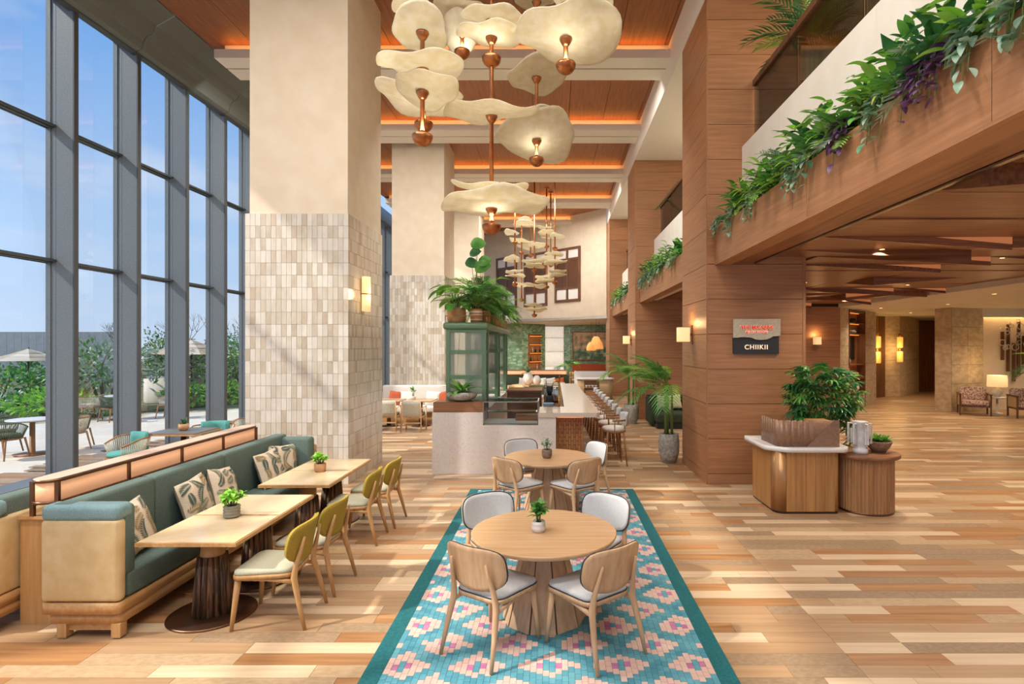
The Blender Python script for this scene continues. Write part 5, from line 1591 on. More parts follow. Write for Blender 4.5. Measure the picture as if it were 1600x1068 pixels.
def frond_mesh(L, LW, bend, mat, n=16, droop=0.5, seed=0, lw=0.016):
    k = (L, LW, bend, mat, n, droop, seed, lw)
    if k in FROND: return FROND[k]
    r = random.Random(seed); m_ = MB()
    def P(t):
        a = bend * t
        return Vector((L * math.sin(a) / bend, 0, -L * (1 - math.cos(a)) / bend))
    m_.tube([P(i / 8) for i in range(9)], [0.009 * (1 - 0.8 * i / 8) * max(L, 0.4) for i in range(9)], 5, 1)
    for i in range(n):
        t = 0.18 + 0.82 * (i + 0.5) / n
        p = P(t); tg = (P(min(1, t + 0.02)) - P(t - 0.02)).normalized()
        up = Vector((0, 1, 0)).cross(tg) * -1
        ln = LW * (0.35 + 0.65 * math.sin(PI * (0.12 + 0.82 * t))) * r.uniform(0.88, 1.1)
        for s_ in (-1, 1):
            d = (tg * 0.75 + Vector((0, s_ * 0.9, 0)) + up * 0.25 * r.random()).normalized()
            q1 = p + d * ln * 0.5 + Vector((0, 0, -droop * ln * 0.12)); q2 = p + d * ln + Vector((0, 0, -droop * ln * 0.5))
            wv = tg * lw * (ln / LW + 0.3) * 0.5
            m_.add([p - wv * 0.4, p + wv * 0.4, q1 + wv, q1 - wv, q2], [(0, 1, 2, 3), (3, 2, 4)], 0, True)
    FROND[k] = m_.mesh('frond', [mat, 'stem_green'])
    return FROND[k]
def compound_mesh(L, W, n, mat, seed):
    k = ('c', L, W, n, mat, seed)
    if k in FROND: return FROND[k]
    r = random.Random(seed); m_ = MB()
    m_.tube([(0, 0, 0), (0.07, 0, 0.01), (0.13, 0, 0.0)], 0.003, 5, 1)
    for i in range(n):
        a = -2.4 + 4.8 * (i + 0.5) / n + r.uniform(-0.1, 0.1); dr = -0.45 - 0.3 * r.random()
        c_, s_ = math.cos(a), math.sin(a); ln = L * r.uniform(0.85, 1.1)
        for j in range(4):
            pass
        pts = []
        for j in range(5):
            t = j / 4; w = W / 2 * math.sin(PI * min(1, 0.1 + t * 0.9)); x = ln * t; z = dr * ln * t * t + 0.1 * ln * t
            pts.append((x, w, z))
        vs = []
        for x, w, z in pts:
            vs += [(0.13 + x * c_ - w * s_, x * s_ + w * c_, z), (0.13 + x * c_ + w * s_, x * s_ - w * c_, z)]
        m_.add(vs, [(2 * j, 2 * j + 1, 2 * j + 3, 2 * j + 2) for j in range(4)], 0, True)
    FROND[k] = m_.mesh('leaf', [mat, 'stem_green'])
    return FROND[k]
def pot(name, prof, mat, parent, soil_r, soil_z, n=24):
    MB().lathe(prof, n).build(name, mat, parent)
    MB().lathe([(soil_r, soil_z - 0.01), (soil_r * 0.5, soil_z)], 18).build('soil', 'soil', parent)

# ---- small table plants
def succulent(t, z, n, r, L, W, mat, stems=5):
    for k in range(stems):
        a = 2 * PI * k / stems + rl.random(); rr_ = r * rl.uniform(0.1, 0.7); h = L * rl.uniform(0.8, 1.9)
        top = Vector((rr_ * math.cos(a), rr_ * math.sin(a), z + h))
        MB().tube([(rr_ * 0.3 * math.cos(a), rr_ * 0.3 * math.sin(a), z - 0.01), top], 0.004, 5).build('stem', 'stem_green', t)
        for j in range(n // stems):
            put(leaf_mesh(L, W, 0.5, mat), t, tuple(top - Vector((0, 0, h * 0.45 * rl.random()))), rl.random() * 6.28, rl.uniform(0.0, 1.2), rl.uniform(0.7, 1.1))
p = thing('potted_succulent', 'bright green succulent in a grey ringed pot on the banquette table', 'plant', (-2.89, 5.02, 0.718))
prof = [(0.050, 0)]
for k in range(4):
    prof += [(0.066, 0.008 + 0.026 * k), (0.072, 0.017 + 0.026 * k), (0.066, 0.026 + 0.026 * k)]
pot('pot', prof + [(0.056, 0.108), (0.05, 0.10)], 'grey_ceramic', p, 0.054, 0.104)
succulent(p, 0.10, 168, 0.12, 0.066, 0.032, 'leaf_lime', 14)
p = thing('potted_succulent', 'bright green succulent in a terracotta pot on the banquette table', 'plant', (-2.86, 6.84, 0.718))
pot('pot', [(0.060, 0), (0.068, 0.03), (0.070, 0.09), (0.064, 0.10), (0.058, 0.095)], 'clay_pot', p, 0.060, 0.096)
succulent(p, 0.09, 168, 0.11, 0.066, 0.032, 'leaf_lime', 14)
p = thing('potted_plant', 'leafy green plant in a white ribbed pot on the round table', 'plant', (-0.13, 4.63, 0.715))
pot('pot', [(0.045, 0), (0.056, 0.02), (0.060, 0.045), (0.050, 0.055), (0.056, 0.065), (0.052, 0.09), (0.046, 0.085)], 'white_ceramic', p, 0.047, 0.086)
succulent(p, 0.08, 80, 0.09, 0.085, 0.040, 'leaf_green', 8)
p = thing('potted_plant', 'small leafy plant in a brown ribbed pot on the round table by the bar', 'plant', (-0.10, 7.66, 0.715))
pot('pot', [(0.05, 0), (0.068, 0.04), (0.072, 0.10), (0.066, 0.12), (0.06, 0.115)], 'brown_pot', p, 0.062, 0.114)
succulent(p, 0.11, 54, 0.11, 0.075, 0.034, 'leaf_grey', 7)
p = thing('bowl_planter', 'bromeliad like plant in a low grey bowl on the timber box of the bar', 'plant', (-1.66, 10.05, 1.26))
pot('bowl', [(0.10, 0), (0.22, 0.045), (0.275, 0.10), (0.265, 0.145), (0.20, 0.165), (0.19, 0.15)], 'concrete_pot', p, 0.20, 0.155)
for k in range(26):
    put(leaf_mesh(0.5, 0.07, 1.0, 'leaf_green' if k % 3 else 'leaf_bright'), p, (rl.uniform(-.05, .05), rl.uniform(-.05, .05), 0.15), 2 * PI * k / 26 * 1.618 * 3, rl.uniform(0.35, 1.25), rl.uniform(0.7, 1.05))
p = thing('potted_plant', 'sprig in a pale pot on the booth table', 'plant', (-3.95, 15.7, 0.74))
pot('pot', [(0.06, 0), (0.075, 0.08), (0.065, 0.10), (0.06, 0.095)], 'white_ceramic', p, 0.06, 0.095)
succulent(p, 0.09, 20, 0.08, 0.12, 0.05, 'leaf_green', 5)
p = thing('pebble_vase', 'white pebble shaped vases with a spray of leaves beyond the bar', 'vase', (-1.0, 21.5, 0.745))
MB().lathe([(0.08, 0), (0.19, 0.12), (0.22, 0.26), (0.15, 0.44), (0.07, 0.50), (0.06, 0.49)], 20).build('vase_body', 'white_ceramic', p)
MB().lathe([(0.07, 0), (0.16, 0.10), (0.17, 0.2), (0.10, 0.34), (0.05, 0.37)], 18, (0.33, -0.05, 0)).build('vase_body', 'white_ceramic', p)
for k in range(14):
    put(leaf_mesh(0.55, 0.08, 1.0, 'leaf_dark'), p, (0, 0, 0.45), 6.28 * k / 14, rl.uniform(0.2, 1.2), rl.uniform(0.6, 1.1))
p = thing('potted_plant', 'small dark spiky plant in a terracotta pot by the windows', 'plant', (-6.62, 10.0, 0.74))
pot('pot', [(0.06, 0), (0.085, 0.05), (0.08, 0.12), (0.07, 0.115)], 'clay_pot', p, 0.07, 0.112)
for k in range(30): put(leaf_mesh(0.13, 0.025, 0.4, 'leaf_dark'), p, (rl.uniform(-.04, .04), rl.uniform(-.04, .04), 0.11), rl.random() * 6.28, rl.uniform(0.5, 1.5), rl.uniform(0.7, 1.1))

# ---- palms in concrete pots
def palm(name, label, x, y, z, nf, L, h0, mat, pr, ph, pmat, seeds, LW=0.26, stalk=0.5, lean=0.0, n=14, pitch=(0.35, 1.45), yaw=None):
    t = thing(name, label, 'plant', (x, y, z), 0)
    pot('pot', [(pr * 0.72, 0), (pr * 0.98, ph * 0.35), (pr, ph * 0.7), (pr * 0.93, ph), (pr * 0.85, ph), (pr * 0.8, ph * 0.93)], pmat, t, pr * 0.84, ph * 0.95)
    r = random.Random(seeds)
    for k in range(5):
        a = 6.28 * k / 5 + r.random(); q = pr * 0.35
        MB().tube([(q * math.cos(a), q * math.sin(a), ph * 0.9), (q * 1.1 * math.cos(a), q * 1.1 * math.sin(a), ph + h0 * r.uniform(0.8, 1.0))], [0.02, 0.012], 6).build('stem', 'stem_green', t)
    for k in range(nf):
        a = (6.28 * k / nf * 2.4 + r.uniform(-0.3, 0.3)) if yaw is None else R(yaw[0] + (yaw[1] - yaw[0]) * ((k * 0.618) % 1.0)); q = pr * 0.3
        put(frond_mesh(L, LW, 1.25 + 0.3 * (k % 3), mat if k % 4 else 'leaf_bright', n, 0.7, k % 5, 0.042), t, (q * math.cos(a), q * math.sin(a), ph + h0 * r.uniform(0.75, 1.0)), a, r.uniform(*pitch), r.uniform(0.75, 1.1), r.uniform(-0.3, 0.3), 'frond')
    return t
palm('potted_palm', 'tall bright palm in a rough grey pot beside the column sconce', 2.22, 10.85, 0, 15, 1.02, 0.95, 'leaf_green', 0.20, 0.56, 'concrete_pot', 3, 0.30, yaw=(95, 275))
palm('potted_palm', 'palm in a smooth grey pot beside the dark green lounge sofa', 2.22, 16.2, 0, 14, 1.0, 0.95, 'leaf_green', 0.225, 0.56, 'concrete_pot', 5, 0.34, yaw=(100, 330))
palm('potted_palm', 'palm standing on the mezzanine behind the glass rail', 3.85, 8.25, 5.42, 14, 1.05, 0.85, 'leaf_dark', 0.2, 0.45, 'white_ceramic', 8, 0.3, yaw=(150, 380))
palm('potted_palm', 'palm on the mezzanine behind the glass in the bay over the lounge sofa', 3.75, 16.0, 5.42, 10, 0.8, 0.5, 'leaf_dark', 0.2, 0.45, 'white_ceramic', 9, 0.3)
palm('potted_palm', 'palm whose fronds reach across the lobby wall by the armchairs', 15.6, 17.0, 0, 13, 1.7, 0.95, 'leaf_dark', 0.26, 0.6, 'concrete_pot', 12, 0.5, n=24, yaw=(140, 320))
palm('potted_plant', 'leafy plant in a terracotta pot beside the far curtain', 0.72, 30.0, 0.0, 12, 0.75, 0.75, 'leaf_dark', 0.2, 0.5, 'clay_pot', 14, 0.3)

# ---- plants on the green shelf top
def top_plant(label, x, y, kind, pr, ph, pmat, h):
    t = thing('potted_plant', label, 'plant', (x, y, 2.68), 0, 'plants on the green bar shelf')
    pot('pot', [(pr * 0.9, 0), (pr, ph * 0.3), (pr, ph * 0.9), (pr * 0.92, ph), (pr * 0.86, ph), (pr * 0.84, ph * 0.93)], pmat, t, pr * 0.86, ph * 0.95)
    for k in range(4):
        MB().tube([(0.03 * (k - 1.5), 0, ph * 0.9), (0.06 * (k - 1.5), 0.02, ph + h * 0.5)], [0.012, 0.008], 6).build('stem', 'stem_brown', t)
    if kind == 'broad':
        for k in range(34):
            a = rl.random() * 6.28; hh = rl.random(); q = 0.12 + 0.25 * hh * rl.random()
            put(leaf_mesh(0.36, 0.20, 0.8, rl.choice(['leaf_bright', 'leaf_green', 'leaf_bright'])), t, (q * math.cos(a), q * math.sin(a), ph + h * (0.1 + 0.75 * hh)), a + rl.uniform(-.4, .4), rl.uniform(-0.3, 0.8), rl.uniform(0.6, 1.1))
    elif kind == 'fern':
        for k in range(46):
            a = rl.random() * 6.28; hh = rl.random()
            put(frond_mesh(0.72, 0.19, 1.5, rl.choice(['leaf_green', 'leaf_dark', 'leaf_green', 'leaf_bright']), 16, 0.4, k % 4, 0.03), t, (0.05 * math.cos(a), 0.05 * math.sin(a), ph + h * 0.6 * hh), a, rl.uniform(0.1, 1.35), rl.uniform(0.7, 1.15), 0, 'frond')
    elif kind == 'tall':
        for k, (dx, dz, s_) in enumerate(((0.02, 1.0, 1.0), (0.0, 0.86, 0.8), (0.10, 0.62, 1.1), (-0.08, 0.7, 0.9), (0.16, 0.72, 0.9))):
            MB().tube([(0, 0, ph), (dx * 0.6, -0.02, ph + h * dz * 0.6), (dx, -0.03, ph + h * dz)], [0.008, 0.006, 0.004], 6).build('stem', 'stem_green', t)
            put(leaf_mesh(0.30, 0.27, 0.4, 'leaf_dark' if k % 2 else 'leaf_green', 0.2), t, (dx - 0.12, -0.03, ph + h * dz), rl.uniform(-0.6, 0.6), 0.3, s_, R(70))
        for k in range(24):
            a = rl.random() * 6.28
            put(frond_mesh(0.66, 0.18, 1.5, 'leaf_green', 16, 0.4, k % 4, 0.03), t, (0, 0, ph + h * 0.2 * rl.random()), a, rl.uniform(0.2, 1.3), rl.uniform(0.7, 1.1), 0, 'frond')
    else:
        for k in range(40):
            a = rl.random() * 6.28
            put(leaf_mesh(0.5, 0.05, 1.2, rl.choice(['leaf_dark', 'leaf_green', 'leaf_bronze'])), t, (0.04 * math.cos(a), 0.04 * math.sin(a), ph + h * 0.35 * rl.random()), a, rl.uniform(-0.1, 1.3), rl.uniform(0.7, 1.1))
top_plant('bright broad leaved plant in a large tan pot on the green shelf top', -1.83, 10.50, 'broad', 0.175, 0.27, 'clay_pot', 0.55)
top_plant('plant with a tall round leaf in a striped basket pot on the green shelf', -1.46, 10.50, 'tall', 0.115, 0.26, 'striped_pot', 1.18)
top_plant('dense fern in a plain clay pot on the corner of the green shelf', -1.40, 11.15, 'fern', 0.13, 0.26, 'clay_pot', 0.62)
top_plant('feathery fern in a tan pot further back on the green shelf', -1.62, 11.9, 'fern', 0.15, 0.26, 'clay_pot', 0.78)
top_plant('spiky plant hanging over the long side of the green shelf', -1.36, 12.6, 'spiky', 0.13, 0.26, 'clay_pot', 0.6)
top_plant('low dark fern toward the far end of the green shelf', -1.42, 13.6, 'fern', 0.14, 0.24, 'clay_pot', 0.45)
top_plant('spiky plant at the far end of the green shelf', -1.36, 14.6, 'spiky', 0.13, 0.22, 'clay_pot', 0.4)

# ---- mezzanine planter
def planter_plant(kind, y, x, group, lab):
    t = thing({'fern': 'fern', 'broad': 'peace_lily', 'bush': 'leafy_shrub', 'trail': 'trailing_plant', 'purple': 'purple_trailing_plant', 'spider': 'spider_plant', 'bronze': 'bronze_leaf_plant'}[kind], lab, 'plant', (x, y, 4.10), 0, group)
    if kind not in ('trail', 'purple'): t.scale = (1.3, 1.3, 1.45)
    if kind == 'fern':
        for k in range(13): put(frond_mesh(0.42, 0.11, 1.4, rl.choice(['leaf_green', 'leaf_bright', 'leaf_grey']), 14, 0.3, k % 4, 0.02), t, (0, 0, 0.02), rl.random() * 6.28, rl.uniform(0.4, 1.4), rl.uniform(0.7, 1.15), 0, 'frond')
    elif kind == 'broad':
        for k in range(10): put(leaf_mesh(0.42, 0.12, 0.9, rl.choice(['leaf_green', 'leaf_dark', 'leaf_green'])), t, (0, 0, 0.05), rl.uniform(1.2, 5.1), rl.uniform(0.4, 1.35), rl.uniform(0.65, 1.15), rl.uniform(-.4, .4))
    elif kind == 'bronze':
        for k in range(8): put(leaf_mesh(0.32, 0.11, 0.5, rl.choice(['leaf_bronze', 'leaf_bronze', 'leaf_dark'])), t, (0, 0, 0.1), rl.uniform(1.0, 5.3), rl.uniform(0.5, 1.4), rl.uniform(0.6, 1.1), rl.uniform(-.4, .4))
    elif kind == 'bush':
        mt = rl.choice(['leaf_bright', 'leaf_green', 'leaf_lime', 'leaf_dark'])
        t['label'] = lab.replace('small leaved green', {'leaf_bright': 'small leaved bright green', 'leaf_green': 'small leaved mid green', 'leaf_lime': 'small leaved lime green', 'leaf_dark': 'small leaved dark green'}[mt])
        for k in range(34):
            a = rl.random() * 6.28; q = 0.16 * rl.random() ** 0.5
            put(leaf_mesh(0.13, 0.055, 0.6, mt), t, (q * math.cos(a) - 0.03, q * math.sin(a), 0.04 + 0.26 * rl.random()), a, rl.uniform(-0.3, 0.9), rl.uniform(0.7, 1.2))
    elif kind == 'spider':
        for k in range(18): put(leaf_mesh(0.38, 0.028, 1.5, rl.choice(['leaf_bright', 'leaf_grey', 'leaf_yellow'])), t, (0, 0, 0.08), rl.random() * 6.28, rl.uniform(0.3, 1.3), rl.uniform(0.7, 1.1))
    else:
        mt = 'leaf_purple' if kind == 'purple' else 'leaf_stripe'
        for v in range(8):
            dy = rl.uniform(-0.13, 0.13); drop = rl.uniform(0.05, 0.30); dxe = 2.595 - x
            pts = [Vector((0, dy * 0.4, 0.12)), Vector((dxe * 0.6, dy * 0.8, 0.20)), Vector((dxe - 0.02, dy, 0.11)), Vector((dxe - 0.045, dy * 1.1, 0.08 - drop))]
            MB().tube(pts, 0.004, 5).build('vine', 'stem_green', t)
            for j in range(9):
                s_ = j / 8 * 2.999; i0 = int(s_); q = pts[i0].lerp(pts[i0 + 1], s_ - i0)
                put(leaf_mesh(0.10, 0.052, 0.7, mt), t, tuple(q + Vector((rl.uniform(-.02, 0.01), rl.uniform(-.02, .02), 0.01))), PI + rl.uniform(-1.5, 1.5), rl.uniform(-0.9, 0.5), rl.uniform(0.8, 1.3))
    return t
KL = {'fern': 'feathery fern in the timber planter %s', 'broad': 'broad leaved peace lily in the timber planter %s', 'bush': 'small leaved green shrub in the timber planter %s', 'trail': 'silver striped trailing plant hanging over the timber planter %s',
      'purple': 'purple trailing plant hanging over the timber planter %s', 'spider': 'strap leaved spider plant in the timber planter %s', 'bronze': 'bronze leaved plant in the timber planter %s'}
def fill(y0, y1, step, where, trails, purples, seed):
    r = random.Random(seed)
    y = y0; k = 0
    seq = ['fern', 'bush', 'broad', 'spider', 'bush', 'bronze', 'fern', 'broad', 'bush']
    while y < y1:
        kd = seq[k % len(seq)]
        if kd == 'fern' and y > y1 - 0.6: kd = 'bush'
        planter_plant(kd, y, 2.82 + 0.10 * (k % 2) - 0.02, '%s plants in the planter %s' % (kd, where), KL[kd] % where)
        if k % 2 == 0: planter_plant('bush', y + step * 0.5, 2.72, 'bush plants in the planter ' + where, KL['bush'] % where)
        y += step; k += 1
    for y in trails: planter_plant('trail', y, 2.76, 'trailing plants in the planter ' + where, KL['trail'] % where)
    for y in purples: planter_plant('purple', y, 2.76, 'purple plants in the planter ' + where, KL['purple'] % where)
fill(2.9, 8.15, 0.15, 'above the lobby entrance', (3.15, 3.5, 4.45, 5.75, 6.05, 7.35, 8.2, 8.8), (3.8, 4.0, 5.1), 1)
fill(11.75, 16.5, 0.24, 'over the lounge sofa', (12.4, 13.5, 14.2, 15.0, 15.8, 16.4, 16.75), (), 2)
fill(19.75, 24.3, 0.36, 'in the farthest bay', (20.5, 22.0, 23.4, 24.7), (), 3)
plain('brass_satin', 'b08457', 0.38, 0.7)
noisy('bronze_satin', '8d6b55', '9c7a62', 30, 0.4, 0.35)
wood('drum_wood', '9a6d45', 'b88a5c', 'Z', 2.2, 0.42, 0.04)
noisy('marble', 'c4c4c4', 'e6e6e4', 9, 0.35)
noisy('rough_clay', '7f5f49', 'a08068', 30, 0.9, 0, 0.4)
plain('lantern_glow', 'e8b95e', 0.6, 0, 'ffb84d', 0.8)
plain('red_paint', 'c8323a', 0.5)
plain('slate_top', '6b6a68', 0.35)
noisy('grey_clad', '8f9496', '9a9fa1', 4, 0.5, 0.2)
noisy('bed_soil', '5a5a3a', '7a7d52', 3, 0.95)
noisy('umbrella_cloth_b', 'a99a7d', 'c2b59b', 3, 0.9)
# ================================================================== HOST DESK GROUP
def round_poly(pts, rs, n=6):
    out = []
    for i, p in enumerate(pts):
        p = Vector(p); a = Vector(pts[i - 1]); b = Vector(pts[(i + 1) % len(pts)]); r = rs[i]
        if r <= 0: out.append(tuple(p)); continue
        pa = p + (a - p).normalized() * r; pb = p + (b - p).normalized() * r
        for k in range(n + 1):
            t = k / n
            out.append(tuple(pa * (1 - t) ** 2 + p * 2 * t * (1 - t) + pb * t * t))
    return out
dk = thing('host_desk', 'timber host desk with rounded corners and a white stone top', 'desk', (3.40, 7.50, 0))
fp = round_poly([(-0.44, 0.92), (-0.44, 0.0), (0.44, 0.0), (0.44, 0.92)], [0.05, 0.14, 0.08, 0.05], 7)
MB().prism([(x * 0.97, y * 0.97 + 0.012) for x, y in fp], 0.0, 0.03, 0, None, True).build('plinth', 'dark_bronze', dk)
MB().prism([(x * 0.985, y * 0.985 + 0.007) for x, y in fp], 0.03, 0.83, 0, None, True).build('carcass', 'desk_wood', dk)
for k in range(5):
    x0 = -0.29 + k * 0.130
    MB().box(-0.063, 0.063, -0.004, 0.02, 0.03, 0.828).build('veneer_panel', 'desk_wood', dk, (x0 + 0.065, 0.004, 0))
for k in range(4):
    MB().box(-0.004, 0.02, -0.085, 0.085, 0.03, 0.828).build('veneer_panel', 'desk_wood', dk, (-0.437, 0.24 + 0.175 * k, 0))
cpoly = [(-0.44 + 0.145 * (1 - math.cos(R(a))), 0.145 * (1 - math.sin(R(a)))) for a in range(0, 91, 10)]
def strip(poly, z0, z1, th, mat, nm, par):
    m_ = MB(); P = [Vector(p) for p in poly]; vs = []; fs = []
    for i, p in enumerate(P):
        t_ = (P[min(i + 1, len(P) - 1)] - P[max(i - 1, 0)]).normalized(); nn = Vector((t_.y, -t_.x))
        for q in (p, p - nn * th):
            vs += [(q.x, q.y, z0), (q.x, q.y, z1)]
    for i in range(len(P) - 1):
        a = 4 * i; b = 4 * (i + 1)
        fs += [(a, b, b + 1, a + 1), (a + 2, a + 3, b + 3, b + 2), (a + 1, b + 1, b + 3, a + 3), (a, a + 2, b + 2, b)]
    m_.add(vs, fs, 0, True)
    return m_.build(nm, mat, par)
strip(cpoly, 0.03, 0.83, 0.01, 'brass_satin', 'corner_cover', dk)
tpoly = round_poly([(-0.53, 0.98), (-0.53, 0.16), (-0.30, -0.06), (0.47, -0.06), (0.56, 0.03), (0.56, 0.98)], [0.04, 0.08, 0.08, 0.05, 0.05, 0.04], 5)
MB().prism(tpoly, 0.83, 0.895, 0, None, True).build('desktop', 'white_stone', dk)
scr = thing('desk_screen', 'bronze scalloped screen standing on the host desk top', 'screen', (3.40, 7.50, 0.895))
sp = [(-0.40, 0.62), (-0.40, 0.13)] + [(-0.40 + 0.12 * (1 - math.cos(R(a))), 0.13 - 0.12 * math.sin(R(a))) for a in range(15, 91, 15)] + [(0.42, 0.01)]
# dense path with scalloped top
path = []
for i in range(len(sp) - 1):
    a, b = Vector(sp[i]), Vector(sp[i + 1]); n = max(1, int((b - a).length / 0.012))
    for k in range(n): path.append(a.lerp(b, k / n))
path.append(Vector(sp[-1]))
s_ = 0; vs = []; fs = []
for i, p in enumerate(path):
    if i: s_ += (p - path[i - 1]).length
    ph_ = (s_ / 0.082) % 1.0
    sc = 0.335 + 0.022 * math.sqrt(max(0, 1 - (2 * ph_ - 1) ** 2)) if s_ < 1.05 else 0.352
    t_ = (path[min(i + 1, len(path) - 1)] - path[max(i - 1, 0)]).normalized(); nn = Vector((t_.y, -t_.x))
    bul = 0.006 * math.sqrt(max(0, 1 - (2 * ph_ - 1) ** 2)) if s_ < 1.05 else 0.004
    for q in (p + nn * bul, p - nn * 0.012):
        vs += [(q.x, q.y, 0), (q.x, q.y, sc)]
for i in range(len(path) - 1):
    a = 4 * i; b = 4 * (i + 1)
    fs += [(a, b, b + 1, a + 1), (a + 2, a + 3, b + 3, b + 2), (a + 1, b + 1, b + 3, a + 3), (a, a + 2, b + 2, b)]
MB().add(vs, fs, 0, True).build('scalloped_band', 'bronze_satin', scr)
MB().add([(-0.02, -0.002, 0.0), (0.42, -0.002, 0.0), (0.42, -0.002, 0.355), (0.35, -0.002, 0.355), (-0.02, 0.012, 0.0), (0.42, 0.012, 0.0), (0.42, 0.012, 0.355), (0.35, 0.012, 0.355)],
         [(0, 1, 2, 3), (7, 6, 5, 4), (0, 4, 5, 1), (1, 5, 6, 2), (2, 6, 7, 3), (3, 7, 4, 0)]).build('plain_panel', 'bronze_satin', scr)
MB().box(0.12, 0.40, 0.10, 0.40, 0.0, 0.33).build('inner_box', 'desk_wood', scr)
dr = thing('drum_table', 'round fluted timber drum table with a dark top beside the host desk', 'table', (4.29, 7.72, 0))
MB().lathe([(0.345, 0), (0.345, 0.03)], 40).build('plinth', 'bronze', dr)
fv = []
nfl = 46
poly = []
for k in range(nfl):
    for j in range(4):
        a = 2 * PI * (k + j / 4) / nfl; r_ = 0.335 + 0.016 * math.sin(PI * j / 3)
        poly.append((r_ * math.cos(a), r_ * math.sin(a)))
stuff(MB().prism(poly, 0.03, 0.735).build('fluted_body', 'drum_wood', dr))
MB().lathe([(0.40, 0.735), (0.42, 0.75), (0.42, 0.785), (0.41, 0.795)], 48).build('tabletop', 'teak_x', dr)
va = thing('sculptural_vase', 'white marble vase with square looped handles on the drum table', 'vase', (4.16, 7.62, 0.795))
MB().lathe([(0.10, 0), (0.105, 0.03), (0.10, 0.055), (0.075, 0.07), (0.085, 0.10), (0.09, 0.30), (0.085, 0.40), (0.10, 0.415), (0.10, 0.43), (0.085, 0.432)], 18).build('vase_body', 'marble', va)
for k in range(5):
    a = R(-150 + 72 * k)
    c_, s__ = math.cos(a), math.sin(a)
    pts = [(0.085 * c_, 0.085 * s__, 0.40), (0.145 * c_, 0.145 * s__, 0.40), (0.145 * c_, 0.145 * s__, 0.13), (0.105 * c_, 0.105 * s__, 0.13), (0.105 * c_, 0.105 * s__, 0.33)]
    MB().tube(pts, 0.015, 4, smooth=False).build('handle', 'marble', va)
sb = thing('succulent_bowl', 'green succulents in a rough clay bowl on the drum table', 'plant', (4.46, 7.70, 0.795))
pot('bowl', [(0.08, 0), (0.13, 0.06), (0.165, 0.13), (0.165, 0.155), (0.15, 0.155), (0.14, 0.14)], 'rough_clay', sb, 0.145, 0.148)
for (cx, cy, s0) in ((-0.06, -0.03, 1.0), (0.07, -0.02, 1.1), (0.0, 0.06, 1.2), (-0.02, -0.09, 0.7)):
    for k in range(16):
        put(leaf_mesh(0.13, 0.06, 0.3, 'leaf_green' if k % 3 else 'leaf_bright'), sb, (cx, cy, 0.15), 2.4 * k, 0.2 + 1.2 * k / 16, s0 * (1.1 - 0.03 * k))
bu = thing('bushy_plant', 'large bushy umbrella plant standing behind the host desk', 'plant', (4.07, 8.52, 0))
pot('pot', [(0.16, 0), (0.20, 0.2), (0.205, 0.42), (0.19, 0.45), (0.175, 0.43)], 'concrete_pot', bu, 0.175, 0.43)
for k in range(5):
    a = 6.28 * k / 5
    MB().tube([(0.05 * math.cos(a), 0.05 * math.sin(a), 0.42), (0.07 * math.cos(a + 1), 0.07 * math.sin(a + 1), 0.8), (0.22 * math.cos(a), 0.16 * math.sin(a), 1.25)], [0.016, 0.013, 0.007], 6).build('stem', 'stem_brown', bu)
for k in range(250):
    # points through an ellipsoid crown, denser toward its surface
    while True:
        q = Vector((rl.uniform(-1, 1), rl.uniform(-1, 1), rl.uniform(-0.85, 1)))
        if q.length < 1 and q.length > 0.45: break
    pos = Vector((q.x * 0.50, q.y * 0.34 - 0.04, 1.46 + q.z * 0.44))
    put(compound_mesh(0.15, 0.034, 8, 'leaf_dark' if k % 2 else 'leaf_green', k % 6), bu, tuple(pos - Vector((q.x, q.y, 0)) * 0.08), math.atan2(q.y, q.x) + rl.uniform(-.5, .5), rl.uniform(-0.3, 0.6) + 0.5 * q.z, rl.uniform(0.8, 1.15))
for k in range(14):
    put(compound_mesh(0.14, 0.034, 7, 'leaf_dark', k % 6), bu, (0.22 + rl.uniform(-.05, .10), -0.16 + rl.uniform(-.05, .05), 1.12 - 0.035 * k), rl.uniform(-1.5, 0.6), rl.uniform(-0.5, 0.2), 0.95)

# ================================================================== LOBBY OBJECTS
# lit display niche
nz = thing('display_niche', 'tall lit timber display niche between travertine piers', 'shelf', (on45(0.92)[0], on45(0.92)[1], 0), R(45))
MB().box(0, 1.80, 0.28, 0.32, 0, 3.5).build('back_panel', 'teak', nz)
MB().box(0, 0.05, 0.0, 0.30, 0, 3.5).box(1.75, 1.80, 0.0, 0.30, 0, 3.5).build('side_panel', 'walnut', nz)
for z in (0.55, 1.05, 1.55, 2.65, 3.05, 3.45):
    s0 = MB().box(0.05, 1.75, 0.03, 0.28, z, z + 0.035).build('shelf_board', 'teak_x', nz)
    MB().box(0.1, 1.7, 0.20, 0.22, z - 0.015, z).build('light_strip', 'led_orange', s0)
MB().box(0.45, 1.35, 0.24, 0.275, 1.75, 2.6).build('screen_panel', 'black', nz)
for k in range(3):
    MB().box(0.05 + 0.57 * k, 0.05 + 0.55 * (k + 1), 0.0, 0.02, 0.02, 0.5).build('cupboard_door', 'stone_travertine', nz)
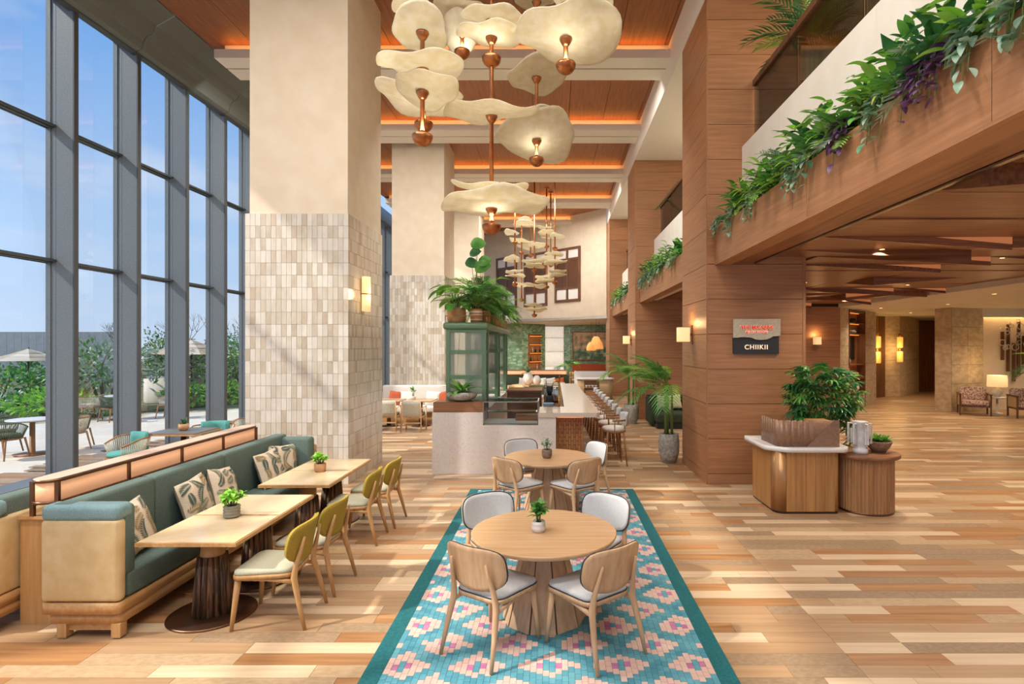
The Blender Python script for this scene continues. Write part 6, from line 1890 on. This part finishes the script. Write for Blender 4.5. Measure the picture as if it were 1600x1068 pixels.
for i, (t_, z, h, r_, mt) in enumerate(((0.3, 1.585, 0.22, 0.10, 'white_ceramic'), (0.75, 1.085, 0.2, 0.10, 'clay_pot'), (1.2, 1.085, 0.2, 0.10, 'clay_pot'), (0.5, 0.585, 0.18, 0.10, 'brass'), (0.7, 2.685, 0.14, 0.16, 'grey_ceramic'), (0.6, 3.085, 0.14, 0.18, 'black'), (1.3, 0.585, 0.2, 0.09, 'white_ceramic'))):
    ob = thing('display_bowl', ['white bowl on the counter shelf', 'clay jar on the shelf under the counter, window end', 'clay jar on the shelf under the counter, lift end', 'brass bowl on the lowest shelf', 'grey bowl on the shelf above the screen', 'black dish on the topmost shelf', 'white jar on the lowest shelf'][i] + ' of the lit niche', 'ornament', (on45(0.92)[0] + (t_ - 0.15) * s45, on45(0.92)[1] + (t_ + 0.15) * s45, z), 0, 'ornaments in the lobby niche')
    MB().lathe([(r_ * 0.5, 0), (r_, h * 0.5), (r_ * 0.8, h), (r_ * 0.7, h * 0.95)], 16).build('shell', mt, ob)
point_light('niche_lamp', (on45(1.8)[0] - 0.25, on45(1.8)[1] - 0.1, 2.2), 10, (1.0, 0.5, 0.2), 0.2)
# paired hanging lamps of the lift lobby
for (x, y, lb) in ((13.05, 22.6, 'double tier glowing lantern nearest the display niche'), (15.0, 24.3, 'double tier glowing lantern against the travertine return')):
    t = thing('tiered_lantern', lb, 'lamp', (x, y, 1.55), 0, 'lift lobby lanterns')
    for z in (0, 0.62):
        MB().lathe([(0.11, z), (0.12, z + 0.05), (0.12, z + 0.42), (0.11, z + 0.46)], 16).build('shade', 'lantern_glow', t)
        MB().lathe([(0.05, z + 0.46), (0.05, z + 0.62)], 10).build('stem', 'brass', t)
    MB().tube([(0, 0, 1.2), (0, 0, 2.0)], 0.008, 6).build('cord', 'brass', t)
    point_light('lantern_lamp', (-0.2, -0.2, 0.5), 22, (1.0, 0.62, 0.22), 0.12, t)
# armchairs, lamp, wall sculpture
def armchair(label, x, y, rz):
    t = thing('armchair', label, 'armchair', (x, y, 0), rz, 'floral armchairs in the lobby')
    for sx in (-1, 1):
        for yy in (-0.36, 0.36):
            MB().box(sx * 0.40 - 0.022, sx * 0.40 + 0.022, yy - 0.022, yy + 0.022, 0, 0.66).build('leg', 'walnut', t)
        MB().box(sx * 0.40 - 0.03, sx * 0.40 + 0.03, -0.40, 0.40, 0.66, 0.70).build('armrest', 'walnut', t)
        MB().box(sx * 0.40 - 0.008, sx * 0.40 + 0.008, -0.34, 0.34, 0.32, 0.66).build('cane_side', 'cane', t)
        MB().box(sx * 0.40 - 0.02, sx * 0.40 + 0.02, -0.36, 0.36, 0.27, 0.32).build('side_rail', 'walnut', t)
    MB().box(-0.40, 0.40, 0.34, 0.38, 0.27, 0.32).box(-0.40, 0.40, -0.38, -0.34, 0.27, 0.32).build('seat_rail', 'walnut', t)
    link('seat_cushion', rbox_mesh('seat_cushion', 0.74, 0.70, 0.16, 0.05, 'floral_fabric', 3), t, (0, 0.0, 0.31))
    o_ = link('back_cushion', rbox_mesh('back_cushion', 0.72, 0.16, 0.46, 0.06, 'floral_fabric', 3), t, (0, -0.28, 0.44)); o_.rotation_euler = (R(14), 0, 0)
armchair('floral cane sided armchair next to the travertine pier', 13.75, 18.35, R(150))
armchair('floral cane sided armchair under the wall sculpture', 14.85, 17.55, R(160))
stb = thing('side_table', 'small white side table between the floral armchairs', 'table', (14.75, 18.65, 0))
MB().lathe([(0.22, 0.5), (0.25, 0.52), (0.25, 0.55)], 24).build('tabletop', 'white_stone', stb)
MB().lathe([(0.16, 0), (0.16, 0.02), (0.03, 0.04), (0.03, 0.5)], 16).build('pedestal', 'white_stone', stb)
tl = thing('table_lamp', 'table lamp with a white globe base and glowing drum shade', 'lamp', (14.75, 18.65, 0.55))
MB().lathe([(0.08, 0), (0.15, 0.07), (0.17, 0.15), (0.12, 0.26), (0.03, 0.30), (0.02, 0.38)], 20).build('base', 'white_ceramic', tl)
MB().lathe([(0.27, 0.34), (0.28, 0.345), (0.27, 0.72), (0.26, 0.72)], 28).build('shade', 'lamp_shade_warm', tl)
point_light('table_lamp_bulb', (0, 0, 0.85), 14, (1.0, 0.66, 0.32), 0.15, tl)
ws = thing('wall_sculpture', 'tall wall sculpture of timber slats and pale ring forms', 'sculpture', (16.2, 19.70, 1.0))
for k, (x, z0, z1) in enumerate(((-0.45, 0.75, 1.75), (-0.25, 0.35, 2.0), (-0.05, 0.0, 1.35), (0.12, 0.25, 2.1), (0.30, 0.6, 1.6), (0.45, 0.9, 1.75))):
    MB().box(x - 0.05, x + 0.05, -0.04, 0, z0, z1).build('slat', 'walnut', ws)
rr = random.Random(4)
for k in range(24):
    cx, cz, q = rr.uniform(-0.55, 0.55), rr.uniform(1.1, 2.25), rr.uniform(0.05, 0.12)
    MB().tube([(cx + q * math.cos(a), -0.06, cz + q * math.sin(a)) for a in [6.283 * j / 14 for j in range(15)]], 0.012, 5).build('ring', 'white_ceramic', ws)
ct = thing('console_table', 'small timber console with a dark bowl at the far lobby wall', 'table', (20.0, 27.9, 0))
MB().box(-0.9, 0.9, -0.2, 0.2, 0.82, 0.88).build('tabletop', 'teak_x', ct)
MB().lathe([(0.28, 0), (0.14, 0.4), (0.24, 0.82)], 16).build('pedestal', 'walnut', ct)
bwl = thing('console_bowl', 'dark carved bowl on the far console', 'bowl', (20.0, 27.9, 0.88))
MB().lathe([(0.12, 0), (0.30, 0.15), (0.34, 0.30), (0.30, 0.28), (0.1, 0.06)], 20).build('shell', 'black', bwl)
fe = thing('fire_hose_plate', 'small plate with a red symbol on the travertine pier', 'sign', (on45(0.62)[0] + 0.01, on45(0.62)[1] - 0.01, 1.15), R(45))
MB().box(-0.22, 0.22, -0.012, 0.0, -0.3, 0.3).build('plate', 'stone_travertine', fe)
MB().box(-0.06, 0.06, -0.016, -0.012, -0.02, 0.16).box(-0.025, 0.025, -0.016, -0.012, -0.12, 0.2).build('symbol', 'red_paint', fe)

# ================================================================== WINDOW SIDE SEATING
def rope_chair(name, label, x, y, rz, mat, cushion_mat_, grp, leg='teak'):
    t = thing(name, label, 'chair', (x, y, 0), rz, grp)
    for sx in (-1, 1):
        for sy in (-1, 1):
            MB().tube([(sx * 0.22, sy * 0.20, 0.40), (sx * 0.26, sy * 0.27, 0)], [0.02, 0.014], 7).build('leg', leg, t)
    MB().lathe([(0.27, 0.38), (0.285, 0.40), (0.27, 0.42)], 22).build('seat_frame', leg, t)
    MB().lathe([(0.25, 0.42), (0.265, 0.46), (0.24, 0.49), (0.1, 0.50)], 20).build('seat_cushion', cushion_mat_, t)
    rim = [Vector((0.36 * math.cos(R(a)), 0.33 * math.sin(R(a)), 0.72 - 0.14 * max(0, math.sin(R(a)) + 0.2))) for a in range(-215, 36, 10)]
    MB().tube(rim, 0.013, 7).build('top_rail', leg if mat == 'rope' else mat, t)
    ro = MB()
    for k in range(len(rim) * 2 - 1):
        p_ = rim[k // 2] if k % 2 == 0 else rim[k // 2].lerp(rim[k // 2 + 1], 0.5)
        a = math.atan2(p_.y, p_.x)
        ro.tube([p_, (0.275 * math.cos(a), 0.27 * math.sin(a), 0.41)], 0.008 if mat == 'rope' else 0.006, 5)
    stuff(ro.build('rope_strands', mat, t))
    if cushion_mat_ == 'teal_cushion':
        def bf(u, v):
            a = R(-140 + 100 * u)
            return Vector((0.29 * math.cos(a), 0.27 * math.sin(a), 0.50 + 0.28 * v))
        MB().sheet(bf, 10, 3, 0.07).build('back_cushion', 'teal_cushion', t)
G3 = 'rope armchairs by the glazed wall'
rope_chair('rope_chair', 'white rope chair with teal cushion, sofa side of the spiky pot table', -7.15, 9.35, R(150), 'rope', 'teal_cushion', G3)
rope_chair('rope_chair', 'white rope chair with teal cushion facing out beyond the spiky pot table', -6.55, 10.75, R(200), 'rope', 'teal_cushion', G3)
rope_chair('rope_chair', 'white rope chair with teal cushion half hidden beside the tiled pillar', -6.3, 11.6, R(170), 'rope', 'teal_cushion', G3)
for (x, y, lb) in ((-6.62, 10.0, 'dark topped table with the spiky pot beside the glazing'), (-6.1, 12.3, 'dark topped window table behind the tiled pillar')):
    t = thing('window_table', lb, 'table', (x, y, 0), 0, 'window tables')
    MB().box(-0.45, 0.45, -0.4, 0.4, 0.70, 0.725).build('top_edging', 'honey_oak', t); MB().box(-0.43, 0.43, -0.38, 0.38, 0.725, 0.74).build('tabletop', 'slate_top', t)
    MB().lathe([(0.24, 0), (0.24, 0.02), (0.05, 0.04), (0.04, 0.70)], 16).build('pedestal', 'dark_bronze', t)

# ================================================================== TERRACE
te = MB().box(-140, GX - 0.12, -60, 260, -0.4, -0.03).build('terrace', 'pavement'); struct(te, 'pale stone paved terrace outside the glazing', 'ground')
gwall = MB().box(-60, -27.2, 36.2, 36.5, -0.1, 3.15).build('wall_garden', 'grey_clad'); struct(gwall, 'plain grey metal clad screen wall behind the garden', 'wall')
pm_ = MB().box(-0.235, 0.235, -0.03, 0.0, 0, 3.18).mesh('cladding_panel', 'grey_clad')
for k in range(26): link('cladding_panel', pm_, gwall, (-27.45 - 0.48 * k, 36.2, -0.03))
bed = MB()
bed.prism([(-45, 16.5), (-19, 15.2), (-15.6, 16.6), (-13.8, 19.2), (-12.0, 22.5), (-10.6, 26), (-10.2, 60), (-45, 60)], -0.06, 0.06)
bd_ = bed.build('planting_bed', 'bed_soil'); struct(bd_, 'planting bed along the far side of the terrace', 'ground')
rg = random.Random(77)
def shrub(name, label, x, y, rx, rz_, z0, n, L, W, mats, grp, trunk=True, hollow=0.4):
    t = thing(name, label, 'shrub' if rz_ < 1.0 else 'tree', (x, y, 0.03), 0, grp)
    m_ = MB()
    for k in range(n):
        while True:
            q = Vector((rg.uniform(-1, 1), rg.uniform(-1, 1), rg.uniform(-1, 1)))
            if hollow < q.length < 1: break
        lump = 0.82 + 0.25 * math.sin(3 * q.x * 2 + q.z * 4 + x) * math.cos(3 * q.y + x)
        p_ = Vector((q.x * rx * lump, q.y * rx * lump, z0 + rz_ + q.z * rz_ * lump))
        d = (q + Vector((rg.uniform(-.7, .7), rg.uniform(-.7, .7), rg.uniform(-.3, .8)))).normalized()
        sd = d.cross(Vector((rg.uniform(-1, 1), rg.uniform(-1, 1), rg.uniform(-1, 1)))).normalized()
        l_ = L * rg.uniform(0.7, 1.2)
        m_.add([p_, p_ + d * l_ * 0.5 + sd * W / 2, p_ + d * l_ - Vector((0, 0, 0.15 * l_)), p_ + d * l_ * 0.5 - sd * W / 2], [(0, 1, 2, 3)], rg.randrange(len(mats)))
    stuff(m_.build('foliage', mats, t))
    st_ = MB()
    for k in range(5):
        a = 6.28 * k / 5
        st_.tube([(0.05 * math.cos(a), 0.05 * math.sin(a), 0), (0.3 * rx * math.cos(a), 0.3 * rx * math.sin(a), z0 + rz_ * 0.7), (0.65 * rx * math.cos(a + .4), 0.65 * rx * math.sin(a + .4), z0 + rz_ * 1.4)], [0.05, 0.035, 0.012], 6)
    st_.build('branches', 'stem_brown', t)
    return t
def bare_tree(label, x, y, h):
    t = thing('bare_tree', label, 'tree', (x, y, 0.03), 0, 'bare garden trees')
    m_ = MB()
    def br(p_, d, l_, r_, lv):
        q = p_ + d * l_; m_.tube([p_, p_.lerp(q, 0.5) + Vector((rg.uniform(-.04, .04), rg.uniform(-.04, .04), 0)) * l_, q], [r_, r_ * 0.8, r_ * 0.55], 5)
        if lv:
            for _ in range(3):
                br(q, (d + Vector((rg.uniform(-.8, .8), rg.uniform(-.8, .8), rg.uniform(-.1, .6)))).normalized(), l_ * 0.72, r_ * 0.55, lv - 1)
    br(Vector((0, 0, 0)), Vector((0, 0, 1)), h * 0.34, 0.06, 4)
    m_.build('branches', 'stem_brown', t)
GV = ['leaf_grey', 'leaf_green', 'leaf_grey']; GD = ['leaf_dark', 'leaf_green']; GB = ['leaf_bright', 'leaf_green', 'leaf_lime']
S = 'garden shrubs on the terrace'
shrub('broadleaf_tree', 'pale broad leaved tree in front of the grey screen wall', -15.4, 19.2, 1.5, 0.95, 0.6, 900, 0.26, 0.10, GV, S)
shrub('broadleaf_tree', 'pale broad leaved tree behind the cane lounge chair', -13.9, 20.8, 1.15, 0.85, 0.7, 700, 0.25, 0.10, GV, S)
shrub('broadleaf_tree', 'leafy tree partly under the second parasol', -13.3, 22.6, 1.3, 0.8, 0.6, 700, 0.22, 0.09, GB, S)
shrub('evergreen_tree', 'dense evergreen rising between the two parasols', -17.9, 26.0, 1.3, 1.35, 0.5, 1100, 0.16, 0.07, GD + ['leaf_yellow'], S)
shrub('evergreen_tree', 'evergreen with a yellowish crown in front of the open sky', -17.0, 25.0, 0.9, 1.2, 0.7, 700, 0.16, 0.07, ['leaf_yellow', 'leaf_green', 'leaf_dark'], S)
shrub('evergreen_tree', 'dark evergreen seen just above the second parasol', -15.6, 26.5, 1.1, 1.5, 0.3, 900, 0.16, 0.06, GD, S)
shrub('evergreen_tree', 'loose twiggy evergreen beside the tiled pillar', -11.9, 21.5, 0.95, 1.45, 0.25, 1000, 0.15, 0.06, ['leaf_green', 'leaf_dark', 'leaf_grey'], S)
shrub('evergreen_tree', 'taller loose evergreen behind the one beside the pillar', -14.6, 27.0, 1.3, 1.6, 0.1, 900, 0.16, 0.06, GD, S)
shrub('low_shrub', 'bright low shrub in front of the first parasol', -15.6, 17.3, 1.2, 0.42, 0.05, 600, 0.2, 0.10, GB, S)
shrub('low_shrub', 'glossy low shrub left of the first parasol pole', -18.4, 19.0, 1.5, 0.75, 0.1, 700, 0.2, 0.09, GD + ['leaf_bright'], S)
shrub('low_shrub', 'grey green low shrub at the wall end of the planting bed', -17.3, 17.2, 1.0, 0.4, 0.0, 420, 0.18, 0.08, ['leaf_grey', 'leaf_green'], S)
shrub('low_shrub', 'rounded shrub along the bed edge behind the grey cane chairs', -14.6, 17.8, 0.9, 0.35, 0.0, 420, 0.15, 0.06, ['leaf_grey', 'leaf_green'], S)
shrub('low_shrub', 'dark glossy shrub right of the cane lounge chair', -13.0, 19.8, 0.85, 0.5, 0.0, 500, 0.2, 0.10, GD + ['leaf_bright'], S)
shrub('low_shrub', 'leafy low shrub below the second parasol', -12.3, 20.7, 0.8, 0.5, 0.0, 500, 0.2, 0.09, GB, S)
shrub('low_shrub', 'bright low shrub beside the pillar at the bed edge', -11.2, 20.9, 0.8, 0.4, 0.0, 450, 0.18, 0.08, GB, S)
shrub('low_shrub', 'medium shrub against the grey screen wall', -24.0, 27.0, 2.2, 1.0, 0.0, 900, 0.25, 0.11, GD, S)
shrub('low_shrub', 'wide hedge like shrub closing the far side of the garden', -20.5, 31.0, 3.0, 1.0, 0.0, 1200, 0.26, 0.11, GD + ['leaf_grey'], S)
shrub('low_shrub', 'far hedge shrub under the open sky', -17.0, 33.0, 3.0, 1.0, 0.0, 1100, 0.26, 0.11, GD, S)
bare_tree('bare twiggy tree rising over the grey wall end', -22.2, 28.5, 3.6)
bare_tree('bare twiggy tree over the second parasol', -15.7, 24.5, 4.0)
bare_tree('bare twiggy tree beside the pillar in the garden', -14.0, 25.5, 3.8)
dp = thing('drum_planter', 'large round white planter wall in the garden', 'planter', (-14.9, 22.0, 0.03))
MB().lathe([(0.95, 0), (1.0, 0.1), (1.0, 1.0), (0.9, 1.0), (0.88, 0.9)], 40).build('wall', 'plaster_white', dp)
dp2 = thing('drum_planter', 'round white planter wall under the second parasol', 'planter', (-13.2, 24.2, 0.03))
MB().lathe([(0.95, 0), (1.0, 0.1), (1.0, 1.1), (0.9, 1.1), (0.88, 1.0)], 40).build('wall', 'plaster_white', dp2)
def parasol(label, x, y, r_, zt, ze):
    t = thing('parasol', label, 'parasol', (x, y, 0.0), 0, 'terrace parasols')
    n = 8
    tiers = [(0.0, zt, 0.34, zt - 0.16), (0.30, zt - 0.16, 0.66, zt - 0.30), (0.62, zt - 0.30, 1.0, ze)]
    for (a0, za, a1, zb) in tiers:
        m_ = MB()
        for k in range(n):
            b0, b1 = 2 * PI * k / n, 2 * PI * (k + 1) / n
            c0, c1 = (max(a0, .01) * r_, a1 * r_)
            vs = [(c0 * math.cos(b0), c0 * math.sin(b0), za), (c0 * math.cos(b1), c0 * math.sin(b1), za), (c1 * math.cos(b1), c1 * math.sin(b1), zb), (c1 * math.cos(b0), c1 * math.sin(b0), zb)]
            vs += [(vx, vy, vz - 0.012) for vx, vy, vz in vs]
            m_.add(vs, [(3, 2, 1, 0), (4, 5, 6, 7), (2, 3, 7, 6)], k % 2)
        m_.build('canopy_tier', ['umbrella_cloth', 'umbrella_cloth_b'], t)
    for k in range(n):
        b0 = 2 * PI * k / n
        MB().tube([(0, 0, zt - 0.05), (r_ * 0.98 * math.cos(b0), r_ * 0.98 * math.sin(b0), ze - 0.02)], 0.012, 5).build('rib', 'walnut', t)
    MB().tube([(0, 0, 0), (0, 0, zt + 0.05)], 0.028, 10).build('pole', 'walnut', t)
    MB().lathe([(0.32, -0.03), (0.32, 0.05), (0.05, 0.08)], 20).build('base', 'concrete_pot', t)
parasol('striped cream parasol in front of the grey screen wall', -20.0, 21.3, 1.28, 2.14, 1.70)
parasol('striped cream parasol over the middle of the garden', -13.6, 21.0, 1.3, 2.48, 1.95)
G4 = 'green rope chairs on the terrace'
def ot(label, x, y):
    t = thing('terrace_table', label, 'table', (x, y, -0.03), 0, 'terrace tables')
    MB().lathe([(0.40, 0.72), (0.42, 0.73), (0.42, 0.75)], 30).build('tabletop', 'white_stone', t)
    MB().lathe([(0.30, 0), (0.30, 0.02), (0.05, 0.03), (0.045, 0.72)], 16).build('pedestal', 'teak', t)
ot('white round terrace table close to the glazing', -10.95, 11.75)
for (x, y, a, mt, lb) in ((-10.95, 11.15, 0, 'green_rope', 'dark rope chair with its back to the glazing table, nearest the banquette'), (-10.75, 12.5, 170, 'green_rope', 'dark rope chair across the glazing table'), (-10.35, 11.95, 100, 'rope', 'pale rope chair beside the glazing table'), (-11.6, 11.7, -80, 'green_rope', 'dark rope chair on the garden side of the glazing table'),
                          (-14.15, 17.0, 60, 'rope', 'pale rope chair turned sideways near the planting bed'), (-13.15, 16.7, -20, 'green_rope', 'dark rope chair near the planting bed'), (-12.1, 17.6, 100, 'rope', 'pale cane lounge chair alone before the round white planter')):
    rope_chair('rope_chair', lb, x, y, R(a), mt, 'olive_fabric' if mt == 'green_rope' else 'seat_cream_fabric', G4 if mt == 'green_rope' else 'pale rope chairs on the terrace')
ot('white round terrace table between the sideways pale chair and the dark one', -13.45, 17.4)
for (x, y, lb) in ((-19.3, 21.9, 'wicker basket chair under the first parasol'), (-18.3, 21.6, 'low wicker bench right of the first parasol')):
    t = thing('wicker_seat', lb, 'chair', (x, y, 0.0)); MB().lathe([(0.35, 0.03), (0.42, 0.5), (0.40, 0.8), (0.36, 0.8), (0.33, 0.45)], 20).build('basket', 'cane', t); MB().lathe([(0.33, 0.40), (0.30, 0.47)], 18).build('seat_cushion', 'seat_cream_fabric', t)
